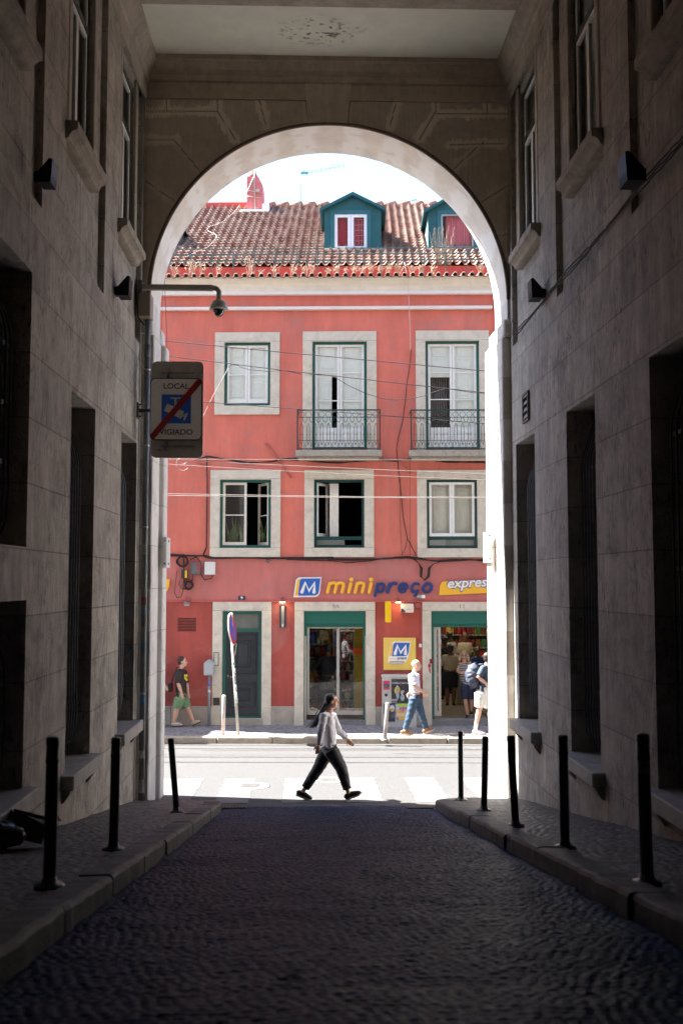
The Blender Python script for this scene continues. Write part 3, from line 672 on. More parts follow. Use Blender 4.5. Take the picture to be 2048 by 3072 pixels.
def window(O,S,kind,mat=green,base=True):
    m=MB(FM); I=frame(m,O,.062,.04,.11)
    if kind in('V2','V3'):
        zb=fl('G',300,660)[1]; zt=fl('G',300,635)[1]; m.box(I[0],I[1],.045,.105,zb,zt); low=(I[0],I[1],I[2],zb); I=(I[0],I[1],zt,I[3])
    w=m.build('window',mat,RB,label={'W2':'balcony door with one inner shutter ajar','V1':'window with its right casement swung open','V2':'window standing open on a dark room','V3':'closed window with white frames','W1':'small closed window with white inner shutters','W3':'balcony door with dark lower panes'}[kind])
    surround(S,O,w,base); a,b,c,d=I; mid=(a+b)/2; s=MB(FM); sh=MB(FM); g=MB(FM)
    if kind in('W1','W2','W3'):
        bars={'W1':[fl('C',900,937)[1]],'W2':[fl('D',300,383)[1],fl('D',300,590)[1]],'W3':[fl('D',300,383)[1],fl('D',300,583)[1]]}[kind]
        bz=c+.0; bot=.10 if kind=='W1' else fl('D',300,790)[1]-c
        for (p,q) in ((a+.002,mid-.004),(mid+.004,b-.002)):
            leaf(s,p,q,c+.002,d-.002,.055,bars=bars,bot=bot)
            if kind!='W1':
                for z0,z1 in ((c+.08,c+.27),(c+.33,bot+c-.06)): s.box(p+.09,q-.09,.042,.054,z0,z1,bev=.01)
            g.quad((p,.08,c+bot),(q,.08,c+bot),(q,.08,d),(p,.08,d))
        zz=[c+bot]+( [fl('C',900,960)[1],fl('C',900,895)[1],fl('C',900,800)[1]] if kind=='W1' else [bars[1]-.03,bars[1]+.7,bars[0]+.05,bars[0]+.33])+[d]
        zz=sorted(zz)
        if kind=='W1': L_=[(a+.05,mid-.04,zz),(mid+.04,b-.05,zz)]
        elif kind=='W2':
            cx=fl('D',330,600)[0]; zt=fl('D',300,412)[1]
            L_=[(a+.03,cx,[z for z in zz if z<zt]+[zt]),(a+.03,mid-.03,[zt+.002]+[z for z in zz if z>zt]),(mid+.04,b-.05,zz)]
        else:
            zt=fl('D',1100,412)[1]; L_=[(a+.03,mid-.03,[zt]+[z for z in zz if z>zt]),(mid+.04,b-.05,zz)]
        for p,q,z in L_: shut(sh,p,q,z,.118)
        sh.build('inner_shutter',shutp,w)
        if kind=='W3':
            cu=MB(FM); x0=a+.06
            while x0<mid-.12: cu.tube([(x0,.24,c+bot),(x0,.24,bars[0])],(.02,.012),6) ; x0+=.055
            cu.build('curtain',M('grey net curtain',(.16,.13,.13),.8),w)
    elif kind=='V1':
        bz=fl('E',700,545)[1]; e1=fl('E',837,500)[0]
        leaf(s,a+.002,e1,c+.002,d-.002,.055,bars=[bz]); g.quad((a,.08,c),(e1,.08,c),(e1,.08,d),(a,.08,d))
        x0=b-.01; wd=mid-a; T=Matrix.Translation((x0,.06,0))@Matrix.Rotation(R(-58),4,'Z')      # leaf swung inwards
        leaf(s,-wd,-.002,c+.002,d-.002,0,bars=[bz],T=T)
        g.add([T@Vector(p) for p in ((-wd,.02,c),(0,.02,c),(0,.02,d),(-wd,.02,d))],[(0,1,2,3)])
        # plants on the inside sill
        pl=MB(FM); r=random.Random(4)
        for i in range(34):
            x=r.uniform(a+.08,e1-.06) if i<24 else r.uniform(e1+.35,b-.03); h=r.uniform(.35,.75); dx=r.uniform(-.14,.14)
            pl.tube([(x,.35,c+.02),(x+dx*.4,.35,c+h*.6),(x+dx,.33+r.uniform(-.03,.03),c+h)],[.010,.014,.002],5)
        pl.build('indoor_plant',M('indoor plant leaf',(.10,.16,.045),.5,var=.4,scale=8),w)
    elif kind=='V2':
        T=Matrix.Translation((a+.01,.06,0))@Matrix.Rotation(R(62),4,'Z'); wd=(b-a)/2
        leaf(s,0,wd,c+.004,d-.004,0,w=.06,T=T); g.add([T@Vector(p) for p in ((0,.02,c),(wd,.02,c),(wd,.02,d),(0,.02,d))],[(0,1,2,3)])
        e=fl('G',378,400)[0]; sh.box(a+.30,e,.26,.29,c+.01,d-.01); sh.box(a+.40,e-.14,.25,.26,c+.2,d-.2,bev=.01); sh.build('inner_shutter',shutp,w)
    else:
        leaf(s,a+.002,mid-.003,c+.002,d-.002,.04,w=.055); leaf(s,mid+.003,b-.002,c+.002,d-.002,.04,w=.055)
        g.quad((a,.06,c),(b,.06,c),(b,.06,d),(a,.06,d))
        cu=MB(FM); shut(cu,a+.03,mid-.05,[c,d-.05],.20); shut(cu,mid+.06,b-.03,[c,d-.05],.20); cu.build('inner_shutter',M('cream inner shutter',(.60,.57,.49),.6,var=.08,scale=3,streak=.15),w)
    s.build('sash',M('ivory sash paint',(.74,.70,.60),.5,var=.08,scale=8) if kind=='V1' else whitep,w); g.build('pane',pane_g,w,recalc=False)
    if kind in('V2','V3'):
        g=MB(FM); g.quad((low[0],.08,low[2]),(low[1],.08,low[2]),(low[1],.08,low[3]),(low[0],.08,low[3])); g.build('lower_pane',pane_g,w,recalc=False)
        m2=MB(FM); m2.box(low[0],low[1] if kind=='V3' else low[0]+.62*(low[1]-low[0]),.15,.17,low[2],low[3]); m2.build('lower_board',M('pale sill board',(.42,.44,.42),.6),w)
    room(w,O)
for O,S,k in ((W1,W1s,'W1'),(W2,W2s,'W2'),(W3,W3s,'W3')): window(O,S,k,green,k=='W1')
dgreen=M('dark green woodwork paint',(.010,.055,.052),.4,var=.12,scale=8)
window(V1,V1s,'V1',green); window(V2,V2s,'V2',dgreen); window(V3,V3s,'V3',dgreen)
# balconies: slab, posts, rails and scrollwork
def balcony(k,x0,x1,yt,yb,ys0,ys1,lab):
    dp=.42; a,zt=fl(k,x0,yt,dp); b,_=fl(k,x1,yt,dp); _,zb=fl(k,x0,yb,dp); _,s0=fl(k,x0,ys0,dp); _,s1=fl(k,x0,ys1,dp)
    m=MB(FM); m.box(a-.03,b+.03,-dp-.03,-.002,s1,s0,bev=.015); m.box(a+.03,b-.03,-dp+.05,-.002,s1-.06,s1-.002,bev=.01)
    bo=m.build('balcony',M('weathered balcony stone',(.42,.38,.32),.85,var=.2,scale=6,dirt=1,dirtcol=(.10,.085,.07),dscale=6,bump=.3),RB,label=lab)
    r=MB(FM); y=-dp
    r.box(a,b,y-.015,y+.015,zt-.03,zt)
    for yy in (y,-.02):
        pass
    for x in (a,b-.03): r.box(x,x+.03,y-.015,y+.015,zb-.05,zt-.031); r.box(x,x+.02,y+.02,-.003,zt-.03,zt-.005); r.box(x,x+.02,y+.02,-.003,zb,zb+.02)
    r.box(a+.03,b-.03,y-.008,y+.008,zb,zb+.018)
    h=zt-zb; z1=zb+h*.22; z2=zb+h*.80; z3=zt-.05
    for z in (z1,z2): r.box(a+.03,b-.03,y-.006,y+.006,z-.006,z+.006)
    n=12; w=(b-a-.06)/n
    for i in range(n):
        cx=a+.03+w*(i+.5)
        def arc(cx,cz,rx,rz,t0,t1,nn=8): return [(cx+rx*math.cos(t0+(t1-t0)*q/nn),y,cz+rz*math.sin(t0+(t1-t0)*q/nn)) for q in range(nn+1)]
        for s_ in (-1,1):
            r.tube([(cx+s_*w*.2,y,z1),(cx+s_*w*.2,y,zb+h*.52)],.006,4)
        r.tube(arc(cx,zb+h*.52,w*.2,h*.13,0,math.pi),.006,4)
        r.tube(arc(cx+w*.5,z2,w*.33,h*.12,math.pi,2*math.pi),.006,4) if i<n-1 else None
        r.tube(arc(cx,(z2+z3)/2+.0,w*.42,h*.07,0,2*math.pi,10),.005,4)
        r.tube(arc(cx-w*.22,(zb+z1)/2,w*.2,h*.09,0,1.6*math.pi,8),.0055,4); r.tube(arc(cx+w*.22,(zb+z1)/2,w*.2,h*.09,math.pi,-.6*math.pi,8),.0055,4)
        r.box(cx-w*.2-.012,cx-w*.2+.012,y-.01,y+.01,zb+h*.36,zb+h*.38); r.box(cx+w*.2-.012,cx+w*.2+.012,y-.01,y+.01,zb+h*.36,zb+h*.38)
    r.build('railing',M('green balcony iron',(.020,.055,.050),.5,var=.3,scale=20),bo)
balcony('D',75,688,658,950,957,1003,'left balcony with ornate green iron railing'); balcony('D',908,1522,658,950,957,1003,'right balcony with ornate green iron railing')
# cornice bands
def band(name,z0,z1,d,mat,u0=UL,u1=9.0,bev=.01): 
    m=MB(FM); m.box(u0,u1,-d,-.001,z0,z1,bev=bev); m.build(name,mat,RB)
zc0=fl('A',300,1240)[1]; zc1=fl('A',300,1216)[1]; zs0=fl('A',300,1366)[1]; zs1=fl('A',300,1338)[1]
band('string_course',zs0,zs1,.10,whites,UL,fl('B',1492,1330)[0])
band('cornice_lip',zc0+.02,zc1+.04,.12,whites,UL,fl('B',1508,1200,.1)[0])
m=MB(FM); prof=[(0,zc1+.043),(-.08,zc1+.043),(-.09,zc1+.2),(-.14,zc1+.32),(-.17,10.42),(-.18,10.46),(0,10.46)]
m.rings([[(u,p[0],p[1]) for p in prof] for u in (UL,9)],True,False); m.build('cornice',cream,RB)
m=MB(FM); m.box(4.33,5.0,-.05,-.001,0,zc0,bev=.01); m.build('corner_pilaster',paint,RB)
band('moulding',z_mould-.035,z_mould+.02,.035,M('moulding pink paint',(.50,.12,.105),.8,var=.08),bev=.012)
# plinth in slabs
m=MB(FM); zp=fl('H',300,1312)[1]
segs=[(UL,D1s[0]),(D1s[1],S1s[0]),(S1s[1],S2s[0]),(S2s[1],9)]
for a,b in segs:
    n=max(1,int((b-a)/.95))
    m=MB(FM)
    for i in range(n): m.box(a+(b-a)*i/n+.003,a+(b-a)*(i+1)/n-.003,-.045,-.001,-.7,zp,bev=.008)
    m.build('plinth',plinthm,RB)
# front door
m=MB(FM); I=frame(m,D1,.08,.05,.14); zt0=fl('H',900,520)[1]; zt1=fl('H',900,486)[1]; m.box(I[0],I[1],.05,.13,zt0,zt1)
do=m.build('front_door',green,RB,label='dark panelled street door number nine'); surround(D1s,D1,do,False)
g=MB(FM); g.box(I[0],I[1],.09,.10,zt1,I[3]); g.build('transom_pane',M('dusty transom glass',(.11,.12,.11),.25,spec=.6,var=.2,scale=3),do)
m=MB(FM); dz0=fl('H',900,1425)[1]; m.box(I[0]+.003,I[1]-.003,.08,.13,dz0,zt0-.003)
for (x0,y0,x1,y1) in ((810,545,1097,970),(808,1060,1092,1328)):
    a,b,c,d=rect('H',x0,y0,x1,y1)
    for i,(ins,pr,th) in enumerate(((0,.03,.045),(.13,.022,.035))):
        A_,B_,C_,D_=a+ins,b-ins,c+ins*1.1,d-ins*1.1; w=th; y=.08-pr
        m.box(A_,A_+w,y,.079,C_,D_,bev=.01); m.box(B_-w,B_,y,.079,C_,D_,bev=.01); m.box(A_+w,B_-w,y,.079,D_-w,D_,bev=.01); m.box(A_+w,B_-w,y,.079,C_,C_+w,bev=.01)
    m.box(a+.2,b-.2,.06,.079,c+.22,d-.22,bev=.012)
dl=m.build('door_leaf',M('dark slate door paint',(.020,.028,.036),.35,var=.2,scale=6,streak=.2),do)
m=MB(FM); 
for x,y in ((796,991),(832,1003)):
    u,z=fl('H',x,y); m.ball((u,.03,z),(.028,.03,.028),10)
m.build('door_knob',M('brass',(.45,.30,.12),.35,metal=.9),do)
m=MB(FM); a,b,c,d=rect('H',770,1432,1157,1490); m.box(a-.03,b+.03,-.06,.2,-.25,d-.02,bev=.01); m.build('door_step',plinthm,do)
# shop doorways
alu=M('pale aluminium',(.50,.48,.44),.4,metal=.3,var=.06)
def shopdoor(O,S,lab,kind):
    m=MB(FM); zk=fl('K',800,630)[1]; zk2=fl('K',800,682)[1]
    m.box(O[0]+.013,O[1]-.013,.02,.20,zk,O[3]-.013,bev=.006); m.box(O[0]+.014,O[1]-.014,.06,.2,zk2,zk-.003)
    for (a,b) in ((O[0]+.013,O[0]+.075),(O[1]-.075,O[1]-.013)): m.box(a,b,.05,.14,O[2],zk2-.002)
    w=m.build('shop_doorway',green2,RB,label=lab); surround(S,O,w,False)
    f=MB(FM)
    if kind==1:
        x0=fl('K',335,900)[0]; x1=fl('K',375,900)[0]; x2=fl('K',835,900)[0]; x3=fl('K',880,900)[0]; x4=fl('K',1288,900)[0]; x5=fl('K',1322,900)[0]
        z0=fl('K',800,2165)[1]; z1=fl('K',800,2092)[1]; zt=zk2-.004; zr=fl('K',310,830)[1]
        for (a,b) in ((x0,x1),(x2,(x2+x3)/2-.002),((x2+x3)/2+.002,x3),(x4-.01,x4+.03)): f.box(a,b,.12,.16,z0,zt)
        f.box(x1,x2,.12,.16,z0,z1); f.box(x3,x4-.01,.12,.16,z0,z1); f.box(x1,x4-.01,.12,.16,zt-.03,zt)
        f.build('sliding_door',alu,w)
        f=MB(FM); f.box(fl('K',300,900)[0],fl('K',327,900)[0],.02,.06,O[2],zr); f.box(x4+.034,x5+.01,.02,.06,O[2],zr); f.build('guide_rail',alu,w)
        g=MB(FM); g.quad((x1,.14,z1),(x4,.14,z1),(x4,.14,zt),(x1,.14,zt)); g.build('pane',GLASS('shop glass',(.85,.92,.9),.015,.12,1.55),w,recalc=False)
    else:
        x0=fl('I',787,900)[0]; x1=fl('I',822,900)[0]; x2=fl('I',838,900)[0]; x3=fl('I',866,900)[0]; z0=fl('I',830,1418,-.1)[1]; zt=zk2-.004
        f.box(x0,x1,.10,.15,z0,zt); f.box(x2,x3,.10,.15,z0,zt); f.box(x1,x2,.10,.15,z0,z0+.12); f.box(x1,x2,.10,.15,zt-.05,zt); f.build('sliding_door',alu,w)
        g=MB(FM); g.quad((x1,.125,z0+.12),(x2,.125,z0+.12),(x2,.125,zt-.05),(x1,.125,zt-.05)); g.build('pane',GLASS('shop glass',(.85,.92,.9),.015,.12,1.55),w,recalc=False)
    m=MB(FM); m.box(O[0]+.0,O[1],-.03,.30,-.3,O[2]+.10 if kind==1 else -.0,bev=.006); m.build('threshold',M('grey threshold stone',(.22,.22,.23),.5,var=.15,scale=5),w)
shopdoor(S1,S1s,'closed glass shop doorway under a green shutter box',1); shopdoor(S2,S2s,'open shop doorway with its glass leaf slid to the left',2)
# vent slits, left wall
m=MB(FM); a,b,c,d=rect('H',262,368,457,515)
for i in range(9):
    z=d-(d-c)*(i+.5)/9; m.box(a,b,-.004,.0,z-.010,z+.010)
m.build('vent_slits',M('vent slit dark',(.02,.01,.01),.9),RB)
# ---------------- roof of pantiles
tile=M('weathered roof tile',(.17,.078,.055),.8,var=.2,scale=9,bump=.3,bscale=50,dirt=.9,dirtcol=(.25,.19,.15),dscale=6,attr='tone',attrcol=(.27,.195,.155))
tile_d=M('eaves tile',(.30,.17,.13),.8,var=.3,scale=9,dirt=1,dirtcol=(.50,.46,.43),dscale=5)
RP=R(34); yR0=.30; zR0=fl('A',300,966,-.30)[1]-.01; RL=0
zr_=None
def roofpt(u,s,h=0): return (u,yR0+s*math.cos(RP)-h*math.sin(RP),zR0+s*math.sin(RP)+h*math.cos(RP))
# ridge length from the picture
pr=FM@Vector(roofpt(0,0)); nrm=FM.to_3x3()@Vector((0,-math.sin(RP),math.cos(RP)))
SL=((FI@hit('A',1200,420,pr,nrm)).y-yR0)/math.cos(RP)
def onroof(k,x,y,h=0):
    p=FI@hit(k,x,y,pr+nrm*h,nrm); return p.x,(p.y-yR0)/math.cos(RP)
def tiles(u0,u1,s0,s1,name='roof',tw=.20,cl=.262):
    n=int((u1-u0)/tw)*8; us=np.linspace(u0,u1,n+1); k=int(math.ceil((s1-s0)/cl)); rows=[];hs=[]
    for i in range(k):
        for q,hh in ((0,.050),(.02,.060),(.33,.040),(.66,.022),(.995,.002)): rows.append(s0+(i+q)*cl); hs.append(hh)
    rows=np.array(rows); hs=np.array(hs); U,S_=np.meshgrid(us,rows); Hh=np.repeat(hs[:,None],n+1,1)
    col=np.floor((U-u0)/tw+1e-6); rr=np.floor((S_-s0)/cl+1e-6)
    def h_(a,b,c): v=np.sin(a*127.1+b*311.7+c*17.3)*43758.5453; return v-np.floor(v)
    ph=(U-u0)/tw*2*math.pi; jig=h_(col,rr,2)*.012
    wv=.042*np.cos(ph)+.012*np.cos(2*ph)+jig
    Hh=Hh+wv; tn=np.clip(h_(col,rr,1)*1.1-.1,0,1)
    Yv=yR0+S_*math.cos(RP)-Hh*math.sin(RP); Zv=zR0+S_*math.sin(RP)+Hh*math.cos(RP)
    return sheet(name,U,Yv,Zv,tile,RB,{'tone':tn},Tm=FM,smooth=True)
tiles(UL,9,0,SL)
m=MB(FM)   # ridge
u=UL
rsd=random.Random(2); yr=yR0+SL*math.cos(RP); zr=zR0+SL*math.sin(RP)
while u<9:
    m.tube([(u,yr+.05,zr+.03),(u+.42,yr+.05,zr+.045)],[.11,.13],10); u+=.40
m.build('ridge_tiles',tile_d,RB)
m=MB(FM); m.quad((UL,yr+.1,zr),(9,yr+.1,zr),(9,yr+6,zr-4.2),(UL,yr+6,zr-4.2)); m.quad((UL,yr+6,zr-4.2),(9,yr+6,zr-4.2),(9,yr+6,-1),(UL,yr+6,-1))
for u in (UL,9): m.add([(u,.02,-1),(u,yr+6,-1),(u,yr+6,zr-4.2),(u,yr,zr),(u,.02,WT)],[(0,1,2,3,4)])
m.quad((UL,.0,10.47),(9,.0,10.47),(9,yR0+.3,10.6),(UL,yR0+.3,10.6))
m.build('rear_walls',paint,RB,recalc=False)
# eaves: parapet band and single row of scalloped tiles
m=MB(FM); m.box(UL,9,yR0-.03,yR0+.0,10.47,zR0-.01); m.build('parapet',redpar,RB)
zE=fl('A',300,1060,.2)[1]; m=MB(FM); tw=.20; u=UL; r=random.Random(8)
while u<9:
    j=r.uniform(-.01,.01)
    # barrel tile (convex up) and channel tile (concave) side by side
    for kind in (0,1):
        cx=u+(0 if kind==0 else tw/2); n=8; R_=.062
        rs=[]
        for (y,z) in ((-.29+j,zE if kind==0 else zE-.01),(.27,zE+.10 if kind==0 else zE+.09)):
            ring=[]
            for th,rad in ((1,R_),(-1,R_-.016)):
                for q in range(n+1):
                    a=math.pi*(q/n if th==1 else 1-q/n); 
                    ring.append((cx+rad*math.cos(a),y,z+(rad*math.sin(a)*1.15 if kind==0 else -rad*math.sin(a)*.75+.012)))
            rs.append(ring)
        m.rings(rs,True,True)
    u+=tw
m.build('eaves_tiles',tile_d,RB)
m=MB(FM); m.box(UL,9,-.12,yR0-.03,10.475,zE-.03); m.build('eaves_bed',M('pale mortar',(.48,.45,.42),.9,var=.2,scale=10),RB)
# left firewall stub on the roof top
a=onroof('A',340,432); b=onroof('A',780,395)
m=MB(FM); p0=fl('A',300,432,-yr+.2)[0]; z0=fl('A',400,432,-yr+.2)[1]; z1=fl('A',400,378,-yr+.2)[1]; p1=fl('A',785,400,-yr+.2)[0]
m.box(p0-3,p1,yr-.2,yr+.25,z0-.3,z1,bev=.02); m.build('roof_parapet',redpar,RB)
# dormers
blue_g=M('dormer green paint',(.012,.092,.105),.45,var=.12,scale=5,dirt=.3,dirtcol=(.03,.14,.15))
def dormer(x_l,x_r,yb,xa,ya,yel,k,win,lab,curt,mat=blue_g):
    ul,sb=onroof(k,x_l,yb); ur,_=onroof(k,x_r,yb); y0=yR0+sb*math.cos(RP); zb=zR0+sb*math.sin(RP)
    ue,ze=fl(k,x_r,yel,-y0); uap,za=fl(k,xa,ya,-y0+.12); zw=ze-.02
    m=MB(FM); zb-=.05
    front=[(ul,zb),(ur,zb),(ur,zw),((ul+ur)/2,za-.09),(ul,zw)]
    wu0,wz0=fl(k,win[0],win[3],-y0); wu1,wz1=fl(k,win[2],win[1],-y0)
    # front wall with a window hole
    for (a,b,c,d) in ((ul,wu0,zb,zw),(wu1,ur,zb,zw),(wu0,wu1,zb,wz0),(wu0,wu1,wz1,zw)): 
        if d>c: m.box(a,b,y0,y0+.06,c,d)
    m.prism([(ul,zw+.001),(ur,zw+.001),((ul+ur)/2,za-.09)],1,y0,y0+.06)
    do_=m.build('dormer',mat,RB,label=lab)
    # cheeks
    s=MB(FM); yd=y0+(zw-zb)/math.tan(RP)
    for u,t in ((ul,.05),(ur,-.05)):
        s.add([(u,y0+.061,zb),(u,y0+.061,zw),(u,yd,zw),(u+t,y0+.061,zb),(u+t,y0+.061,zw),(u+t,yd,zw)],[(0,1,2),(5,4,3),(0,3,4,1),(1,4,5,2),(2,5,3,0)])
    s.build('cheek',M('dormer cheek sheet',(.16,.24,.27),.7,var=.3,scale=3,dirt=.6,dirtcol=(.05,.09,.11)),do_)
    rf=MB(FM); um=(ul+ur)/2; ov=.12; slope=(za-ze)/(ur-um+ov); yb2=y0+(za-zb)/math.tan(RP)+.3
    for sg in (-1,1):
        ue_=um+sg*((ur-ul)/2+ov); P=[(um,za),(ue_,ze-.02),(ue_,ze-.10),(um,za-.085)]
        rf.prism([(p[0],p[1]) for p in P],1,y0-.12,yb2)
    rf.build('dormer_roof',mat,do_)
    pc=MB(FM)
    for sg in (-1,1):
        ue_=um+sg*((ur-ul)/2+ov-.02); pc.prism([(um,za+.018),(ue_,ze),(ue_,ze-.018),(um,za+.002)],1,y0-.06,yb2)
    pc.build('dormer_tiles',tile_d,do_)
    wf=MB(FM); w=.06 
    # casing and white window
    for (a,b,c,d) in ((wu0-.10,wu0-.002,wz0,wz1+.10),(wu1+.002,wu1+.10,wz0,wz1+.10),(wu0,wu1,wz1+.002,wz1+.10)): wf.box(a,b,y0-.02,y0-.001,c,d)
    wf.build('window_casing',M('dormer casing paint',(.018,.13,.15),.45),do_)
    wf=MB(FM); mid=(wu0+wu1)/2; ys=y0+.0
    if curt==1:
        for (a,b) in ((wu0,mid-.002),(mid+.002,wu1)): leaf(wf,a,b,wz0,wz1,ys,w=.075)
    else: leaf(wf,wu0,wu1,wz0,wz1,ys,w=.035)
    wf.build('window_frame',M('upvc white',(.80,.82,.86),.4,var=.03) if curt==1 else M('aluminium frame',(.45,.45,.47),.4,metal=.4),do_)
    g=MB(FM); g.quad((wu0,ys+.03,wz0),(wu1,ys+.03,wz0),(wu1,ys+.03,wz1),(wu0,ys+.03,wz1)); g.build('pane',pane_g,do_,recalc=False)
    cm=M('crimson curtain',(.45,.012,.045),.8,var=.1) if curt==1 else M('pink curtain',(.62,.16,.20),.8,var=.1)
    c=MB(FM); xx0=wu0+(.02 if curt==1 else .13); n=60; zz=[wz0-.02,wz1+.02]; rs=[]
    P=[(xx0+(wu1-.02-xx0)*i/n,ys+.12+.018*math.sin(i*1.15)+.010*math.sin(i*2.7)) for i in range(n+1)]
    for i in range(n): c.add([(P[i][0],P[i][1],zz[0]),(P[i+1][0],P[i+1][1],zz[0]),(P[i+1][0],P[i+1][1],zz[1]),(P[i][0],P[i][1],zz[1])],[(0,1,2,3)],True)
    c.build('curtain',cm,do_,recalc=False)
    if curt==1:
        c=MB(FM)
        for i in range(6): c.box(mid+.1,wu1-.08,ys+.07,ys+.075,wz0+.12+i*.14,wz0+.126+i*.14)
        for i in range(5): c.box(mid+.12+i*.08,mid+.126+i*.08,ys+.067,ys+.072,wz0+.1,wz1-.15)
        c.build('lattice',M('pale lattice',(.7,.35,.4),.6),do_)
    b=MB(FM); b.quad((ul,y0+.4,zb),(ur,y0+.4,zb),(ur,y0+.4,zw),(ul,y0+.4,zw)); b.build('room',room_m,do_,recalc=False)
    # lead apron
    l=MB(FM); l.box(ul-.05,ur+.12,y0-.13,y0+.02,zb-.02,zb+.05,bev=.01); l.build('flashing',M('lead flashing',(.42,.40,.37),.6,var=.2),do_)
dormer(-22,492,815,220,285,440,'B',(70,490,362,815),'green dormer with crimson curtains',1)
dormer(915,915+514,808,915+242,285,455,'B',(1035,490,1322,800),'green dormer with a pink curtain',2)
dormer(150-1540-0,160,800,-640+50,330,560,'A',(-750,620,-450,800),'blue-grey sided dormer at the left edge',1)
# roof guard railing
gr=M('grey green roof railing paint',(.08,.15,.15),.5,var=.2)
rd=.12; m=MB(FM)
zz=[fl('A',700,y,rd-.3)[1] for y in (802,852,913)]; ub=[fl('A',x,850,rd-.3)[0] for x in (280,471)]; st=ub[1]-ub[0]; yy=.30-rd
for z,t in zip(zz,(.010,.014,.014)): m.box(-6,6,yy-t/2,yy+t/2,z-t,z+t)
for i in range(-12,14):
    u=ub[0]+st*i
    if -6<u<6: m.box(u-.010,u+.010,yy-.022,yy-.009,10.62,zz[0]); m.tube([(u,yy,zz[0]-.02),(u,yy+.35,10.9)],.007,5)
single(m,'roof_railing',gr,'thin green metal railing running along the eaves of the tiled roof','railing',FM@Matrix.Translation((0,.2,10.6)))
# chimney
u0,s0=onroof('A',783,480); u1,_=onroof('A',865,480); yb=yR0+s0*math.cos(RP); zb=zR0+s0*math.sin(RP)
zt=fl('A',800,148,-yb)[1]; m=MB(FM); w=u1-u0; um=u0+.58*w
u1=fl('A',937,400,-yb-.3)[0]; zsh=fl('A',937,265,-yb-.3)[1]
dpt=.55
m.add([(u0,yb,zb-.3),(u1,yb,zb-.3),(u1,yb+dpt,zb-.3),(u0,yb+dpt,zb-.3),(u0,yb,zt),(u0+(u1-u0)*.72,yb,zt),(u0+(u1-u0)*.72,yb+dpt,zt),(u0,yb+dpt,zt),(u1,yb,zsh),(u1,yb+dpt,zsh)],
  [(0,1,8,5,4),(3,7,6,9,2),(0,4,7,3),(1,2,9,8),(8,9,6,5),(4,5,6,7),(0,3,2,1)])
chm=M('chimney pink render',(.55,.16,.15),.85,var=.15,scale=4,dirt=.5,dirtcol=(.35,.12,.12),dscale=3)
co=m.build('chimney',chm,RB)
m=MB(FM); cx=fl('A',835,100,-yb)[0]; zc=fl('A',832,75,-yb)[1]; m.lathe([(.16,zt-.02),(.11,zt+.14),(.085,zt+.16),(.085,zc),(.02,zc+.01)],14,None,(cx,yb+.2,0)); m.build('chimney_pot',M('sooty terracotta',(.22,.06,.05),.8,var=.4,scale=8),co)
m=MB(FM); m.box(u0-.18,u1+.18,yb-.14,yb+.2,zb-.02,zb+.05,bev=.02); m.box(u1,u1+.2,yb-.1,yb+.6,zb+.0,zb+.26,bev=.02); m.build('chimney_flashing',M('white flashing',(.72,.72,.72),.7,var=.1),co)
# ---------------------------------------------------------------- things in the passage
bol=M('black bollard paint',(.016,.021,.030),.30,var=.25,scale=14,spec=.5,dirt=.4,dirtcol=(.03,.035,.045),dscale=9)
BM={}
def bollard(px_,py_,ytop_px,lean=(0,0),label='',stick=None,base=True,h=None,side=1):
    p=hit('F',px_,py_,(0,0,2.39),(0,.1573,1)); d=p.y/FPX; 
    t=onY('F',px_,ytop_px,p.y); h=h or (t.z-p.z)
    root=thing('bollard',label,'bollard',Matrix.Translation(p),'slim black bollards along the passage kerbs')
    S=Matrix.Translation(p)@Matrix.Rotation(lean[0],4,'Y')@Matrix.Rotation(lean[1],4,'X')
    m=MB(); m.lathe([(.036,-.05),(.036,h-.15),(.0385,h-.148),(.0385,h-.128),(.036,h-.126),(.036,h-.05),(.0385,h-.048),(.0385,h-.03),(.037,h-.008),(.028,h),(.002,h+.003)],20,S); m.build('post',bol,root)
    if base:
        m=MB(); m.lathe([(.085,-.03),(.085,.008),(.078,.016),(.045,.022),(.040,.05),(.036,.055)],20,S); m.build('base_flange',bol,root)
    if stick:
        z0,z1,mt=stick; m=MB(); n=8; r=.0367
        a0=-math.pi*.95; a1=-math.pi*.12
        for i in range(n):
            a=a0+(a1-a0)*i/n;b=a0+(a1-a0)*(i+1)/n
            m.add([S@Vector((r*math.cos(a),r*math.sin(a),z0+.01*math.sin(i*3))),S@Vector((r*math.cos(b),r*math.sin(b),z0+.01*math.sin(i*3+3))),S@Vector((r*math.cos(b),r*math.sin(b),z1)),S@Vector((r*math.cos(a),r*math.sin(a),z1))],[(0,1,2,3)],True)
        m.build('sticker',mt,root,recalc=False)
    return p
stk=M('torn pale sticker',(.16,.19,.24),.6,var=.6,scale=25); stk2=M('faded blue band sticker',(.05,.09,.14),.5,var=.3,scale=25); stk3=M('scratched grey sticker',(.07,.08,.09),.6,var=.4,scale=60)
bollard(148,2660,2210,(R(.3),0),'nearest bollard on the left pavement, black and upright')
bollard(340,2549,2212,(R(.6),0),'middle one of the three left bollards, between the near one and the leaning one')
bollard(530,2436,2214,(R(-5.2),0),'left bollard leaning over towards the wall near the street')
bollard(1940,2651,2200,(R(-.6),0),'nearest right bollard, with a torn white sticker near its top',(.62,.70,stk))
bollard(1694,2544,2204,(R(-.3),0),'second right bollard from the viewer, plain and thick looking')
bollard(1546,2479,2206,(R(-2.6),0),'right bollard with a blue band sticker under its top, leaning slightly left',(.68,.715,stk2))
bollard(1451,2432,2209,(R(1.6),0),'right bollard with a scratched grey sticker, leaning slightly right',(.68,.72,stk3))
bollard(1382,2400,2193,(R(0),0),'farthest right bollard, standing at the kerb corner by the street',None)
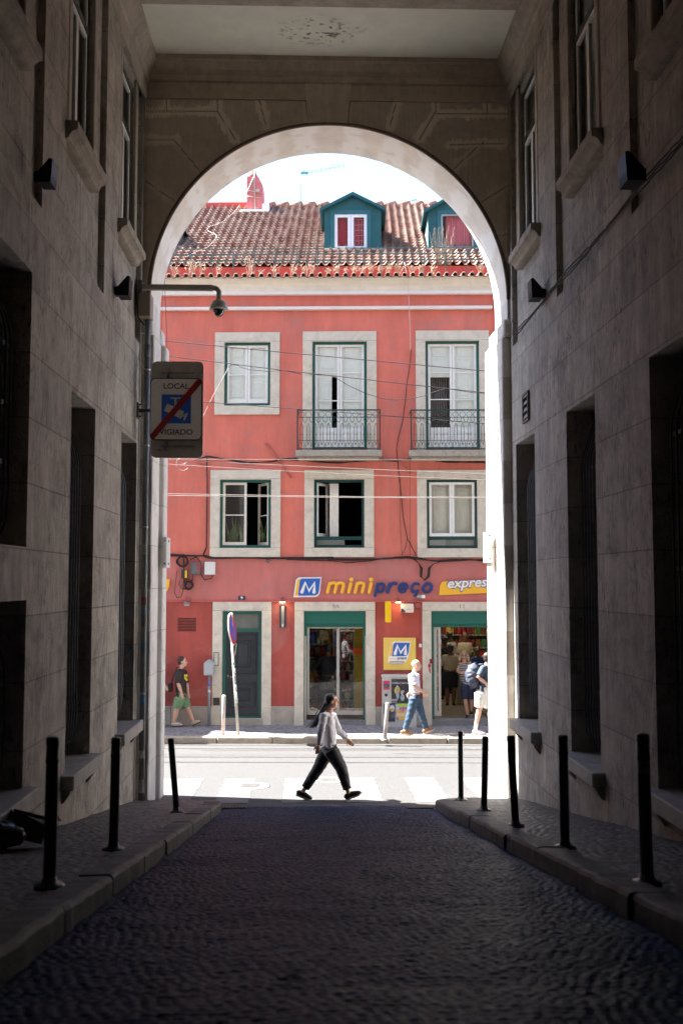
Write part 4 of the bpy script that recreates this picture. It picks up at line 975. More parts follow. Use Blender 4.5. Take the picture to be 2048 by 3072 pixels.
# floodlights on the walls
fb=M('black lamp housing',(.009,.011,.016),.45,var=.2,scale=10,spec=.2); fg=GLASS('lamp lens glass',(.6,.7,.85),.1,.3)
def flood(k,x0,x1,yt,ybm,s,lab,scale=1):
    X=(XL if s<0 else XR(12)); pc=onX(k,(x0+x1)/2,(yt+ybm)/2,X-s*.12); 
    F=Matrix.Translation((X,pc.y,pc.z))
    root=thing('wall_floodlight',lab,'wall lamp',F,'black floodlights fixed along the passage walls')
    h=.17*scale; d=.26*scale; l=.15*scale
    m=MB(F); m.box(-.0,-s*.05,-.05,.05,-h*.8,h*.1,bev=.008) if s>0 else m.box(0,.05,-.05,.05,-h*.8,h*.1,bev=.008); m.build('bracket',fb,root)
    m=MB(F); a=-s*.05; b=-s*d
    prof=[(a,-h),(b,-h),(b-s*.012,h*1.0),(b+s*.02,h*1.05),(a,-h*.05)]
    m.rings([[(p[0],y,p[1]) for p in prof] for y in (-l,-l*.92,l*.92,l)],True,False); m.build('housing',fb,root)
    m=MB(F); m.add([(b-s*.004,-l*.8,-h*.9),(b-s*.004,l*.8,-h*.9),(b-s*.004,l*.8,-h*.2),(b-s*.004,-l*.8,-h*.2)],[(0,1,2,3)]); m.build('lens',M('dark blue lens',(.008,.012,.025),.5,spec=.1),root,recalc=False)
flood('F',352,398,826,903,-1,'black wedge floodlight on the left wall near the camera arm',.72)
flood('F',117,178,490,556,-1,'black box floodlight high on the left wall, nearer the viewer',.62)
flood('F',1580,1630,834,908,1,'small wedge floodlight on the right wall near the arch',.72)
flood('F',1847,1937,459,566,1,'larger looking wedge floodlight on the right wall, nearer the viewer',.75)
# wall cable running along the ledge on the right
r=random.Random(3); m=MB()
for j in range(3):
    pts=[]; 
    for i in range(90):
        y=4.5+i*(14.1-4.5)/89; pts.append((XR(y)-.015-.008*j,y,6.73+.02*math.sin(y*2.2+j)+r.uniform(-.008,.008)+.012*j))
    m.tube(pts,.009,5)
single(m,'wall_cable',M('dark wall cable',(.035,.028,.024),.7,var=.3),'bundle of thin dark cables running along the ledge of the right wall','cable',Matrix.Translation((XR(9),9,6.73)))
# vent grille on the right wall
a=onX('W',412,690,XR(13.6)); b=onX('W',458,870,XR(13.2)); m=MB(); y0,y1=sorted((a.y,b.y)); z0,z1=b.z,a.z; x=XR(13.5)
for q in ((y0,y0+.03,z0,z1),(y1-.03,y1,z0,z1),(y0+.03,y1-.03,z1-.03,z1),(y0+.03,y1-.03,z0,z0+.03)): m.box(x-.03,x-.002,*q)
vt=thing('vent_grille','small rusty framed vent grille on the right wall above the first window','vent',Matrix.Translation((x,y0,z0)))
m.build('frame',M('rusty vent frame',(.18,.14,.12),.7,var=.3,scale=20),vt)
m=MB(); 
for i in range(4):
    z=z0+.05+(z1-z0-.09)*i/3.3; m.add([(x-.028,y0+.03,z),(x-.028,y1-.03,z),(x-.004,y1-.03,z+.06),(x-.004,y0+.03,z+.06)],[(0,1,2,3)])
m.build('louvre',M('grey louvre',(.30,.29,.28),.5,metal=.3),vt,recalc=False)
m=MB(); m.quad((x-.0035,y0,z0),(x-.0035,y1,z0),(x-.0035,y1,z1),(x-.0035,y0,z1)); m.build('duct_hole',darkroom,vt,recalc=False)
# white plates bolted to the jambs
pl=M('white plate enamel',(.72,.70,.68),.4,var=.05); bt=M('dark bolt',(.03,.03,.03),.5)
for s,x,k,y0p,y1p,lab in ((-1,JL+.075,'X',30,272,'white plate bolted to the left jamb of the arch'),(1,JR-.075,'Y',0,0,'white plate bolted to the right jamb of the arch')):
    za=onY('F',480,1611,15.1).z; zb=onY('F',480,1703,15.1).z
    if s>0: za=onY('F',1470,1595,15.1).z; zb=onY('F',1470,1688,15.1).z
    F=Matrix.Translation((x,15.0,zb)); t=thing('jamb_plate',lab,'plate',F); m=MB(F)
    m.box(0 if s<0 else -.05,.05 if s<0 else 0,-.0,.42,0,za-zb,bev=.006); m.build('plate',pl,t)
    m=MB(F)
    for zz in (.06,za-zb-.06):
        m.tube([(.025 if s<0 else -.025,-.001,zz),(.025 if s<0 else -.025,-.014,zz)],.012,8); m.tube([(-s*.05,.2,zz),(-s*.064,.2,zz)],.012,8)
    m.build('bolts',bt,t)
# drainpipe with brackets, stickers
pipe=M('galvanised pipe',(.20,.215,.22),.5,metal=.35,var=.25,scale=8,dirt=.6,dirtcol=(.09,.08,.075),dscale=6)
xp=onY('F',434,1700,14.28).x; yp=14.28; F=Matrix.Translation((xp,yp,.13)); dp=thing('drainpipe','grey metal pipe with stickers standing in the left corner beside the arch','pipe',F)
zt=onY('F',436,960,yp).z; zc=onY('V',1130,420,yp).z
m=MB(); m.tube([(xp,yp,.1),(xp,yp,zc)],.042,16); m.tube([(xp,yp,zc-.06),(xp,yp,zc+.12)],.048,16); m.tube([(xp,yp,zc+.12),(xp,yp,zt)],.043,16); m.build('pipe',pipe,dp)
for yy in (547,1143,1780): 
    z=onY('V',1130,yy,yp).z; m=MB(); m.tube([(xp,yp,z-.012),(xp,yp,z+.012)],.052,16); m.box(xp-.085,xp-.04,yp-.01,yp+.01,z-.01,z+.01); m.build('pipe_clamp',M('zinc clamp',(.5,.48,.45),.35,metal=.8),dp)
r=random.Random(5)
for (za_,zb_,col,nm) in ((80,165,(.30,.30,.29),'sticker'),(500,560,(.22,.04,.06),'sticker'),(575,600,(.10,.22,.42),'sticker'),(640,730,(.12,.12,.12),'sticker'),(860,900,(.06,.22,.40),'sticker'),(1245,1262,(.4,.4,.4),'sticker'),(1270,1325,(.05,.28,.50),'sticker'),(1700,1760,(.30,.32,.33),'sticker'),(1930,2030,(.25,.26,.27),'sticker')):
    z1=onY('X',1120,za_,yp).z; z0=onY('X',1120,zb_,yp).z; m=MB(); n=6
    for i in range(n):
        a=-2.5+i*.33; b=a+.33; q=.0445
        m.quad((xp+q*math.cos(a),yp+q*math.sin(a),z0),(xp+q*math.cos(b),yp+q*math.sin(b),z0),(xp+q*math.cos(b),yp+q*math.sin(b),z1),(xp+q*math.cos(a),yp+q*math.sin(a),z1))
    m.build(nm,M('sticker ink %.2f %.2f'%(col[0],col[2]),col,.5,var=.5,scale=40),dp,recalc=False)
# CCTV camera on an arm
camg=M('camera arm paint',(.40,.36,.30),.5,var=.1); yk=14.20
q=lambda x,y: onY('F',x,y,yk)
F=Matrix.Translation(q(425,860)); cc=thing('surveillance_camera','grey dome camera hanging from a long arm in front of the arch','camera',F)
a=q(424,862); b=q(640,866); e=q(657,880); m=MB()
m.box(a.x-.02,b.x,yk-.035,yk+.035,a.z-.042,a.z+.042,bev=.012)
m.tube([(b.x-.03,yk,a.z),(b.x+.02,yk,a.z),(e.x-.03,yk,a.z-.012),(e.x,yk,a.z-.05),(e.x,yk,q(657,900).z)],.036,14); m.build('arm',camg,cc)
m=MB(); m.box(a.x-.05,a.x+.02,yk-.06,14.39,q(0,880).z,q(0,838).z,bev=.01); m.build('wall_bracket',M('dark bracket',(.10,.09,.08),.5),cc)
z0=q(657,900).z; z1=q(657,928).z; z2=q(657,952).z; m=MB(); c=(e.x,yk,0)
m.lathe([(.042,z0+.02),(.05,z0-.005),(.10,z0-.03),(.118,z0-.06),(.122,z1+.03),(.135,z1+.012),(.135,z1),(.095,z1-.006)],24,None,c); m.build('dome_housing',M('camera housing grey',(.45,.44,.38),.45,var=.06),cc)
m=MB(); R_=.084; m.lathe([(R_*math.cos(t),z1-.005+( -(z1-z2-.01)*math.sin(t))) for t in [math.pi/2*i/10 for i in range(11)]],24,None,c); m.build('dome_glass',M('smoked dome glass',(.02,.02,.02),.05,spec=.8,coat=.6),cc)
m=MB(); a=q(418,882); b=q(454,954); m.box(a.x,b.x,14.12,14.39,b.z,a.z,bev=.01); m.build('junction_box',M('junction box paint',(.34,.28,.22),.6,var=.1),cc)
m=MB(); a=q(424,875); m.tube([(a.x,14.09,a.z),(a.x-.03,14.07,a.z-.2),(a.x-.02,14.08,a.z-.4),(a.x+.07,14.1,a.z-.52)],.010,6); m.build('cable',M('black cable',(.02,.02,.02),.6),cc)
# ---- the crossed-out surveillance sign
ys=14.05; P=lambda x,y: onY('S',x,y,ys)
def rrect(x0,x1,z0,z1,r,n=6):
    o=[]
    for cx,cz,a0 in ((x1-r,z1-r,0),(x0+r,z1-r,90),(x0+r,z0+r,180),(x1-r,z0+r,270)):
        for i in range(n+1): a=R(a0+90*i/n); o.append((cx+r*math.cos(a),cz+r*math.sin(a)))
    return o
F=Matrix.Translation(P(860,1100)); sg=thing('surveillance_sign','square grey sign reading LOCAL VIGIADO with a blue camera symbol crossed by a red bar','sign',F)
backm=M('aluminium sign back',(.46,.42,.37),.55,var=.15,scale=6,dirt=.4)
m=MB(); a=P(372,155); b=P(1358,2050); m.prism(rrect(a.x,b.x,b.z,a.z,.075),1,ys-.0,ys+.025); m.build('back_plate',backm,sg)
a=P(350,500); b=P(1350,1715); yf=ys-.06; m=MB(); m.prism(rrect(a.x,b.x,b.z,a.z,.07),1,yf,yf+.022); m.build('rim',M('black sign rim',(.02,.018,.018),.5),sg)
m=MB(); m.prism(rrect(a.x+.012,b.x-.012,b.z+.012,a.z-.012,.062),1,yf-.004,yf+.001); m.build('face',M('sign face enamel',(.85,.80,.76),.45,var=.08,scale=8,dirt=.25,dscale=8),sg)
a=P(572,822); b=P(1138,1390); m=MB(); m.box(a.x,b.x,yf-.007,yf-.0045,b.z,a.z); m.build('blue_field',M('sign blue',(.02,.13,.62),.4,var=.05),sg)
cw=M('sign symbol white',(.66,.64,.60),.5); y1,y0=yf-.0075,yf-.011
m=MB(); 
def poly(pts,ya=y0,yb=y1): m.prism([(P(*p).x,P(*p).z) for p in pts],1,ya,yb)
poly([(745,883),(935,883),(935,908),(745,908)]); poly([(818,909),(862,909),(862,1060),(818,1060)]); poly([(680,1000),(1012,1160),(945,1298),(615,1140)]); poly([(1008,1200),(1026,1208),(1000,1268),(982,1260)]); poly([(1052,1178),(1085,1192),(1022,1334),(990,1320)]); m.build('camera_symbol',cw,sg)
m=MB(); poly([(1285,512),(1352,560),(1352,605),(420,1700),(395,1700),(352,1650),(352,1605)],yf-.016,yf-.0115); m.build('red_bar',M('sign red',(.30,.010,.010),.4,var=.05),sg)
def text(s_,h,w,mat,name,parent,Mx,bold=.0,ext=.002,shear=0,align=True):
    cu=bpy.data.curves.new('t','FONT'); cu.body=s_; cu.size=1; cu.extrude=.5; cu.offset=bold; cu.shear=shear; cu.align_x='LEFT'
    o=bpy.data.objects.new('t',cu); C.objects.link(o); dg=bpy.context.evaluated_depsgraph_get(); me=bpy.data.meshes.new_from_object(o.evaluated_get(dg)); bpy.data.objects.remove(o)
    co=np.array([v.co for v in me.vertices]); mn,mx=co.min(0),co.max(0)
    m_=MB(Mx); V=[((v[0]-mn[0])/(mx[0]-mn[0])*w,-ext*(v[2]-mn[2])/(mx[2]-mn[2]+1e-9),(v[1]-mn[1])/(mx[1]-mn[1])*h) for v in co]
    m_.add(V,[list(p.vertices) for p in me.polygons]); return m_.build(name,mat,parent)
tb=M('sign lettering black',(.018,.015,.014),.5)
a=P(610,712); b=P(1105,607); text('LOCAL',b.z-a.z,b.x-a.x,tb,'lettering',sg,Matrix.Translation((a.x,yf-.0045,a.z)),.012)
a=P(520,1607); b=P(1175,1502); text('VIGIADO',b.z-a.z,b.x-a.x,tb,'lettering',sg,Matrix.Translation((a.x,yf-.0045,a.z)),.012)
a=P(450,1910); b=P(568,1880); text('CML',b.z-a.z,b.x-a.x,tb,'maker_mark',sg,Matrix.Translation((a.x,ys-.0005,a.z)),.01)
for x,y0_,y1_,yl in ((685,300,495,385),(650,1725,1915,1822)):
    m=MB(); a=P(x,y0_); b=P(x,y1_); m.tube([(a.x,ys-.02,a.z),(a.x,ys-.02,b.z)],.020,12)
    c=P(x,yl); m.tube([(c.x,ys-.02,c.z-.012),(c.x,ys-.02,c.z+.012)],.028,12)
    l=P(545,yl); r_=P(1195,yl); m.box(l.x,r_.x,ys-.012,ys-.001,c.z-.008,c.z+.008)
    m.build('clamp_rail',M('sign clamp metal',(.28,.25,.22),.45,metal=.5),sg)
m=MB(); a=P(100,1105); b=P(360,1105); m.tube([(a.x-.03,14.12,a.z),(b.x,14.12,a.z)],.026,12); m.box(XL+.0,XL+.02,14.04,14.2,onY('V',0,920,14.1).z,onY('V',0,800,14.1).z)
for yy in (812,905): z=onY('V',0,yy,14.1).z; m.tube([(XL+.02,14.1,z),(XL+.06,14.1,z)],.012,8)
m.build('bracket',M('green grey bracket',(.06,.065,.06),.5,metal=.3),sg)
# ---- drains at the bottom of the passage road
for (x0,x1,lab) in ((652,735,'slotted drain grating at the left foot of the passage'),(1222,1300,'slotted drain grating at the right foot of the passage')):
    a=hit('F',x0,2428,(0,0,2.27),(0,.1573,1)); b=hit('F',x1,2428,(0,0,2.27),(0,.1573,1)); F=Matrix.Translation((a.x,a.y,a.z))@Matrix.Rotation(-math.atan(.1573),4,'X')
    w=b.x-a.x; m=MB(F); n=9; d=.42
    m.box(0,w,0,.03,-.03,.022); m.box(0,w,d-.03,d,-.03,.022)
    for i in range(n): x=(w-.022)*i/(n-1); m.box(x,x+.022,.03,d-.03,-.03,.020)
    single(m,'drain_grating',M('rusty iron grating',(.10,.075,.06),.6,metal=.4,var=.3,scale=20),lab,'drain',F,'drain gratings')
p=hit('F',680,2409,(0,0,2.27),(0,.1573,1)); m=MB(); r=random.Random(2)
for i in range(5): m.add([(p.x+r.uniform(-.05,.08),p.y+r.uniform(-.03,.03),p.z+.02+r.uniform(0,.06)) for _ in range(4)],[(0,1,2),(0,2,3),(0,1,3),(1,2,3)])
single(m,'litter',M('red wrapper',(.35,.02,.03),.4),'crumpled red wrapper beside the left drain','litter',Matrix.Translation(p))
p=hit('F',652,2427,(0,0,2.27),(0,.1573,1)); m=MB()
for i in range(4): m.add([(p.x+r.uniform(-.03,.03),p.y+r.uniform(-.03,.03),p.z+.02+r.uniform(0,.05)) for _ in range(4)],[(0,1,2),(0,2,3),(0,1,3),(1,2,3)])
single(m,'litter',M('white paper',(.4,.4,.42),.6),'scrap of white paper at the end of the left kerb','litter',Matrix.Translation(p))
# ---- rubbish bags and a torn carton against the left wall
p=hit('F',60,2560,(0,0,2.39),(0,.1573,1)); blk=M('black rubbish bag plastic',(.010,.010,.012),.28,var=.3,scale=8,spec=.6)
def lump(m,c,rx,ry,rz,seed):
    n,s_=12,16; rs=[]
    for k in range(n+1):
        a=-math.pi/2+math.pi*k/n; q=max(math.cos(a),.03); ring=[]
        for j in range(s_):
            t=2*math.pi*j/s_; f=1+.22*math.sin(3*t+seed+2*a)+.12*math.sin(7*t-seed*2+5*a)
            ring.append((c[0]+rx*q*f*math.cos(t),c[1]+ry*q*f*math.sin(t),c[2]+max(rz*math.sin(a)*(1+.1*math.sin(5*t+seed)),-.08)))
        rs.append(ring)
    m.rings(rs,True,True)
p=p+Vector((-.22,.1,0))
m=MB(); lump(m,(p.x-.02,p.y+.12,p.z+.07),.19,.18,.12,1); single(m,'rubbish_bag',blk,'sagging black rubbish bag on the left pavement behind the nearest bollard','bag',Matrix.Translation((p.x,p.y,p.z)))
m=MB(); T=Matrix.Translation((p.x+.12,p.y+.36,p.z+.08))@Matrix.Scale(.72,4)@Matrix.Rotation(.5,4,'Z')@Matrix.Rotation(.35,4,'Y')
for q in ((-.2,.2,-.15,-.145,-.11,.14),(-.2,.2,.145,.15,-.11,.14),(-.2,-.195,-.144,.144,-.11,.14),(.195,.2,-.144,.144,-.11,.14),(-.19,.19,-.14,.14,-.11,-.105)): m.box(*q,T=T)
m.add([T@Vector(v) for v in ((.2,-.15,.14),(.2,.15,.14),(.33,.13,.20),(.34,-.12,.17))],[(0,1,2,3)]); m.add([T@Vector(v) for v in ((-.2,-.15,.14),(.2,-.15,.14),(.17,-.30,.10),(-.15,-.28,.17))],[(0,1,2,3)])
single(m,'torn_carton',M('brown carton',(.11,.09,.075),.8,var=.2),'torn open cardboard carton dumped against the left wall beside a black bag','carton',Matrix.Translation((p.x+.1,p.y+.35,p.z)),recalc=False)
# ---------------------------------------------------------------- signs of the shop
def fpoly(m,k,pts,y0,y1,d=0):
    m.prism([fl(k,x,y,d) for x,y in pts],1,y0,y1)
def fstroke(m,k,pts,r,y,d=0,fy=.45):
    """rounded stroke standing on the wall"""
    P=[fl(k,*p,d) for p in pts]; Q=[]
    for i,p in enumerate(P): Q.append((p[0],y,p[1]))
    s=(fl(k,r,0)[0]-fl(k,0,0)[0]); T=Matrix.Translation((0,y,0))@Matrix.Diagonal((1,fy,1,1))@Matrix.Translation((0,-y,0))
    a=Vector(Q[0])-Vector(Q[1]); b=Vector(Q[-1])-Vector(Q[-2]); Q2=[Vector(Q[0])+a.normalized()*s*.9,Vector(Q[0])+a.normalized()*s*.6]+Q+[Vector(Q[-1])+b.normalized()*s*.6,Vector(Q[-1])+b.normalized()*s*.9]
    rr=[s*.4,s*.8]+[s]*len(Q)+[s*.8,s*.4]; m.tube(Q2,rr,10,T)
def arcp(cx,cy,rx,ry,a0,a1,n=14,sh=.18): return [(cx+rx*math.cos(R(a))+sh*ry*math.sin(R(a)),cy-ry*math.sin(R(a))) for a in [a0+(a1-a0)*i/n for i in range(n+1)]]
yel=M('sign yellow',(.92,.50,.035),.45,var=.05); nav=M('sign navy blue',(.018,.045,.19),.45,var=.05); bl=M('sign bright blue',(.03,.13,.50),.45,var=.05); wh=M('sign white',(.86,.85,.83),.45,var=.03)
T0=lambda k,x,y,d=0: FM@Matrix.Translation((fl(k,x,y)[0],-d,fl(k,x,y)[1]))
# emblem panel
em=thing('emblem_sign','blue and white slanted emblem panel with a letter M above the shop doorway','sign',T0('G',50,1082))
m=MB(FM); fpoly(m,'G',[(80,942),(92,936),(257,934),(243,1048),(233,1070),(214,1080),(50,1082),(68,955)],-.06,-.02); m.build('white_board',wh,em)
m=MB(FM); fpoly(m,'G',[(88,950),(98,947),(85,1070),(62,1072),(78,960)],-.064,-.058); m.build('yellow_stripe',yel,em)
m=MB(FM); fpoly(m,'G',[(116,945),(248,944),(236,1043),(228,1060),(211,1069),(84,1071),(98,960),(104,950)],-.066,-.058); m.build('blue_field',bl,em)
m=MB(FM); fstroke(m,'G',[(113,1044),(138,975),(164,1036),(206,975),(201,1044)],13,-.066,fy=.3); m.build('letter_m',wh,em)
# mini / preco letters
lt=thing('shop_name_letters','rounded yellow and navy letters reading minipreço fixed on the pink wall band','sign',T0('G',285,1057))
def letter(nm,strokes,mt,r=12.5,dots=()):
    m=MB(FM)
    for s_ in strokes: fstroke(m,'G',s_,r,-.045)
    for x,y,rr in dots:
        u,z=fl('G',x,y); q=fl('G',rr,0)[0]-fl('G',0,0)[0]; m.ball((u,-.045,z),(q,q*.5,q),16)
    m.build(nm,mt,lt)
L1=lambda x: [(x,1045),(x+15,982)]
letter('letter_m',[L1(300),[(316,990),(324,980),(345,976),(364,984),(364,998),(353,1045)],[(368,990),(380,979),(399,976),(417,984),(417,998),(406,1045)]],yel)
letter('letter_i',[L1(455)],yel,12.5,[(474,952,16)])
letter('letter_n',[L1(502),[(518,990),(528,979),(548,976),(566,984),(566,998),(553,1045)]],yel)
letter('letter_i',[L1(604)],yel,12.5,[(620,952,16)])
letter('letter_p',[[(648,1070),(668,985)],arcp(688,1013,24,30,0,360,18)],nav,11.5)
letter('letter_r',[[(740,1045),(755,984)],[(755,1002),(768,984),(788,979),(800,982)]],nav)
letter('letter_e',[[(826,1013),(884,1013)]+arcp(853,1013,30,31,0,310,18)],nav,11)
letter('letter_c_cedilla',[arcp(945,1013,29,31,50,315,16),[(944,1050),(952,1062),(940,1070)]],nav,11)
letter('letter_o',[arcp(1030,1013,31,31,0,360,20)],nav,11.5)
# express banner
ex=thing('express_banner','yellow slanted banner reading express with white blue-edged lettering, right of the shop name','sign',T0('G',1118,1067))
m=MB(FM); fpoly(m,'G',[(1117,1067),(1123,1000),(1133,976),(1152,966),(1640,944),(1630,1043)],-.05,-.015); m.build('board',yel,ex)
a=fl('G',1180,1030); b=fl('G',1515,965); Tt=FM@Matrix.Translation((a[0],-.052,a[1]-.03))@Matrix.Rotation(-.045,4,'Y')
text('express',.27,1.10,M('sign outline blue',(.03,.08,.30),.5),'lettering_outline',ex,Tt@Matrix.Translation((-.022,0,-.022)),.052,.006,.25)
text('express',.235,1.06,wh,'lettering',ex,Tt@Matrix.Translation((0,-.0065,-.0)),.022,.006,.25)
m=MB(FM); fpoly(m,'E',[(-160,1085),(198,1085),(191,1150),(176,1182),(150,1198),(120,1202),(-160,1210)],-.05,-.015); single(m,'banner_end',yel,'rounded end of a yellow banner at the left edge of the red wall','sign',T0('E',140,1200))
# square panel
pn=thing('square_shop_sign','square yellow panel with a blue M emblem and the words minipreço express','sign',T0('I',248,925))
a=fl('I',248,925); b=fl('I',592,580); m=MB(FM); m.box(a[0],b[0],-.04,-.01,a[1],b[1],bev=.004); m.build('board',M('panel yellow',(.80,.56,.12),.5,var=.06),pn)
m=MB(FM); fpoly(m,'U',[(375,648),(690,650),(640,940),(592,1030),(560,1005),(300,1005),(255,1040),(312,760),(335,670)],-.044,-.039); m.build('white_outline',wh,pn)
m=MB(FM); fpoly(m,'U',[(345,672),(360,668),(335,915),(295,918),(325,720)],-.047,-.043); m.build('yellow_stripe',yel,pn)
m=MB(FM); fpoly(m,'U',[(400,665),(672,668),(642,860),(622,898),(595,916),(340,918),(362,720),(376,682)],-.048,-.043); m.build('blue_field',bl,pn)
m=MB(FM); fstroke(m,'U',[(398,872),(442,722),(500,855),(598,722),(588,872)],30,-.048,fy=.25); m.build('letter_m',wh,pn)
a=fl('U',292,980); b=fl('U',425,940); text('mini',b[1]-a[1],b[0]-a[0],M('pale yellow lettering',(.85,.62,.30),.5),'lettering',pn,FM@Matrix.Translation((a[0],-.0445,a[1])),.02,.003,.2)
a=fl('U',434,992); b=fl('U',615,940); text('preço',b[1]-a[1],b[0]-a[0],nav,'lettering',pn,FM@Matrix.Translation((a[0],-.0445,a[1])),.03,.003,.2)
a=fl('U',322,1072); b=fl('U',548,1022); 
text('express',b[1]-a[1]+.02,b[0]-a[0]+.02,M('panel outline blue',(.12,.18,.38),.5),'lettering_outline',pn,FM@Matrix.Translation((a[0]-.01,-.0445,a[1]-.01)),.06,.003,.25)
text('express',b[1]-a[1],b[0]-a[0],wh,'lettering',pn,FM@Matrix.Translation((a[0],-.048,a[1])),.015,.003,.25)
# projecting blade sign
bs=thing('blade_sign','narrow bright yellow sign board projecting from the wall beside the right lamp','sign',T0('I',270,418))
d=.55; a=fl('I',270,418,d); b=fl('I',330,195,d); m=MB(FM); m.box(a[0],b[0],-d,-.06,a[1],b[1],bev=.012); m.build('board',M('blade sign yellow',(.95,.58,.01),.4,var=.03),bs)
m=MB(FM); z=b[1]-.1; m.box(a[0]+.03,b[0]-.03,-.06,-.001,z-.02,z+.02); m.box(a[0]+.03,b[0]-.03,-.06,-.001,a[1]+.1,a[1]+.14); m.build('bracket',iron,bs)
# number plate and carved numbers
a=fl('H',910,177); b=fl('H',983,135); ph=thing('house_number_plate','small navy enamel plate with the white number 9 above the dark door','number plate',T0('H',910,177))
m=MB(FM); m.box(a[0],b[0],-.03,-.005,a[1],b[1],bev=.003); m.build('plate',M('navy enamel',(.02,.045,.10),.4),ph)
text('9',(b[1]-a[1])*.72,.055,wh,'number',ph,FM@Matrix.Translation(((a[0]+b[0])/2-.027,-.031,a[1]+.015)),.02,.004)
cvm=M('carved number dark stone',(.30,.24,.18),.9)  # numbers in a darker stone colour than the surround
a=fl('K',765,365); text('9A',.10,.17,cvm,'carved_number',RB,FM@Matrix.Translation((a[0],-.036,a[1])),.0,.003)
a=fl('I',1062,266); text('11',.10,.10,cvm,'carved_number',RB,FM@Matrix.Translation((a[0],-.036,a[1])),.0,.003)
# wall lamps
def lamp(k,x0,x1,y0,y1,lab,lit=True):
    a=fl(k,x0,y1,.18); b=fl(k,x1,y0,.18); t=thing('wall_lamp',lab,'lamp',T0(k,x0,y1),'small lamps over the shop doorways')
    m=MB(FM); m.box(a[0]+.03,b[0]-.03,-.10,-.001,b[1]-.10,b[1],bev=.01); m.build('mount',M('lamp mount red paint',(.38,.10,.09),.7),t)
    m=MB(FM); m.box(a[0],b[0],-.24,-.10,a[1]+.02,b[1]-.11,bev=.012); m.build('housing',M('lamp housing grey',(.22,.22,.22),.4,metal=.4),t)
    m=MB(FM); m.box(a[0]+.01,b[0]-.01,-.23,-.11,a[1],a[1]+.018)
    m.build('lens',M('lit lamp lens',(1,.80,.50),.4,var=0,emit=5) if lit else M('pale lamp lens',(.6,.58,.5),.4),t)
lamp('H',1348,1410,150,206,'lit small floodlight above the tall narrow display board')
lamp('I',376,436,152,206,'lit small floodlight between the yellow blade sign and the white unit')
lamp('H',330,388,150,236,'unlit floodlight high on the red wall left of the dark door',False)
# display board under the left lamp
db=thing('display_board','tall narrow framed board on the red wall between the dark door and the shop doorway','board',T0('H',1352,478))
a=fl('H',1352,478,.05); b=fl('H',1412,232,.05); m=MB(FM); 
for q in ((a[0],a[0]+.03),(b[0]-.03,b[0])): m.box(q[0],q[1],-.06,-.003,a[1],b[1],bev=.004)
m.box(a[0]+.03,b[0]-.03,-.055,-.003,b[1]-.02,b[1]); m.build('frame',M('board frame navy',(.03,.04,.05),.4),db)
m=MB(FM); m.box(a[0]+.031,b[0]-.031,-.045,-.003,a[1]+.01,b[1]-.021); m.build('panel',M('board panel grey',(.33,.33,.33),.35,var=.06,streak=.15),db)
m=MB(FM); m.box(a[0]+.05,b[0]-.05,-.049,-.046,a[1]+.04,a[1]+.09); m.build('label_strip',wh,db)
# white wall unit, twin lamps, conduit boxes
wu=thing('wall_unit','white alarm unit with a dark quarter-circle corner beside the right lamp','alarm box',T0('I',432,315))
a=fl('I',434,312,.1); b=fl('I',570,218,.1); m=MB(FM); m.prism(rrect(a[0],b[0],a[1],b[1],.03),1,-.16,-.003); m.build('case',M('cream plastic',(.78,.72,.60),.5,var=.04),wu)
m=MB(FM); c=[(a[0]+.005,a[1]+.005)]+[(a[0]+.005+.10*math.cos(R(90-9*i)),a[1]+.005+.085*math.sin(R(90-9*i))) for i in range(11)]; m.prism(c,1,-.165,-.1605); m.build('dark_corner',M('slate plastic',(.05,.06,.08),.5),wu)
m=MB(FM)
for i in range(5): m.box(a[0]+.13+i*.022,a[0]+.142+i*.022,-.163,-.1605,a[1]+.06,a[1]+.085)
m.build('small_print',M('blue print',(.25,.3,.5),.5),wu)
tw_=thing('twin_lamp','pair of small white floodlights under the letter o of the shop name','lamp',T0('I',612,175))
for i,(x0,x1) in enumerate(((610,648),(652,692))):
    a=fl('I',x0,158,.12); b=fl('I',x1,124,.12); m=MB(FM); m.box(a[0],b[0],-.17,-.06,a[1],b[1],bev=.012); m.build('lamp_head',M('grey lamp head',(.36,.38,.34),.5) if i==0 else wh,tw_)
m=MB(FM); a=fl('I',630,175,.1); b=fl('I',672,160,.1); m.box(a[0],b[0],-.10,-.002,a[1],b[1]); m.build('lamp_arm',M('grey metal',(.25,.25,.25),.5,metal=.4),tw_)
cp=M('conduit pink paint',(.42,.10,.085),.8)
m=MB(FM); a=fl('I',645,180); b=fl('I',637,628); c=fl('I',592,634); m.box(a[0]-.012,a[0]+.012,-.03,-.002,b[1],a[1]); m.box(c[0],a[0]-.013,-.028,-.002,b[1]-.012,b[1]+.012)
single(m,'conduit',cp,'thin painted conduit running down beside the open shop doorway','conduit',T0('I',645,628))
m=MB(FM); a=fl('I',585,262); b=fl('I',640,208); m.box(a[0],b[0],-.07,-.003,a[1],b[1],bev=.008); single(m,'junction_box',cp,'red-painted square junction box at the corner of the open doorway','junction box',T0('I',585,262))
m=MB(FM); a=fl('I',627,683); b=fl('I',655,645); m.box(a[0],b[0],-.05,-.003,a[1],b[1],bev=.006); single(m,'junction_box',wh,'tiny white switch box at the left edge of the open doorway','junction box',T0('I',627,683))
m=MB(FM); a=fl('I',742,856,.03); b=fl('I',776,808,.03); m.box(a[0],b[0],-.085,-.036,a[1],b[1],bev=.006); single(m,'alarm_button',M('dark red plastic',(.20,.015,.02),.4),'small dark red button box on the frame of the open doorway','alarm',T0('I',742,856))
m=MB(FM)
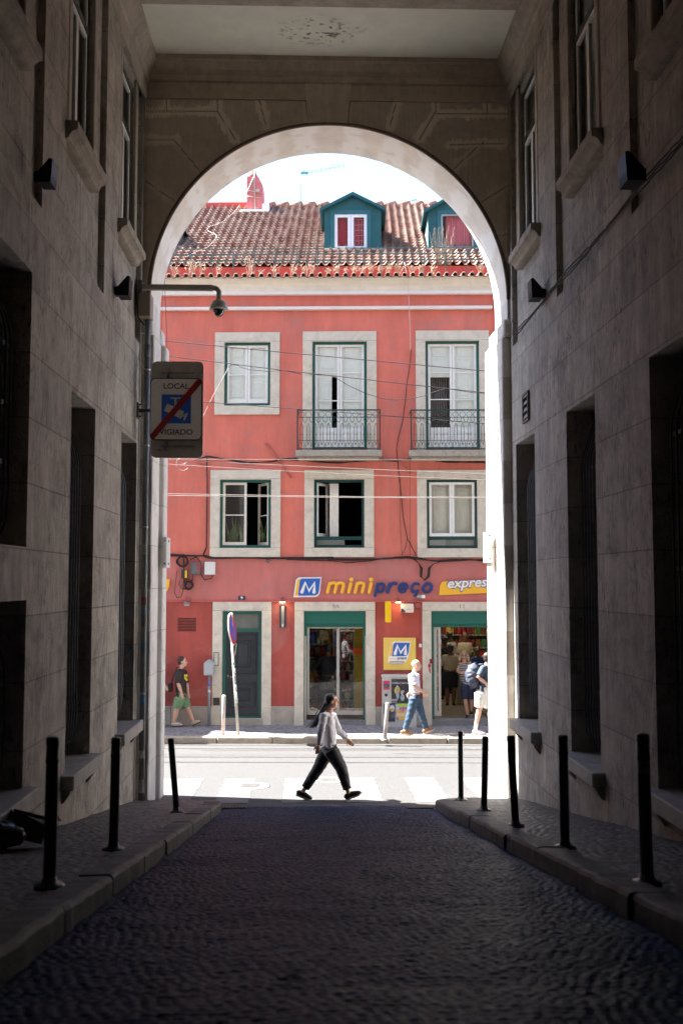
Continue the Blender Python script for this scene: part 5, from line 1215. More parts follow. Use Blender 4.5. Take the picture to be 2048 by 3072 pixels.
for (x,y,rx,rz) in ((738,882,.035,.045),(742,925,.02,.05),(746,950,.012,.03)): 
    u,z=fl('I',x,y,.035); m.lathe([(1,0),(1,.0015),(.01,.0016)],14,Matrix.Translation((u,-.0355,z))@Matrix.Rotation(math.pi/2,4,'X')@Matrix.Diagonal((rx,rz,1,1)))
m.build('red_paint_spot',M('red spray paint',(.55,.02,.03),.6),RB)
# intercom and hatch
ic=thing('intercom','narrow cream intercom panel on the left stone post of the dark door','intercom',T0('H',645,880))
a=fl('H',645,880,.035); b=fl('H',702,735,.035); m=MB(FM); m.box(a[0],b[0],-.06,-.036,a[1],b[1],bev=.006); m.build('frame',iron,ic)
m=MB(FM); m.box(a[0]+.02,b[0]-.02,-.066,-.061,a[1]+.02,b[1]-.02); m.build('face_plate',M('cream plate',(.62,.60,.52),.4),ic)
m=MB(FM)
for x,y in ((673,757),(662,773),(684,773),(662,790),(684,790)):
    u,z=fl('H',x,y,.06); m.tube([(u,-.066,z),(u,-.071,z)],.009,8)
m.build('buttons',iron,ic)
m=MB(FM); a=fl('H',640,1305,.035); b=fl('H',712,1222,.035); m.box(a[0],b[0],-.042,-.0365,a[1],b[1]); m.build('letter_slot',M('dark slot metal',(.05,.04,.035),.5,var=.5,scale=20),RB)
# meter cabinet on a post
mc=thing('meter_cabinet','light grey meter cabinet on a slim pole left of the dark door','cabinet',T0('H',593,1475,.22))
a=fl('H',543,980,.25); b=fl('H',650,818,.25); m=MB(FM); um=(a[0]+b[0])/2
m.prism([(a[0],a[1]),(b[0],a[1]),(b[0],b[1]-.07),(um+.03,b[1]),(um-.03,b[1]),(a[0],b[1]-.07)],1,-.32,-.10); m.build('case',M('grey cabinet paint',(.40,.42,.44),.5,var=.08,streak=.12),mc)
m=MB(FM); m.box(a[0]+.02,b[0]-.02,-.327,-.321,a[1]+.03,b[1]-.08,bev=.003); m.build('door',M('grey cabinet door',(.44,.46,.48),.5,var=.06),mc)
g0=fl('H',593,1475,.2)[1]; m=MB(FM); m.tube([(um,-.21,g0-.15),(um,-.21,a[1])],.032,14); m.build('pole',M('grey pole paint',(.26,.30,.33),.5,var=.15),mc)
for (y0_,y1_,c) in ((1040,1095,(.15,.22,.5)),(1140,1175,(.6,.6,.58))):
    z1=fl('H',593,y0_,.21)[1]; z0=fl('H',593,y1_,.21)[1]; m=MB(FM); m.tube([(um,-.21,z0),(um,-.21,z1)],.0335,14); m.build('sticker',M('pole sticker %.2f'%c[0],c,.5,var=.4,scale=40),mc)
# ---- no-parking sign on a leaning pole
gp=FI@hit('H',912,1638,(0,0,.531),(0,.028,1)); dS=-gp.y
ps=thing('no_parking_sign','round red and blue no-parking sign seen almost edge-on on a leaning pole','road sign',FM@Matrix.Translation(gp))
t=fl('H',838,560,dS); pm=M('sign pole zinc',(.42,.40,.36),.5,metal=.2,var=.3,scale=9)
m=MB(FM); m.tube([(gp.x,-dS,gp.z-.1),(t[0],-dS,t[1])],.03,12); tt_=fl('H',826,345,dS); m.tube([(t[0],-dS,t[1]),(tt_[0]+.03,-dS,tt_[1]+.06)],.024,10); m.build('pole',pm,ps)
for (ya_,yb_,c) in ((830,870,(.25,.45,.30)),(905,960,(.8,.78,.78)),(975,1010,(.35,.36,.4)),(1080,1140,(.8,.8,.82)),(1150,1280,(.75,.78,.8))):
    f=lambda y:(gp.x+(t[0]-gp.x)*((fl('H',0,y,dS)[1]-gp.z)/(t[1]-gp.z)))
    z1=fl('H',0,ya_,dS)[1]; z0=fl('H',0,yb_,dS)[1]; m=MB(FM); m.tube([(f(yb_),-dS,z0),(f(ya_),-dS,z1)],.0315,12); m.build('sticker',M('sign sticker %.2f %.2f'%(c[0],c[1]),c,.5,var=.4,scale=30),ps)
c=fl('H',843,490,dS+.0); T=FM@Matrix.Translation((c[0],-dS,c[1]))@Matrix.Rotation(R(-7),4,'Y')@Matrix.Rotation(R(85),4,'Z')@Matrix.Rotation(R(90),4,'X')
m=MB(); m.lathe([(.335,-.012),(.345,-.012),(.345,.012),(.335,.014),(.01,.012)],36,T); m.build('rim',wh,ps)
m=MB(); m.lathe([(.335,.0145),(.335,.018),(.255,.018),(.255,.0145)],36,T); m.build('red_ring',M('road sign red',(.60,.015,.03),.4,var=.03),ps)
m=MB(); m.lathe([(.255,.0145),(.253,.017),(.01,.017)],36,T); m.build('blue_disc',M('road sign blue',(.03,.12,.65),.4,var=.03),ps)
m=MB(); m.box(-.30,.30,-.035,.035,.0185,.021,T=T@Matrix.Rotation(R(45),4,'Z')); m.build('red_slash',M('road sign red',(.6,.015,.03)),ps)
m=MB(FM); a=fl('H',838,655,dS); b=fl('H',888,765,dS)
for (p,q) in (((a[0],a[1]),(b[0],a[1]+.02)),((b[0],a[1]+.02),(b[0]-.03,b[1])),((b[0]-.03,b[1]),(a[0]+.02,b[1]))): m.tube([(p[0],-dS-.01,p[1]),(q[0],-dS-.01,q[1])],.012,8)
m.build('clamp',pm,ps)
# ---- street bollards on the far pavement
for (k,xb,yb_,xt,yt,lab) in (('H',745,1630,756,1195,'pale weathered metal bollard on the far kerb left of the no-parking sign'),('I',262,1672,292,1275,'pale weathered metal bollard on the far kerb in front of the poster cabinet')):
    g=FI@hit(k,xb,yb_,(0,0,.531),(0,.028,1)); t=fl(k,xt,yt,-g.y); s_=thing('street_bollard',lab,'bollard',FM@Matrix.Translation(g),'pale metal bollards on the far kerb')
    m=MB(FM); v=Vector((t[0]-g.x,0,t[1]-g.z)); m.tube([g-v*.05,g+v*.985,g+v],[.040,.040,.032],18); m.build('post',M('pale bollard metal',(.55,.47,.44),.45,metal=.15,var=.35,scale=7,dirt=.7,dirtcol=(.25,.16,.13),dscale=5),s_)
    m=MB(FM); m.lathe([(.08,-.02),(.08,.01),(.045,.02)],16,None,g); m.build('base_flange',iron,s_)
# ---- poster-covered utility cabinet
DC=.40; cb=thing('utility_cabinet','grey utility cabinet plastered with posters beside the open doorway','cabinet',T0('I',415,1505,DC))
a=fl('I',232,1505,DC); b=fl('I',600,985,DC); cgm=M('cabinet grey paint',(.52,.52,.50),.55,var=.08,dirt=.3,dscale=5)
m=MB(FM); zc_=fl('I',300,1385,DC)[1]; m.box(a[0],b[0],-DC,-.05,a[1]-.1,zc_,bev=.01); m.box(a[0]+.01,b[0]-.01,-DC+.012,-.05,zc_,b[1]-.05); m.box(a[0]-.01,b[0]+.01,-DC-.015,-.04,b[1]-.05,b[1],bev=.015); m.build('case',cgm,cb)
def poster(name,k,x0,y0,x1,y1,mat,off=.004):
    p=fl(k,x0,y1,DC); q=fl(k,x1,y0,DC); m=MB(FM); m.box(p[0],q[0],-DC-off-.002,-DC-off+.001,p[1],q[1]); return m.build(name,mat,cb)
poster('poster','U',332,1345,668,1800,M('black poster print',(.035,.035,.04),.6,var=.6,scale=9,dirt=.8,dirtcol=(.22,.22,.22),dscale=7))
poster('poster','U',415,1790,668,2115,M('multicolour poster ground',(.45,.55,.62),.6,var=.2,scale=8))
for i,(y0_,y1_,c) in enumerate(((1800,1850,(.42,.62,.08)),(1925,1975,(.85,.42,.12)),(1990,2035,(.72,.62,.28)),(2045,2100,(.80,.50,.10)))):
    poster('poster_stripe','U',440 if i==0 else 418,y0_,664,y1_,M('poster stripe %d'%i,c,.6,var=.2,scale=20),.007)
poster('poster_patch','U',418,2050,460,2100,M('poster violet',(.45,.20,.62),.6),.011); poster('poster_patch','U',530,1915,552,1960,M('poster violet',(.45,.20,.62),.6),.011)
a=fl('U',475,1912,DC); b=fl('U',660,1868,DC); text('EEH',b[1]-a[1],b[0]-a[0],M('poster red',(.65,.02,.03),.5),'poster_lettering',cb,FM@Matrix.Translation((a[0],-DC-.007,a[1])),.03,.003,.2)
a=fl('U',342,1432,DC); b=fl('U',655,1405,DC); text('CAPELLA NATIVA',b[1]-a[1],b[0]-a[0],M('poster white',(.7,.7,.7),.5),'poster_lettering',cb,FM@Matrix.Translation((a[0],-DC-.007,a[1])),.01,.003)
# figures on the black poster: hair, face, dress shapes
m=MB(FM)
def blob(k,x,y,rx,ry,off=.008):
    u,z=fl(k,x,y,DC); q=fl(k,rx,0)[0]-fl(k,0,0)[0]; w=fl(k,ry,0)[0]-fl(k,0,0)[0]; m.lathe([(1,0),(1,.0015),(.01,.0016)],14,Matrix.Translation((u,-DC-off,z))@Matrix.Rotation(math.pi/2,4,'X')@Matrix.Diagonal((q,w,1,1)))
blob('U',415,1560,26,62); blob('U',470,1545,20,50); m.build('poster_figure_hair',M('poster blond',(.62,.45,.08),.6,var=.3,scale=30),cb)
m=MB(FM); blob('U',440,1495,24,32,.011); blob('U',528,1600,26,34,.011); m.build('poster_face',M('poster skin',(.60,.42,.36),.6),cb)
m=MB(FM); blob('U',445,1640,32,80,.0095); blob('U',535,1690,38,62,.0095); blob('U',540,1568,34,18,.013); m.build('poster_figure_dress',M('poster pale blue',(.30,.38,.42),.6,var=.5,scale=30),cb)
m=MB(FM); 
for y in (1725,1745,1775):
    p=fl('U',330,y,DC); q=fl('U',440,y-7,DC); m.box(p[0],q[0],-DC-.009,-DC-.0065,p[1],q[1])
m.build('poster_small_print',M('poster white',(.7,.7,.7)),cb)
poster('poster','U',183,1375,298,1540,M('pink leaflet',(.60,.03,.14),.5)); poster('poster_photo','U',190,1430,294,1505,M('leaflet photo',(.10,.09,.09),.6,var=.6,scale=30,dirt=.8,dirtcol=(.4,.35,.35),dscale=14),.007)
poster('poster','U',190,1800,398,2135,M('dark sticker print',(.04,.05,.07),.5,var=.5,scale=9,dirt=.8,dirtcol=(.30,.32,.36),dscale=6)); m=MB(FM); blob('U',345,1890,46,60,.0085); m.build('sticker_face',M('sticker pale',(.6,.62,.66),.6),cb)
a=fl('U',285,1925,DC); b=fl('U',370,1890,DC); poster('sticker_lettering','U',288,1888,368,1922,M('sticker orange',(.85,.35,.05),.5,var=.5,scale=60),.012)
m=MB(FM); u,z=fl('U',232,1638,DC); m.tube([(u,-DC-.004,z),(u,-DC-.03,z)],.035,14); m.build('lock',M('black lock',(.03,.03,.03),.4),cb)
m=MB(FM); z=zc_; a=fl('U',150,0,DC)[0]; m.box(fl('I',236,0,DC)[0],fl('I',596,0,DC)[0],-DC-.002,-DC+.004,z-.006,z+.006); m.build('seam',M('seam dark',(.08,.08,.08),.8),cb)
# ---- cables on the facade
cabm=M('black facade cable',(.022,.018,.016),.7,var=.3); cab2=M('faded facade cable',(.30,.09,.075),.8); cab3=M('pale facade cable',(.70,.55,.50),.7)
def run(m,k,pts,r=.011,y=-.03,jit=0,n=1,seed=1,sub=6):
    rr=random.Random(seed)
    for j in range(n):
        P=[fl(*(p if len(p)==3 else (k,)+tuple(p))) for p in pts]; Q=[]
        oz=rr.uniform(-.03,.03) if n>1 else 0; ph=rr.uniform(0,6)
        for i in range(len(P)-1):
            for s_ in range(sub):
                q=s_/sub; Q.append((P[i][0]+(P[i+1][0]-P[i][0])*q,y-rr.uniform(0,.015),P[i][1]+(P[i+1][1]-P[i][1])*q+oz*math.sin(ph+len(Q)*.35)+rr.uniform(-jit,jit)))
        Q.append((P[-1][0],y,P[-1][1])); m.tube(Q,r,5)
m=MB(FM); main=[('E',-40,880),('E',150,885),('E',480,888),('E',560,908),('E',1568,912),('G',300,802),('G',640,803),('G',880,790),('G',1100,815),('G',1300,805),('G',1480,815),('G',1700,812)]
run(m,'E',main,.013,-.04,.006,5,2); run(m,'G',[('G',0,805),('G',300,815),('G',440,828),('G',640,812)],.006,-.03,.004,2,5)
single(m,'facade_cable',cabm,'thick bundle of black cables running right across the facade above the shop name','cable',T0('G',400,800))
m=MB(FM); run(m,'E',[('E',440,70),('E',505,58),('E',620,75),('E',850,105),('E',1060,100),('E',1200,75),('E',1300,70),('G',0,72),('G',120,80),('G',370,92),('G',560,82),('G',650,70),('G',800,76),('G',900,68),('G',1060,80),('G',1215,85),('G',1380,92),('G',1475,96),('G',1700,96)],.010,-.03,.004,3,7)
single(m,'facade_cable',cabm,'drooping dark cable along the facade just under the balconies','cable',T0('G',400,85))
m=MB(FM); run(m,'E',[('E',508,60),('E',512,300),('E',508,600),('E',505,820),('E',475,890)],.013,-.03,.003,2,9); single(m,'facade_cable',cabm,'vertical dark cable left of the window with the right casement open','cable',T0('E',508,400))
m=MB(FM); run(m,'D',[('D',913,222),('D',908,300),('D',895,380),('D',880,480),('D',870,600),('D',850,740),('D',820,860),('D',805,950),('D',818,1078)],.008,-.03,.004,2,11)
run(m,'G',[('G',815,80),('G',822,180),('G',840,330),('G',855,500),('G',884,650),('G',950,775)],.009,-.03,.003,2,12); run(m,'G',[(885,650),(870,720),(845,775)],.006); run(m,'G',[(832,180),(830,500),(845,770)],.004); run(m,'G',[(903,60),(905,400),(903,780)],.004)
single(m,'facade_cable',cabm,'loose dark cables hanging down the facade between the two right windows','cable',T0('G',850,400))
m=MB(FM); rr=random.Random(6)
for j in range(9):
    o=rr.uniform(-10,10); run(m,'G',[(930+o,798),(965,830),(990+o,870),(985+o*.8,930),(1010,958+o*.6),(1040+o,930),(1045+o,870),(1075,838),(1130,822)],.007,-.05,.003,1,j)
single(m,'cable_tangle',cabm,'tangled bunch of black cables drooping above the right part of the shop name','cable',T0('G',1010,900))
m=MB(FM); run(m,'B',[('B',696,955),('B',728,1100),('B',735,1250),('B',748,1560),('D',903,240)],.006,-.22,.002,1,3); single(m,'facade_cable',cab3,'thin pale cable hanging from the eaves down the upper facade','cable',T0('B',735,1200))
m=MB(FM); run(m,'C',[('C',232,20),('C',238,300),('C',252,600),('C',255,830)],.006,-.25,.002,1,3); run(m,'C',[('C',228,20),('C',215,200),('C',205,640)],.004,-.22,.001,1,4); single(m,'facade_cable',cabm,'thin vertical cable at the far left end of the facade','cable',T0('C',240,400))
for (pts,lab) in (([('C',1100,1545),('E',1210,228)],'slanting painted pipe stub right of the left window column'),([('E',412,82),('E',472,130)],'short slanting pipe stub left of the left lower window'),([('G',862,110),('G',895,160)],'short slanting pipe stub between the two right window columns')):
    a=fl(*pts[0]); b=fl(*pts[1]); m=MB(FM); m.tube([(a[0],-.03,a[1]),(b[0],-.03,b[1])],.022,8); m.ball((a[0],-.03,a[1]),.03,8); m.ball((b[0],-.035,b[1]),.028,8); single(m,'pipe_stub',M('painted pipe salmon',(.50,.15,.115),.8,dirt=.6,dirtcol=(.15,.07,.06),dscale=8),lab,'pipe',T0(*pts[0]))
# junction boxes and coils at the left
def jbox(x0,y0,x1,y1,mat,lab,extra=None):
    a=fl('E',x0,y1,.08); b=fl('E',x1,y0,.08); t=thing('junction_box',lab,'junction box',T0('E',x0,y1)); m=MB(FM); m.box(a[0],b[0],-.12,-.003,a[1],b[1],bev=.012); m.build('case',mat,t)
    m=MB(FM); m.box(a[0]+.012,b[0]-.012,-.126,-.121,a[1]+.012,b[1]-.012,bev=.003); m.build('lid',mat,t)
    if extra: extra(a,b,t)
def ex1(a,b,t):
    m=MB(FM); w=b[0]-a[0]; h=b[1]-a[1]; m.box(a[0]+w*.72,a[0]+w*.88,-.130,-.127,a[1]+h*.2,b[1]-h*.08); m.box(a[0]+w*.45,a[0]+w*.71,-.130,-.127,b[1]-h*.2,b[1]-h*.08); m.build('red_marking',M('red marking',(.5,.02,.04),.5,var=.4,scale=60),t)
def ex2(a,b,t):
    m=MB(FM); w=b[0]-a[0]; h=b[1]-a[1]; m.box(a[0]+w*.62,a[0]+w*.95,-.130,-.127,a[1]+h*.1,b[1]-h*.1); m.build('yellow_label',yel,t)
jbox(372,944,455,1045,M('grey box plastic',(.12,.13,.14),.5,var=.1),'dark grey junction box with a red marking under the facade cables',ex1)
jbox(487,940,576,1048,M('white box plastic',(.72,.72,.70),.5,var=.05),'white junction box under the facade cables',None)
jbox(292,1005,345,1080,M('black box plastic',(.03,.035,.03),.5),'small black box with a yellow label hanging among coiled cables',ex2)
m=MB(FM)
def coil(k,cx,cy,r,n,seed,rad=.008):
    rr=random.Random(seed)
    for j in range(n):
        pts=[]; rx=r*rr.uniform(.8,1.1); ry=r*rr.uniform(.8,1.1); ox=rr.uniform(-.1,.1)*r; oy=rr.uniform(-.1,.1)*r
        for i in range(19): u,z=fl(k,cx+ox+rx*math.cos(i/18*6.283),cy+oy+ry*math.sin(i/18*6.283)); pts.append((u,-.05-.008*j,z))
        m.tube(pts,rad,5)
coil('E',305,935,48,6,1,.012); coil('E',360,1137,32,7,2,.010); coil('E',350,1130,48,3,4,.004)
run(m,'E',[(310,900),(320,960),(318,1010)],.012,-.06,.004,4,3); run(m,'E',[(318,1080),(322,1110),(340,1130)],.012,-.06,.004,2,3); run(m,'E',[(392,1045),(390,1085),(375,1120)],.010,-.06,.003,2,8)
run(m,'E',[(260,1010),(250,1090),(238,1200),(262,1245),(295,1230),(315,1160)],.008,-.05,.003,1,3); run(m,'E',[(370,920),(420,900),(455,940),(455,1030),(490,1095),(545,1080),(560,1050)],.009,-.05,.003,2,5); run(m,'E',[(290,1075),(275,1130),(300,1165),(345,1165)],.006,-.05,.002,2,5)
single(m,'cable_coil',cabm,'coils of black cable hanging around the boxes at the left of the facade','cable',T0('E',330,1000))
# vent hole and hooks
m=MB(FM); u,z=fl('E',1018,930); m.tube([(u,-.03,z),(u,-.005,z)],.05,12); m.build('facade_hook',iron,RB)
# ---------------- overhead wires
def wire(name,pts,d,r,mat,lab,group,ext=True,sag=0):
    P=[]; 
    for p in pts: u,z=fl(*p,d); P.append((u,-d,z))
    if ext:
        a=Vector(P[0])-Vector(P[1]); b=Vector(P[-1])-Vector(P[-2]); P=[tuple(Vector(P[0])+a/abs(a.x)*6)]+P+[tuple(Vector(P[-1])+b/abs(b.x)*6)]
    m=MB(FM); m.tube(P,r,6); single(m,name,mat,lab,'wire',FM@Matrix.Translation(P[len(P)//2]),group)
wd=M('dark wire',(.05,.035,.04),.6); wp=M('pale steel wire',(.30,.27,.25),.5,metal=.1)  # two wire colours, one dark and one pale
G_='wires strung above the street'
wire('overhead_wire',[('C',205,645),('C',1130,735),('D',1475,377)],2.2,.009,wd,'topmost dark wire crossing all three upper windows',G_)
wire('overhead_wire',[('C',230,777),('C',1250,903),('D',1475,537)],2.2,.009,wd,'second dark wire, crossing the upper windows at mid height',G_)
wire('overhead_wire',[('C',550,1178),('C',1568,1255),('D',1475,762)],2.2,.008,wd,'third dark wire, crossing the balcony railings',G_)
wire('overhead_wire',[('E',155,77),('G',1480,75)],3.2,.005,wp,'thin pale wire crossing just below the balconies, the topmost pale one',G_)
wire('overhead_wire',[('E',155,80),('E',1000,122),('G',640,143),('G',1480,177)],3.2,.006,wp,'pale wire sloping across the tops of the lower windows',G_)
wire('overhead_wire',[('E',155,118),('E',840,160),('G',640,187),('G',1480,222)],3.2,.006,wp,'lower sloping pale wire crossing the heads of the lower windows',G_)
wire('overhead_wire',[('E',150,368),('G',640,345),('G',1480,347)],3.6,.0065,wp,'upper one of two close pale trolley wires across the lower windows',G_)
wire('overhead_wire',[('E',150,383),('G',640,351),('G',1480,354)],4.2,.0065,wp,'lower one of two close pale trolley wires across the lower windows',G_)
wire('slack_wire',[('C',400,1560),('C',548,1310),('C',640,1120),('C',735,950),('C',770,880),('C',800,850)],2.2,.007,wp,'pale slack wire rising diagonally from behind the surveillance sign',G_,False)
wire('slack_wire',[('C',800,850),('C',850,860),('C',900,885),('C',960,897),('C',1110,912),('C',1250,903),('C',1400,935),('D',100,398),('D',220,403),('D',320,407),('D',360,425),('D',450,480),('D',580,540),('D',700,578),('D',800,588),('D',900,580),('D',1000,560),('D',1080,530),('D',1168,502),('D',1260,518),('D',1380,536),('D',1475,538)],2.15,.007,wd,'dark slack wire looping below the second wire between the windows',G_,False)
m=MB(FM); d=3.0
for cx,cy,r in ((304,118,55),(300,80,40)):
    pts=[]; 
    for i in range(25): u,z=fl('E',cx+r*math.cos(i/24*6.283*(1 if r>50 else .5)),cy+r*math.sin(i/24*6.283*(1 if r>50 else .5)),d); pts.append((u,-d,z))
    m.tube(pts,.007,6)
single(m,'wire_loop',wp,'pale loop of spare wire hanging under the surveillance sign','wire',FM@Matrix.Translation((fl('E',304,118,d)[0],-d,fl('E',304,118,d)[1])))
# ---------------- roof things: antenna, weeds, cables
ya=yR0+SL*math.cos(RP); an=thing('roof_antenna','thin rooftop antenna mast with a long horizontal boom against the sky','antenna',FM@Matrix.Translation((fl('A',1272,395,-ya)[0],ya,fl('A',1272,400,-ya)[1])))
am=M('antenna metal',(.10,.30,.38),.5,metal=.3); q=lambda k,x,y: (fl(k,x,y,-ya)[0],ya,fl(k,x,y,-ya)[1])
m=MB(FM); m.tube([q('A',1272,420),q('A',1268,98)],.012,6); m.build('mast',am,an)
m=MB(FM); m.tube([q('A',1255,120),q('A',1330,118),q('B',155,48)],.008,6)
for i in range(9):
    t=i/8; a=Vector(q('A',1330,118)); b=Vector(q('B',155,48)); p=a+(b-a)*t; m.tube([p-Vector((0,.18,0)),p+Vector((0,.18,0))],.006,5); m.tube([p-Vector((0,0,.06)),p+Vector((0,0,.06))],.006,5)
a=Vector(q('A',1310,117)); m.box(a.x-.12,a.x+.1,a.y-.03,a.y+.03,a.z-.04,a.z+.03); m.tube([q('A',1298,70),q('A',1298,120)],.014,5); m.build('boom',am,an)
m=MB(FM); m.tube([q('B',735,372),q('B',808,357)],.018,5); m.tube([q('B',808,390),q('B',808,350)],.012,5); single(m,'roof_antenna',am,'tiny antenna tip just above the ridge between the green dormers','antenna',FM@Matrix.Translation(q('B',770,370)))
m=MB(FM); yc=yb-.02
cq=lambda x,y: (fl('A',x,y,-yc)[0],yc,fl('A',x,y,-yc)[1])
m.tube([cq(852,35),cq(855,250),cq(862,480)],.018,5); m.tube([cq(850,150),cq(790,285),cq(786,300)],.012,5); m.tube([cq(786,275),cq(850,285),cq(935,300)],.012,5); m.tube([cq(786,330),cq(850,335),cq(935,345)],.012,5)
m.box(cq(868,290)[0],cq(900,290)[0],yc-.06,yc,cq(0,300)[2],cq(0,275)[2])
single(m,'chimney_mast',M('pale mast wire',(.40,.36,.30),.5),'pale mast and wires strapped to the pink chimney','mast',FM@Matrix.Translation(cq(860,480)))
m=MB(FM); m.tube([q('A',940,323),q('A',1100,345),q('A',1420,400)],.006,5); single(m,'roof_wire',am,'thin wire from the pink chimney to the green dormer roof','wire',FM@Matrix.Translation(q('A',1100,345)))
m=MB(FM); pts=[('A',745,380),('A',660,480),('A',560,560),('A',440,600),('A',430,632),('A',510,670),('A',515,695),('A',440,780),('A',310,835),('A',240,870)]; P=[]
for p in pts: u,s_=onroof(*p,.09); P.append(roofpt(u,s_,.09))
m.tube(P,.006,5); single(m,'roof_cable',M('white roof cable',(.42,.38,.33),.6),'white cable snaking down the roof tiles left of the chimney','cable',FM@Matrix.Translation(P[4]))
straw=M('dry straw stems',(.44,.33,.24),.85,var=.25,scale=20)
WP=[('A',130,960,.5),('A',160,1030,.4),('A',285,900,1.5),('A',375,930,1.3),('A',530,960,.9),('A',820,890,1.7),('A',905,1000,.7),('A',1040,940,.9),('A',1200,950,1.0),('A',1310,950,1.0),('A',1370,940,1.2),('A',1520,990,.6),('B',15,985,.6),('B',85,950,1.1),('B',180,985,.5),('B',250,955,.9),('B',320,960,1.0),('B',395,940,1.2),('B',480,955,.9),('B',555,940,1.3),('B',640,935,1.3),('B',775,955,1.0),('B',855,945,1.1),('B',950,955,.9),('B',1390,940,1.3)]
wp_pos=['at the far left end','just right of the leftmost sprig','in the big tuft left of the camera','beside the big left tuft','standing alone left of the chimney line','in the largest tuft below the chimney','right beside the largest tuft','as a single tall sprig','in the middle of the left half','left of the pair below the dormer','right of the pair below the dormer','as a low sprig near the middle','as a low sprig under the first dormer','below the left side of the crimson dormer','as a tiny sprig below the crimson dormer','below the crimson window','right of the crimson window','below the right side of the crimson dormer','between dense tufts right of the crimson dormer','in the dense run between the dormers','right in the dense run between the dormers','left of the pink dormer','below the gap before the pink dormer','as an upright bunch left of the pink dormer','at the far right end by the arch']
for i,(k,x,y,s_) in enumerate(WP):
    rr=random.Random(i*7+1); u,z=fl(k,x,1045 if k=='A' else 1040,.05); zt=fl(k,x,y,.05)[1]; h=max(zt-z,.12)*.8; m=MB(FM)
    for j in range(int(8*s_+3)):
        a=rr.gauss(0,.30); b=rr.gauss(0,.25); hh=h*rr.uniform(.55,1.25); bx=rr.uniform(-.05,.05)*s_
        p1=(u+bx,-.05,z-.03); p2=(u+bx+a*hh*.4,-.05+b*hh*.3,z+hh*.55); p3=(u+bx+a*hh*.75+rr.uniform(-.03,.03),-.05+b*hh*.5,z+hh)
        m.tube([p1,p2,p3],[.004,.0035,.003],3,caps=False)
        for q_ in range(3): t=rr.uniform(.4,1); p=Vector(p2).lerp(Vector(p3),t); m.tube([p,p+Vector((rr.uniform(-.07,.07),rr.uniform(-.03,.03),rr.uniform(.02,.09)))],[.004,.005],3,caps=False)
    single(m,'dry_weed',straw,'dry straw-coloured weed on the eaves tiles, '+wp_pos[i],'weed',FM@Matrix.Translation((u,-.05,z)),'dry weeds growing along the eaves')
rr=random.Random(99); u,s0_=onroof('B',1045,945); m=MB(FM); P0=roofpt(u,s0_-.1)
for j in range(60):
    a=rr.gauss(0,.3); hh=rr.uniform(.3,1.0); bx=rr.uniform(-.22,.22); m.tube([(P0[0]+bx,P0[1],P0[2]),(P0[0]+bx+a*.2*hh,P0[1]-.05,P0[2]+hh*.5),(P0[0]+bx+a*.4*hh,P0[1]-.05,P0[2]+hh)],[.006,.005,.004],3,caps=False)
single(m,'dry_weed',straw,'tallest dry weed bush growing on the roof tiles left of the pink-curtained dormer','weed',FM@Matrix.Translation(P0),'dry weeds growing along the eaves')
# ---------------- shop interior
IN=thing('shop_interior','dim shop interior with shelves of goods seen through the two doorways','shop room',FM@Matrix.Translation(((S1[0]+S2[1])/2,3,0)))
a,b=S1[0]-.4,S2[1]+1.5; c0,c1=-.02,2.95; y0,y1=.30,6.5; m=MB(FM)
m.quad((a,y1,c0),(b,y1,c0),(b,y1,c1),(a,y1,c1)); m.quad((a,y0,c0),(a,y1,c0),(a,y1,c1),(a,y0,c1)); m.quad((b,y0,c0),(b,y1,c0),(b,y1,c1),(b,y0,c1)); m.quad((a,y0,c1),(b,y0,c1),(b,y1,c1),(a,y1,c1))
for (p,q_,r_,t_) in ((a,S1[0],c0,c1),(S1[1],S2[0],c0,c1),(S2[1],b,c0,c1),(S1[0],S1[1],S1[3],c1),(S2[0],S2[1],S2[3],c1)): m.quad((p,y0,r_),(q_,y0,r_),(q_,y0,t_),(p,y0,t_))
m.build('walls',M('shop wall paint',(.22,.18,.13),.8,var=.2),IN,recalc=False)
m=MB(FM); m.quad((a,y0,c0),(b,y0,c0),(b,y1,c0),(a,y1,c0)); m.build('floor_tiles',M('shop floor tiles',(.30,.27,.24),.3,var=.1,spec=.5),IN,recalc=False)
m=MB(FM)
for x in (S1[0]+.6,S2[0]+.5,S2[0]+1.5): m.box(x-.03,x+.03,1.6,4.6,2.86,2.9)
m.build('strip_light',M('lit strip light',(1,.88,.68),.4,var=0,emit=2.6),IN)
prods=[M('goods %s'%n,c,.45,var=.35,scale=14) for n,c in (('red',(.50,.03,.03)),('maroon',(.25,.03,.04)),('yellow',(.70,.45,.05)),('white',(.62,.60,.55)),('green',(.08,.25,.09)),('blue',(.05,.10,.40)),('brown',(.22,.10,.04)),('orange',(.75,.22,.03)))]
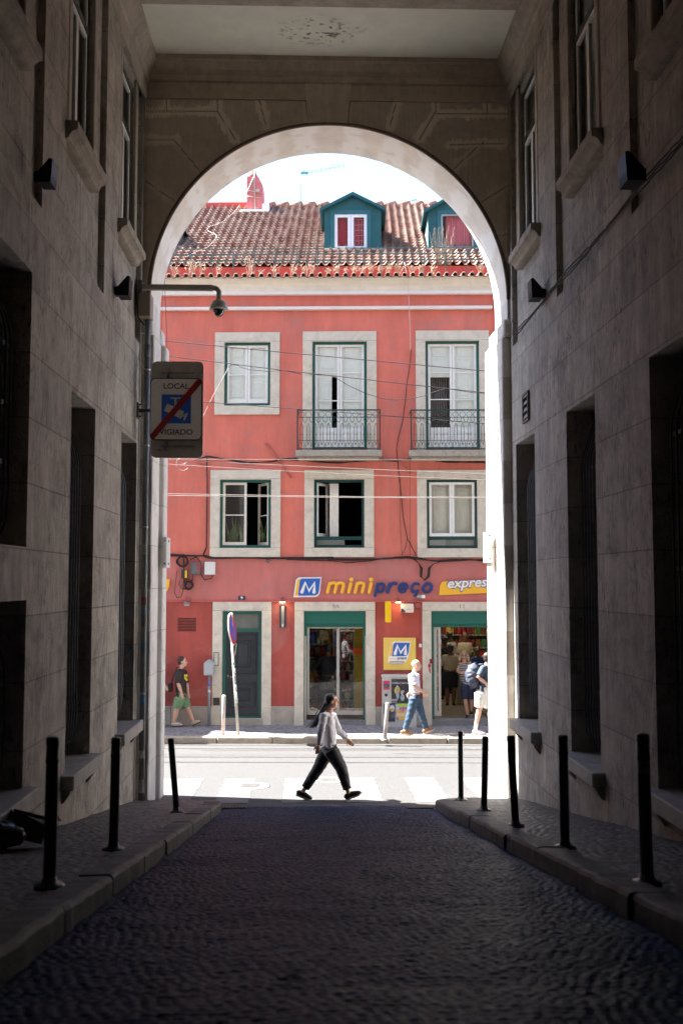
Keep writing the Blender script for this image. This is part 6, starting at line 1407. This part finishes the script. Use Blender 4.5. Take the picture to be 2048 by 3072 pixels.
def shelf(name,x0,x1,y,z0,z1,rows,seed,lab,facing=-1,pal=range(8)):
    rr=random.Random(seed); t=thing(name,lab,'shelf',FM@Matrix.Translation(((x0+x1)/2,y,z0)),'goods shelves inside the shop'); m=MB(FM); hh=(z1-z0)/rows
    m.box(x0-.03,x0,y,y+.45,z0,z1); m.box(x1,x1+.03,y,y+.45,z0,z1); m.box(x0-.03,x1+.03,y+.45,y+.47,z0,z1)
    for i in range(rows+1): m.box(x0,x1,y-.01,y+.449,z0+i*hh-.012,z0+i*hh+.012)
    m.build('rack',M('pale shelf metal',(.50,.46,.40),.4),t)
    g=MB(FM); pal=list(pal)
    for i in range(rows):
        x=x0+.02; z=z0+i*hh+.013
        while x<x1-.08:
            w=rr.uniform(.06,.16); h=rr.uniform(.55,.85)*hh; g.m=rr.choice(pal); w=min(w,x1-.01-x)
            if rr.random()<.4: g.tube([(x+w/2,y+.12,z),(x+w/2,y+.12,z+h*.7),(x+w/2,y+.12,z+h*.75),(x+w/2,y+.12,z+h)],[w*.45,w*.45,w*.2,w*.18],8)
            else: g.box(x,x+w*.95,y+.02,y+.3,z,z+h,bev=.006)
            x+=w+.004
    o=g.build('goods',prods,t); o['kind']='stuff'
x=fl('K',380,900,-.8)[0]; shelf('goods_shelf',x-.55,x+.55,1.5,0,2.3,7,1,'tall goods shelf behind the left pane of the glass doorway')
x=fl('K',905,900,-1.6)[0]; x2=fl('K',1115,900,-1.6)[0]; shelf('goods_shelf',x,x2,1.6,.0,1.95,8,2,'rack of red packets behind the right pane of the glass doorway',pal=(0,1,1,0,3))
x=fl('K',600,900,-3)[0]; shelf('goods_shelf',x-.3,x+2.4,4.5,1.0,2.7,4,3,'wall shelf at the back of the shop behind the glass doorway',pal=(3,2,7,4,5,0))
x=fl('I',900,900,-4)[0]; shelf('goods_shelf',x-1.2,x+3.4,5.6,.2,2.75,7,4,'bottle shelves across the back wall behind the open doorway',pal=(6,4,1,3,2,0,6))
m=MB(FM); x=fl('K',1140,850,-.9)[0]; x2=fl('K',1300,850,-.9)[0]; m.box(x,x2+.3,.9,1.1,0,2.6,bev=.01); single(m,'yellow_column',M('yellow shop column',(.55,.34,.02),.5,var=.1),'yellow painted column inside the glass doorway at its right','column',FM@Matrix.Translation((x,1,0)))
m=MB(FM); p=fl('K',1105,1140,-.7); q_=fl('K',1285,1035,-.7); m.box(p[0],q_[0],.70,.72,p[1],q_[1]); single(m,'price_sign',M('orange price card',(.85,.12,.01),.5,var=.1),'orange price card hanging inside the right pane of the glass doorway','sign',FM@Matrix.Translation((p[0],.7,p[1])))
m=MB(FM); p=fl('K',540,900,-1.2); q_=fl('K',700,730,-1.2); m.box(p[0],q_[0],1.2,1.22,p[1],q_[1]); single(m,'hanging_poster',M('shop poster print',(.40,.30,.16),.5,var=.6,scale=14,dirt=.9,dirtcol=(.55,.08,.03),dscale=7),'printed poster hanging inside the left pane of the glass doorway','poster',FM@Matrix.Translation((p[0],1.2,p[1])))
# counter inside the open doorway
ct=thing('shop_counter','shop counter with a yellow front end inside the open doorway','counter',FM@Matrix.Translation((fl('I',1050,1200,-3)[0],3,0)))
x=fl('I',1005,1200,-2.8)[0]; x2=fl('I',1035,1200,-2.8)[0]; x3=x+2.6
m=MB(FM); m.box(x,x2,2.8,3.6,0,.98); m.build('end_panel',M('counter yellow',(.62,.40,.10),.5),ct); m=MB(FM); m.box(x2+.002,x3,2.8,3.6,0,.96); m.build('front_panel',M('counter grey',(.22,.21,.20),.5),ct); m=MB(FM); m.box(x-.03,x3,2.75,3.65,.985,1.02,bev=.005); m.build('worktop',M('counter top',(.5,.46,.4),.4),ct)
m=MB(FM); p=fl('I',1260,680,-2.9); 
for i in range(3): m.tube([(p[0]+.16*i,3.0,1.02),(p[0]+.16*i,3.0,1.22),(p[0]+.16*i,3.0,1.26)],[.06,.06,.062],12)
single(m,'sweet_jar',M('glassy jar with red lid',(.50,.30,.22),.3,var=.3,scale=20),'row of round jars on the counter in the open doorway','jar',FM@Matrix.Translation((p[0],3,1.02)))
m=MB(FM); x=fl('I',1320,1200,-1.0)[0]; m.box(x,x+.6,.9,1.4,0,.62,bev=.02); m.box(x+.02,x+.58,.88,.9,.06,.5,bev=.01); single(m,'floor_freezer',M('cream appliance',(.55,.50,.42),.5),'low cream cabinet just inside the open doorway at its right','cabinet',FM@Matrix.Translation((x,1.1,0)))
# unseen house block added and shaped to shade the left of the pavement
m=MB(FM); m.box(-16,-9.1,-1.3,8,-2,8.9); single(m,'neighbour_building',M('pale neighbour render',(.6,.52,.42),.85),'tall pale neighbouring house left of the red one','building',FM@Matrix.Translation((-12,3,0)))
m=MB(FM); m.box(9.1,20,-.0,8,-2,13); single(m,'neighbour_building',M('pale neighbour render',(.6,.52,.42),.85),'pale neighbouring house right of the red one','building',FM@Matrix.Translation((14,3,0)))
# ---------------------------------------------------------------- people
def skin_of(n,c): return M('skin '+n,c,.5,var=.06,scale=20,spec=.35)
def fuse(mb,name,mat,parent,vox=.008,sm=4,wr=0,wseed=0,face=None):
    """merge overlapping lofted pieces into one continuous surface"""
    o=mb.build('tmp',mat,None); md=o.modifiers.new('r','REMESH'); md.mode='VOXEL'; md.voxel_size=vox; md.use_smooth_shade=True
    sm_=o.modifiers.new('s','SMOOTH'); sm_.factor=.5; sm_.iterations=sm
    dg=bpy.context.evaluated_depsgraph_get(); me=bpy.data.meshes.new_from_object(o.evaluated_get(dg)); bpy.data.objects.remove(o)
    n=len(me.vertices); co=np.empty(n*3); me.vertices.foreach_get('co',co); co=co.reshape(-1,3)
    if wr:
        no=np.empty(n*3); me.vertices.foreach_get('normal',no); no=no.reshape(-1,3)
        q=np.sin(co[:,0]*38+co[:,2]*30+wseed+3*np.sin(co[:,1]*22+co[:,2]*9))*.5+np.sin(co[:,2]*62+co[:,0]*-25+wseed*2)*.35
        q*=vnoise(co[:,0]*7+wseed,co[:,2]*7+co[:,1]*3,wseed)*1.6
        co=co+no*q[:,None]*wr
    A=np.array(root_m(parent).inverted()); co=co@A[:3,:3].T+A[:3,3]; me.vertices.foreach_set('co',co.astype(np.float32).ravel()); me.name=name
    me.materials.clear(); me.materials.append(mat); me.update()
    me.polygons.foreach_set('use_smooth',[True]*len(me.polygons))
    o=bpy.data.objects.new(name,me); C.objects.link(o); o.parent=parent; return o
def hand(m,w,d,n,s=1,curl=.5,th=1):
    d=Vector(d).normalized(); n=Vector(n); n=(n-d*n.dot(d)).normalized(); a=d.cross(n)
    T=Matrix((( d.x,a.x,n.x,w[0]),(d.y,a.y,n.y,w[1]),(d.z,a.z,n.z,w[2]),(0,0,0,1)))
    m.ball((.045*s,0,0),(.052*s,.040*s,.018*s),12,T)
    for i,l in enumerate((.070,.080,.074,.058)):
        y=(-.027+.018*i)*s; x=.082*s-(abs(i-1.3)*.005); pts=[(x-.02,y,0),(x,y,0)]; ang=0
        for k,f in enumerate((.42,.32,.26)): ang+=curl*(.7+.15*i); p=pts[-1]; pts.append((p[0]+l*s*f*math.cos(ang),y*1.03,p[2]+l*s*f*math.sin(ang)))
        m.tube(pts,[.0095*s,.0095*s,.0088*s,.008*s,.0065*s],8,T)
    m.tube([(.015*s,th*-.025*s,0),(.04*s,th*-.045*s,.012*s),(.065*s,th*-.052*s,.024*s),(.085*s,th*-.048*s,.034*s)],[.013*s,.012*s,.0105*s,.008*s],8,T)
def cut(pts,rs,t):
    if t>=len(pts)-1: return pts,rs
    i=int(t); f=t-i; return pts[:i+1]+[pts[i].lerp(pts[i+1],f)],rs[:i+1]+[rs[i]+(rs[i+1]-rs[i])*f]
def person(label,k,Y,J,face,skin,hairm,shirt,sleeve,legm,leglen,shoem,g=1.0,sock=None,hairkind='short',vox=.008,group=None,sleeve_w=1.25,leg_w=1.3,hem=0,belt=None,headr=1.0,loc=None,wr=.006,bald=False,cuffs=None,front_y=None,hands=None):
    P=lambda n,dy=0: onY(k,J[n][0],J[n][1],Y+(J[n][2] if len(J[n])>2 else 0)+dy)
    f=Vector(face).normalized(); sd=Vector((f.y,-f.x,0)); side_x=abs(f.x)>.7
    el=lambda wd,dp: ((wd,dp) if side_x else (dp,wd))
    gp=loc or P('ground'); t=thing('person',label,'person',Matrix.Translation(gp),group)
    hd=P('head'); nk=P('neck'); ch=P('chest'); wa=P('waist'); pe=P('pelvis')
    b=MB(); c=MB(); l=MB(); r=headr
    # head: cranium, jaw, nose, ears, brow, chin
    hx=f; up=Vector((0,0,1))
    T=Matrix(((hx.x,sd.x,0,hd.x),(hx.y,sd.y,0,hd.y),(0,0,1,hd.z),(0,0,0,1)))
    b.ball((-.012*r,0,.028*r),(.096*r,.076*r,.088*r),20,T,12); b.ball((.025*r,0,-.045*r),(.062*r,.056*r,.070*r),18,T,10); b.ball((.062*r,0,-.092*r),(.026*r,.028*r,.020*r),10,T); b.ball((.05*r,0,.02*r),(.046*r,.060*r,.055*r),14,T)
    b.tube([(.086*r,0,.022*r),(.104*r,0,-.008*r),(.112*r,0,-.026*r),(.094*r,0,-.036*r)],[.009*r,.011*r,.014*r,.010*r],8,T)
    for s_ in (-1,1): b.ball((-.004*r,s_*.076*r,-.012*r),(.018*r,.008*r,.030*r),10,T); b.ball((.045*r,s_*.038*r,-.03*r),(.03*r,.02*r,.03*r),8,T)
    b.ball((.088*r,0,-.058*r),(.014*r,.024*r,.008*r),10,T); b.ball((.084*r,0,-.070*r),(.014*r,.020*r,.007*r),10,T)
    b.tube([hd-up*.06*r-f*.02,nk-up*.02],[.052*g**.5,.060*g**.5],12)
    # torso
    tor=[nk-up*.01,nk.lerp(ch,.28),ch,ch.lerp(wa,.5),wa,pe,pe-up*.07]; wds=[(.07,.06),(.165,.085),(.185,.112),(.165,.108),(.148,.102),(.168,.115),(.13,.10)]
    b.tube(tor,[el(x*g*.94,y*g*.94) for x,y in wds],20)
    st=[(x,y) for x,y in wds]; c.tube(tor[:5+hem],[el(x*g*1.05,y*g*1.07) for x,y in st[:5+hem]],24)
    for q in ('n','f'):
        if q+'sh' in J:
            sh,eb,wr_=P(q+'sh'),P(q+'el'),P(q+'wr'); arm=[nk.lerp(sh,.45)-up*.03,sh,eb,wr_]; rr=[.055*g,.054*g,.042*g,.029*g]
            b.tube([arm[0],arm[1],sh.lerp(eb,.5),eb,eb.lerp(wr_,.35),wr_],[.05*g,.054*g,.048*g,.041*g,.041*g,.027*g],12)
            tip=P(q+'tip'); d=tip-wr_; hn=Vector((0,1,0)) if q=='n' else Vector((0,-1,0))
            if not side_x: hn=Vector((1 if q=='n' else -1,.3,0))
            hand(b,wr_,d,hn if not hands else Vector(hands),.98,.42,1 if q=='n' else -1)
            if sleeve>0:
                pp,r2=cut([sh,eb,wr_],[.060*g*sleeve_w*.92,.050*g*sleeve_w,.037*g*sleeve_w],sleeve); c.tube([arm[0]]+pp,[.06*g]+r2,16)
        hp,kn,an=P(q+'hip'),P(q+'kn'),P(q+'an'); b.tube([hp,hp.lerp(kn,.5),kn,kn.lerp(an,.3),an],[.088*g,.074*g,.054*g,.056*g,.034*g],14)
        pp,r2=cut([hp,kn,an],[.094*g*leg_w*.94,.066*g*leg_w,.045*g*leg_w],leglen); 
        l.tube([pe.lerp(hp,.6)]+pp,[.10*g]+r2,18)
        he,to=P(q+'heel'),P(q+'toe'); d=(to-he); mid=he.lerp(to,.45); b.tube([an,he.lerp(to,.25)+up*.02,mid+up*.015,to.lerp(he,.2)],[.034,.036,.032,.022],10)
        s_=MB(); dn=d.normalized(); n2=Vector((-dn.z,0,dn.x)) if side_x else up
        if n2.z<0: n2=-n2
        s_.tube([he-dn*.0+n2*.035,he.lerp(to,.12)+n2*.046,mid+n2*.046,he.lerp(to,.75)+n2*.034,to-dn*.02+n2*.026],[(.026,.03),(.038,.046),(.041,.044),(.044,.030),(.026,.016)] if side_x else [(.03,.03),(.045,.04),(.04,.04),(.045,.03),(.03,.02)],14)
        fuse(s_,'shoe',shoem[0],t,.007,3)
        s2=MB(); s2.tube([he+n2*.004,he.lerp(to,.2)+n2*.004,mid+n2*.004,he.lerp(to,.8)+n2*.004,to+n2*.008],[(.028,.012),(.040,.016),(.036,.014),(.044,.013),(.020,.008)],12); fuse(s2,'shoe_sole',shoem[1],t,.006,2)
        if sock: s3=MB(); s3.tube([an+ (kn-an)*sock[1],an-up*.02,he.lerp(to,.25)+n2*.05],[.043*g,.038*g,.04],12); fuse(s3,'sock',sock[0],t,.008,2)
    l.tube([wa-up*.03,pe,pe-up*.06],[el(.158*g,.112*g),el(.176*g,.126*g),el(.15*g,.115*g)],20)
    if cuffs: pass
    fuse(b,'body',skin,t,vox*.85,2); fuse(c,'shirt',shirt,t,vox,5,wr,len(label)); fuse(l,'trousers' if leglen>1.3 else 'shorts',legm,t,vox,5,wr,len(label)+3)
    if belt: m=MB(); m.tube([wa-up*.035,wa-up*.075],[el(.163*g,.118*g)]*2,24); m.build('belt',belt,t)
    # hair
    h=MB()
    if hairkind!='none':
        h.ball((-.026*r,0,.042*r),(.096*r,.084*r,.086*r),20,T,12); h.ball((-.052*r,0,-.01*r),(.062*r,.076*r,.075*r),16,T)
        if hairkind=='long':
            for s_ in (-1,1): h.tube([T@Vector((.0,s_*.07*r,.04)),T@Vector((-.01,s_*.098*r,-.05)),T@Vector((-.01,s_*.105*r,-.13))],[.03,.042,.03],10)
            h.tube([T@Vector((-.06,0,.02)),T@Vector((-.08,0,-.14))],[(.09,.05),(.10,.03)],12)
        if hairkind=='pony':
            PT=[P(n) for n in ('p1','p2','p3','p4','p5')]; h.tube(PT[:3],[.030,.034,.026],12); rr_=random.Random(5); sm_=MB()
            for i_ in range(46):
                o_=[rr_.gauss(0,1),rr_.gauss(0,1)]; sp=(.005,.012,.017,.020,.024); ln=rr_.uniform(.8,1.08)
                Q_=[p_+Vector((o_[0]*sp[j_]+.01*math.sin(i_+j_*1.3),o_[1]*sp[j_]*.7,.004*math.sin(i_*2+j_))) for j_,p_ in enumerate(PT)]; Q_[4]=Q_[3]+(Q_[4]-Q_[3])*ln
                sm_.tube(Q_,[.008,.008,.0075,.006,.002],5)
            sm_.build('ponytail',M('dark brown hair strands',(.050,.026,.020),.4,var=.5,scale=30,spec=.5),t)
        fuse(h,'hair',hairm,t,.007,3,.003,2)
    elif hairm: h.ball((-.045*r,0,-.005*r),(.066*r,.077*r,.050*r),16,T); fuse(h,'hair',hairm,t,.007,3)
    e=MB()
    for s_ in (-1,1): e.ball((.083*r,s_*.033*r,.010*r),(.012*r,.016*r,.008*r),8,T); e.tube([(.088*r,s_*.018*r,.032*r),(.082*r,s_*.05*r,.034*r)],.005*r,6,T)
    e.build('eye',M('dark eye',(.03,.02,.018),.3),t)
    e=MB(); e.ball((.098*r,0,-.063*r),(.006*r,.020*r,.008*r),8,T); e.build('lips',M('lips',(.38,.10,.09),.4),t)
    return t,P,T
sk1=skin_of('tan',(.74,.43,.30)); sk2=skin_of('fair',(.66,.38,.28)); sk3=skin_of('deep',(.16,.075,.045)); hr1=M('black hair',(.020,.012,.011),.35,var=.4,scale=60,spec=.6); hr2=M('brown hair',(.045,.028,.020),.5,var=.3,scale=50); hr3=M('grey blond hair',(.48,.40,.30),.5,var=.35,scale=50); whs=M('white sole rubber',(.75,.74,.72),.5); blks=M('black shoe knit',(.015,.015,.017),.6,var=.2,scale=60)
# the woman crossing in front of the arch
Yw=hit('J',760,2188,(0,0,.406),(0,.028,1)).y
J=dict(ground=(760,2188),head=(815,385),neck=(765,575),chest=(745,760),waist=(775,1105),pelvis=(765,1225),
 nsh=(665,640,-.155),nel=(625,890,-.21),nwr=(572,1180,-.20),ntip=(545,1385,-.20),fsh=(830,650,.155),fel=(945,930,.21),fwr=(1095,1065,.20),ftip=(1205,1205,.20),
 nhip=(795,1275,-.075),nkn=(985,1600,-.08),nan=(1110,2030,-.08),nheel=(1068,2178,-.08),ntoe=(1372,2042,-.08),
 fhip=(735,1275,.075),fkn=(565,1610,.08),fan=(295,2010,.08),fheel=(160,2085,.08),ftoe=(470,2185,.08),
 p1=(712,400),p2=(655,520,-.02),p3=(590,650,-.03),p4=(520,770,-.03),p5=(440,865,-.03))
stripe_m=M('striped shirt',(.88,.86,.90),.7,var=.04,stripes=(0,.0185,.34,(.11,.08,.11),.05))
wt,P,T=person('woman with long dark ponytail, striped shirt and black trousers striding across the street','J',Yw,J,(1,0,0),sk1,hr1,stripe_m,1.93,M('black trouser cloth',(.016,.017,.020),.55,var=.15,spec=.35),1.86,(blks,whs),g=.88,hairkind='pony',vox=.0075,sleeve_w=1.28,leg_w=1.5,hem=1,headr=.95,belt=M('black belt',(.01,.01,.01),.4),wr=.005)
m=MB(); e1=P('p1'); m.ball(tuple(e1),(.03,.03,.03),10); m.build('hair_tie',M('dark hair tie',(.02,.01,.015),.6),wt)
# man in dark t-shirt on the far pavement
def pg(k,x,y): return hit(k,x,y,(0,0,.531),(0,.028,1))
Ym=pg('H',310,1532).y
J=dict(ground=(310,1532),head=(312,838),neck=(298,905),chest=(296,995),waist=(298,1150),pelvis=(298,1225),
 nsh=(262,950,-.17),nel=(268,1075,-.23),nwr=(303,1175,-.23),ntip=(320,1235,-.23),fsh=(325,950,.17),fel=(355,1070,.20),fwr=(372,1170,.16),ftip=(380,1220,.16),
 nhip=(280,1245,-.09),nkn=(248,1350,-.09),nan=(222,1478,-.09),nheel=(195,1528,-.09),ntoe=(322,1526,-.09),fhip=(318,1245,.09),fkn=(370,1345,.09),fan=(425,1470,.09),fheel=(418,1522,.09),ftoe=(515,1480,.09))
sandal=M('pale sandal leather',(.50,.42,.34),.6)
mt,P,T=person('man in a dark brown t-shirt and green shorts walking along the red wall','H',Ym,J,(1,0,0),sk2,hr2,M('dark brown tee',(.035,.024,.022),.75),.95,M('green shorts cloth',(.17,.29,.15),.75,var=.1),.80,(sandal,M('dark sandal sole',(.06,.05,.04),.6)),g=1.08,hem=2,vox=.010,leg_w=1.42,sleeve_w=1.4)
m=MB()
r=random.Random(4); 
for i in range(9): p=onY('H',350+r.uniform(-14,14),1010+r.uniform(-30,30),Ym-.10+r.uniform(-.01,.01)); m.ball(tuple(p+Vector((.0,-.05,0))),(.022,.012,.03),8)
m.build('shirt_print',M('yellow shirt print',(.70,.55,.05),.6),mt)
bg=thing('shoulder_bag','small black shoulder bag hanging behind the man in the dark t-shirt','bag',Matrix.Translation(onY('H',190,1110,Ym-.12)))
a=onY('H',168,1155,Ym); b=onY('H',214,1062,Ym); m=MB(); m.box(a.x,b.x,Ym-.17,Ym-.03,a.z,b.z,bev=.02); m.build('pouch',M('black bag nylon',(.012,.012,.014),.6),bg)
m=MB(); m.tube([onY('H',195,1070,Ym-.17),onY('H',215,990,Ym-.20),onY('H',250,905,Ym-.17),onY('H',285,892,Ym-.05),onY('H',330,935,Ym+.10)],[(.012,.012)]*5,6); m.build('strap',M('black bag nylon',(.012,.012,.014)),bg)
# person mostly behind the left jamb: only the forearm shows
Y3=Ym; J=dict(ground=(20,1535),head=(30,838),neck=(22,905),chest=(18,995),waist=(15,1150),pelvis=(12,1220),nsh=(25,950,-.17),nel=(62,1020,-.2),nwr=(122,1095,-.2),ntip=(168,1165,-.2),
 nhip=(5,1240,-.09),nkn=(-10,1370,-.09),nan=(-30,1490,-.09),nheel=(-45,1530,-.09),ntoe=(30,1528,-.09),fhip=(30,1240,.09),fkn=(40,1370,.09),fan=(20,1490,.09),fheel=(10,1530,.09),ftoe=(72,1528,.09))
pt,P,T=person('person hidden by the left jamb except for a forearm with a watch','H',Y3,J,(1,0,0),sk2,hr2,M('grey tee',(.3,.3,.3),.7),.9,M('denim',(.04,.07,.13),.7),1.9,(blks,whs),vox=.010)
w1=onY('H',120,1092,Y3-.2); m=MB(); d=(onY('H',168,1165,Y3-.2)-w1).normalized(); m.tube([w1-d*.01,w1+d*.012],.034,14); m.build('watch',M('steel watch',(.6,.6,.6),.3,metal=.8),pt)
# bald man in white shirt and jeans
Yb=pg('I',600,1618).y
J=dict(ground=(600,1618),head=(600,876),neck=(580,952),chest=(574,1030),waist=(590,1165),pelvis=(588,1225),nsh=(548,985,-.16),nel=(582,1095,-.24),nwr=(672,1165,-.22),ntip=(725,1200,-.22),fsh=(600,985,.17),fel=(560,1090,.22),fwr=(530,1170,.2),ftip=(510,1230,.2),
 nhip=(575,1240,-.08),nkn=(535,1395,-.09),nan=(478,1565,-.09),nheel=(430,1612,-.09),ntoe=(570,1622,-.09),fhip=(605,1240,.08),fkn=(652,1390,.09),fan=(705,1555,.09),fheel=(675,1608,.09),ftoe=(798,1562,.09))
tansh=M('tan suede shoe',(.26,.12,.06),.7,var=.15)
bt_,P,T=person('bald man in a white check shirt and blue jeans walking past the poster cabinet','I',Yb,J,(1,0,0),sk2,None,M('white check shirt',(.80,.78,.80),.7,var=.03,stripes=(0,.045,.22,(.50,.50,.66),.01),check=2),.95,M('blue denim',(.028,.058,.105),.7,var=.22,scale=5),1.97,(tansh,M('pale crepe sole',(.6,.5,.38),.6)),hairkind='none',g=1.0,vox=.009,sleeve_w=1.5,leg_w=1.26,belt=M('brown belt',(.05,.025,.015),.4),hem=0)
h=MB(); h.ball((.045,0,-.085),(.045,.05,.035),12,T); fuse(h,'beard',M('grey beard',(.42,.38,.35),.8),bt_,.007,2)
# backpacker, half hidden by the right jamb
Yk=pg('I',1290,1612).y
J=dict(ground=(1300,1612),head=(1372,800),neck=(1352,872),chest=(1330,950),waist=(1318,1085),pelvis=(1305,1150),nsh=(1318,905,-.17),nel=(1262,1005,-.22),nwr=(1345,1072,-.22),ntip=(1392,1110,-.22),fsh=(1375,900,.16),fel=(1420,1000,.2),fwr=(1450,1060,.2),ftip=(1480,1090,.2),
 nhip=(1285,1180,-.09),nkn=(1272,1350,-.09),nan=(1232,1540,-.09),nheel=(1200,1610,-.09),ntoe=(1345,1616,-.09),fhip=(1325,1180,.09),fkn=(1385,1350,.09),fan=(1395,1540,.09),fheel=(1375,1605,.09),ftoe=(1490,1612,.09))
bk,P,T=person('man in navy t-shirt and white shorts, half hidden by the right jamb','I',Yk,J,(1,0,0),sk2,hr2,M('navy tee',(.045,.065,.10),.75),.85,M('white shorts cloth',(.80,.77,.70),.7,var=.05),.86,(whs,whs),g=1.04,sock=(M('white sock',(.8,.8,.82),.8),.22),vox=.010,leg_w=1.45,sleeve_w=1.4,hem=1)
bp=thing('backpack','large dark navy backpack on the back of the man in white shorts','backpack',Matrix.Translation(onY('I',1200,980,Yk)))
m=MB(); q=lambda x,y,dy=0: onY('I',x,y,Yk+dy)
m.tube([q(1235,865),q(1215,900),q(1200,970),q(1205,1040),q(1225,1090),q(1250,1105)],[(.08,.05),(.15,.13),(.17,.16),(.17,.155),(.14,.11),(.08,.05)],20); m.tube([q(1150,960),q(1160,1060)],[(.11,.04),(.11,.045)],12)
fuse(m,'pack_body',M('backpack nylon',(.045,.055,.085),.6,var=.2,scale=8),bp,.010,3,.010,3)
for dy in (-.13,.13): m=MB(); m.tube([q(1265,870,dy),q(1310,862,dy*1.1),q(1345,910,dy*1.1),q(1335,990,dy*1.15),q(1280,1060,dy)],.018,8); m.build('shoulder_strap',M('backpack strap',(.03,.035,.05),.6),bp)
m=MB(); m.tube([q(1218,870,-.03),q(1225,850,-.03),q(1240,850,.03),q(1245,868,.03)],.010,6); m.build('grab_handle',M('backpack strap',(.03,.035,.05)),bp)
# woman with glasses stepping out of the shop
Yd=(FM@Vector((2.9,.45,0))).y
J=dict(ground=(1150,1450),head=(1108,772),neck=(1112,848),chest=(1118,905),waist=(1132,1010),pelvis=(1145,1075),nsh=(1072,862),nel=(1040,945,-.03),nwr=(1085,955,-.16),ntip=(1115,950,-.2),fsh=(1170,850),fel=(1212,930,.0),fwr=(1160,955,-.14),ftip=(1125,955,-.2),
 nhip=(1115,1110),nkn=(1122,1255,-.05),nan=(1148,1395,-.05),nheel=(1150,1425,.05),ntoe=(1138,1455,-.15),fhip=(1175,1110),fkn=(1190,1250,.03),fan=(1185,1360,.06),fheel=(1186,1388,.14),ftoe=(1184,1415,-.02))
dw,P,T=person('blond woman with glasses in a striped tank top and navy shorts at the open doorway','I',Yd,J,(-.15,-1,0),sk2,hr3,M('navy striped tank top',(.03,.035,.07),.75,stripes=(2,.038,.35,(.7,.7,.7),.01)),0,M('navy shorts cloth',(.025,.035,.08),.75),.88,(blks,whs),g=.92,hairkind='long',vox=.009,leg_w=1.35,hem=1)
m=MB(); 
for s_ in (-1,1): m.tube([T@Vector((.096,s_*.034+.022*math.cos(a),.008+.016*math.sin(a))) for a in [i/10*6.283 for i in range(11)]],.0035,5)
m.tube([T@Vector((.10,-.012,.01)),T@Vector((.10,.012,.01))],.003,5); m.build('glasses',M('glasses frame',(.05,.02,.02),.3),dw)
# customers and staff inside the shop (dim)
def inner(label,k,depth,x,top,foot,w,fc,skin,hair,shirt,legs,leglen=.9,arms=1,g=1,hk='short'):
    Yi=(FM@Vector((fl(k,x,top,-depth)[0],depth,0))).y; H=foot-top
    J=dict(ground=(x,foot),head=(x,top+H*.075),neck=(x,top+H*.165),chest=(x,top+H*.25),waist=(x,top+H*.41),pelvis=(x,top+H*.48)); o=w
    for q,s_ in (('n',-1),('f',1)):
        J[q+'sh']=(x+s_*o*.42,top+H*.20); J[q+'el']=(x+s_*o*(.62 if arms==1 else .85),top+H*.36); J[q+'wr']=(x+s_*o*(.45 if arms==1 else .5),top+H*(.38 if arms==1 else .46),-.15 if fc[1]<0 else .2); J[q+'tip']=(x+s_*o*.2,top+H*(.38 if arms==1 else .48),-.2 if fc[1]<0 else .25)
        J[q+'hip']=(x+s_*o*.22,top+H*.5); J[q+'kn']=(x+s_*o*.24,top+H*.72); J[q+'an']=(x+s_*o*.22,top+H*.94); J[q+'heel']=(x+s_*o*.22,top+H*.985,.06 if fc[1]<0 else -.06); J[q+'toe']=(x+s_*o*.26,top+H*.995,-.14 if fc[1]<0 else .14)
    return person(label,k,Yi,J,fc,skin,hair,shirt,.85,legs,leglen,(blks,whs),g=g,vox=.012,hairkind=hk,group='people inside the shop')[0]
inner('woman in a beige top standing with her back to the open doorway','I',1.7,965,652,1322,150,(.2,1,0),sk3,hr1,M('beige top',(.50,.42,.30),.75),M('black cloth',(.012,.012,.014),.7),.85,1,1.12)
inner('shop assistant in a pale shirt behind the counter in the open doorway','I',3.95,1118,520,1180,120,(0,-1,0),sk3,hr1,M('pale uniform',(.42,.36,.24),.75),M('black cloth',(.012,.012,.014)),1.9,1,1)
inner('dark-clothed customer at the left inside the open doorway, behind the beige top','I',2.5,905,560,1260,110,(.3,1,0),sk3,hr1,M('near black jacket',(.015,.015,.018),.7),M('black cloth',(.012,.012,.014)),1.9,1,1)
inner('customer in a pale t-shirt at the back left inside the open doorway','I',3.0,955,510,1200,100,(.3,1,0),sk3,hr1,M('grey white tee',(.40,.38,.34),.75),M('black cloth',(.012,.012,.014)),1.9,1,1)
inner('customer in a blue top inside the open doorway, right of the blond woman','I',2.4,1252,682,1300,110,(0,-1,0),sk3,hr1,M('royal blue top',(.02,.05,.20),.7),M('black cloth',(.012,.012,.014)),1.9,1,.95)
inner('figure in a black jacket seen from behind through the left glass pane','K',1.0,695,945,2250,290,(0,1,0),sk3,hr1,M('near black jacket',(.015,.015,.018)),M('black cloth',(.012,.012,.014)),1.9,2,1.12)
inner('dark figure reaching beside the red rack behind the right glass pane','K',2.6,1045,700,1900,210,(-1,.2,0),sk3,hr1,M('near black jacket',(.015,.015,.018)),M('black cloth',(.012,.012,.014)),1.9,1,1)

p=hit('P',669,2254,(0,0,2.27),(0,.1573,1)); m=MB(); m.add([(p.x-.05,p.y,p.z+.012),(p.x,p.y-.02,p.z+.02),(p.x+.05,p.y+.01,p.z+.014),(p.x+.005,p.y+.025,p.z+.02)],[(0,1,2,3)])
single(m,'fallen_leaf',M('dry leaf',(.14,.10,.07),.7),'single dry leaf lying on the dark setts near the viewer','leaf',Matrix.Translation(p),recalc=False)
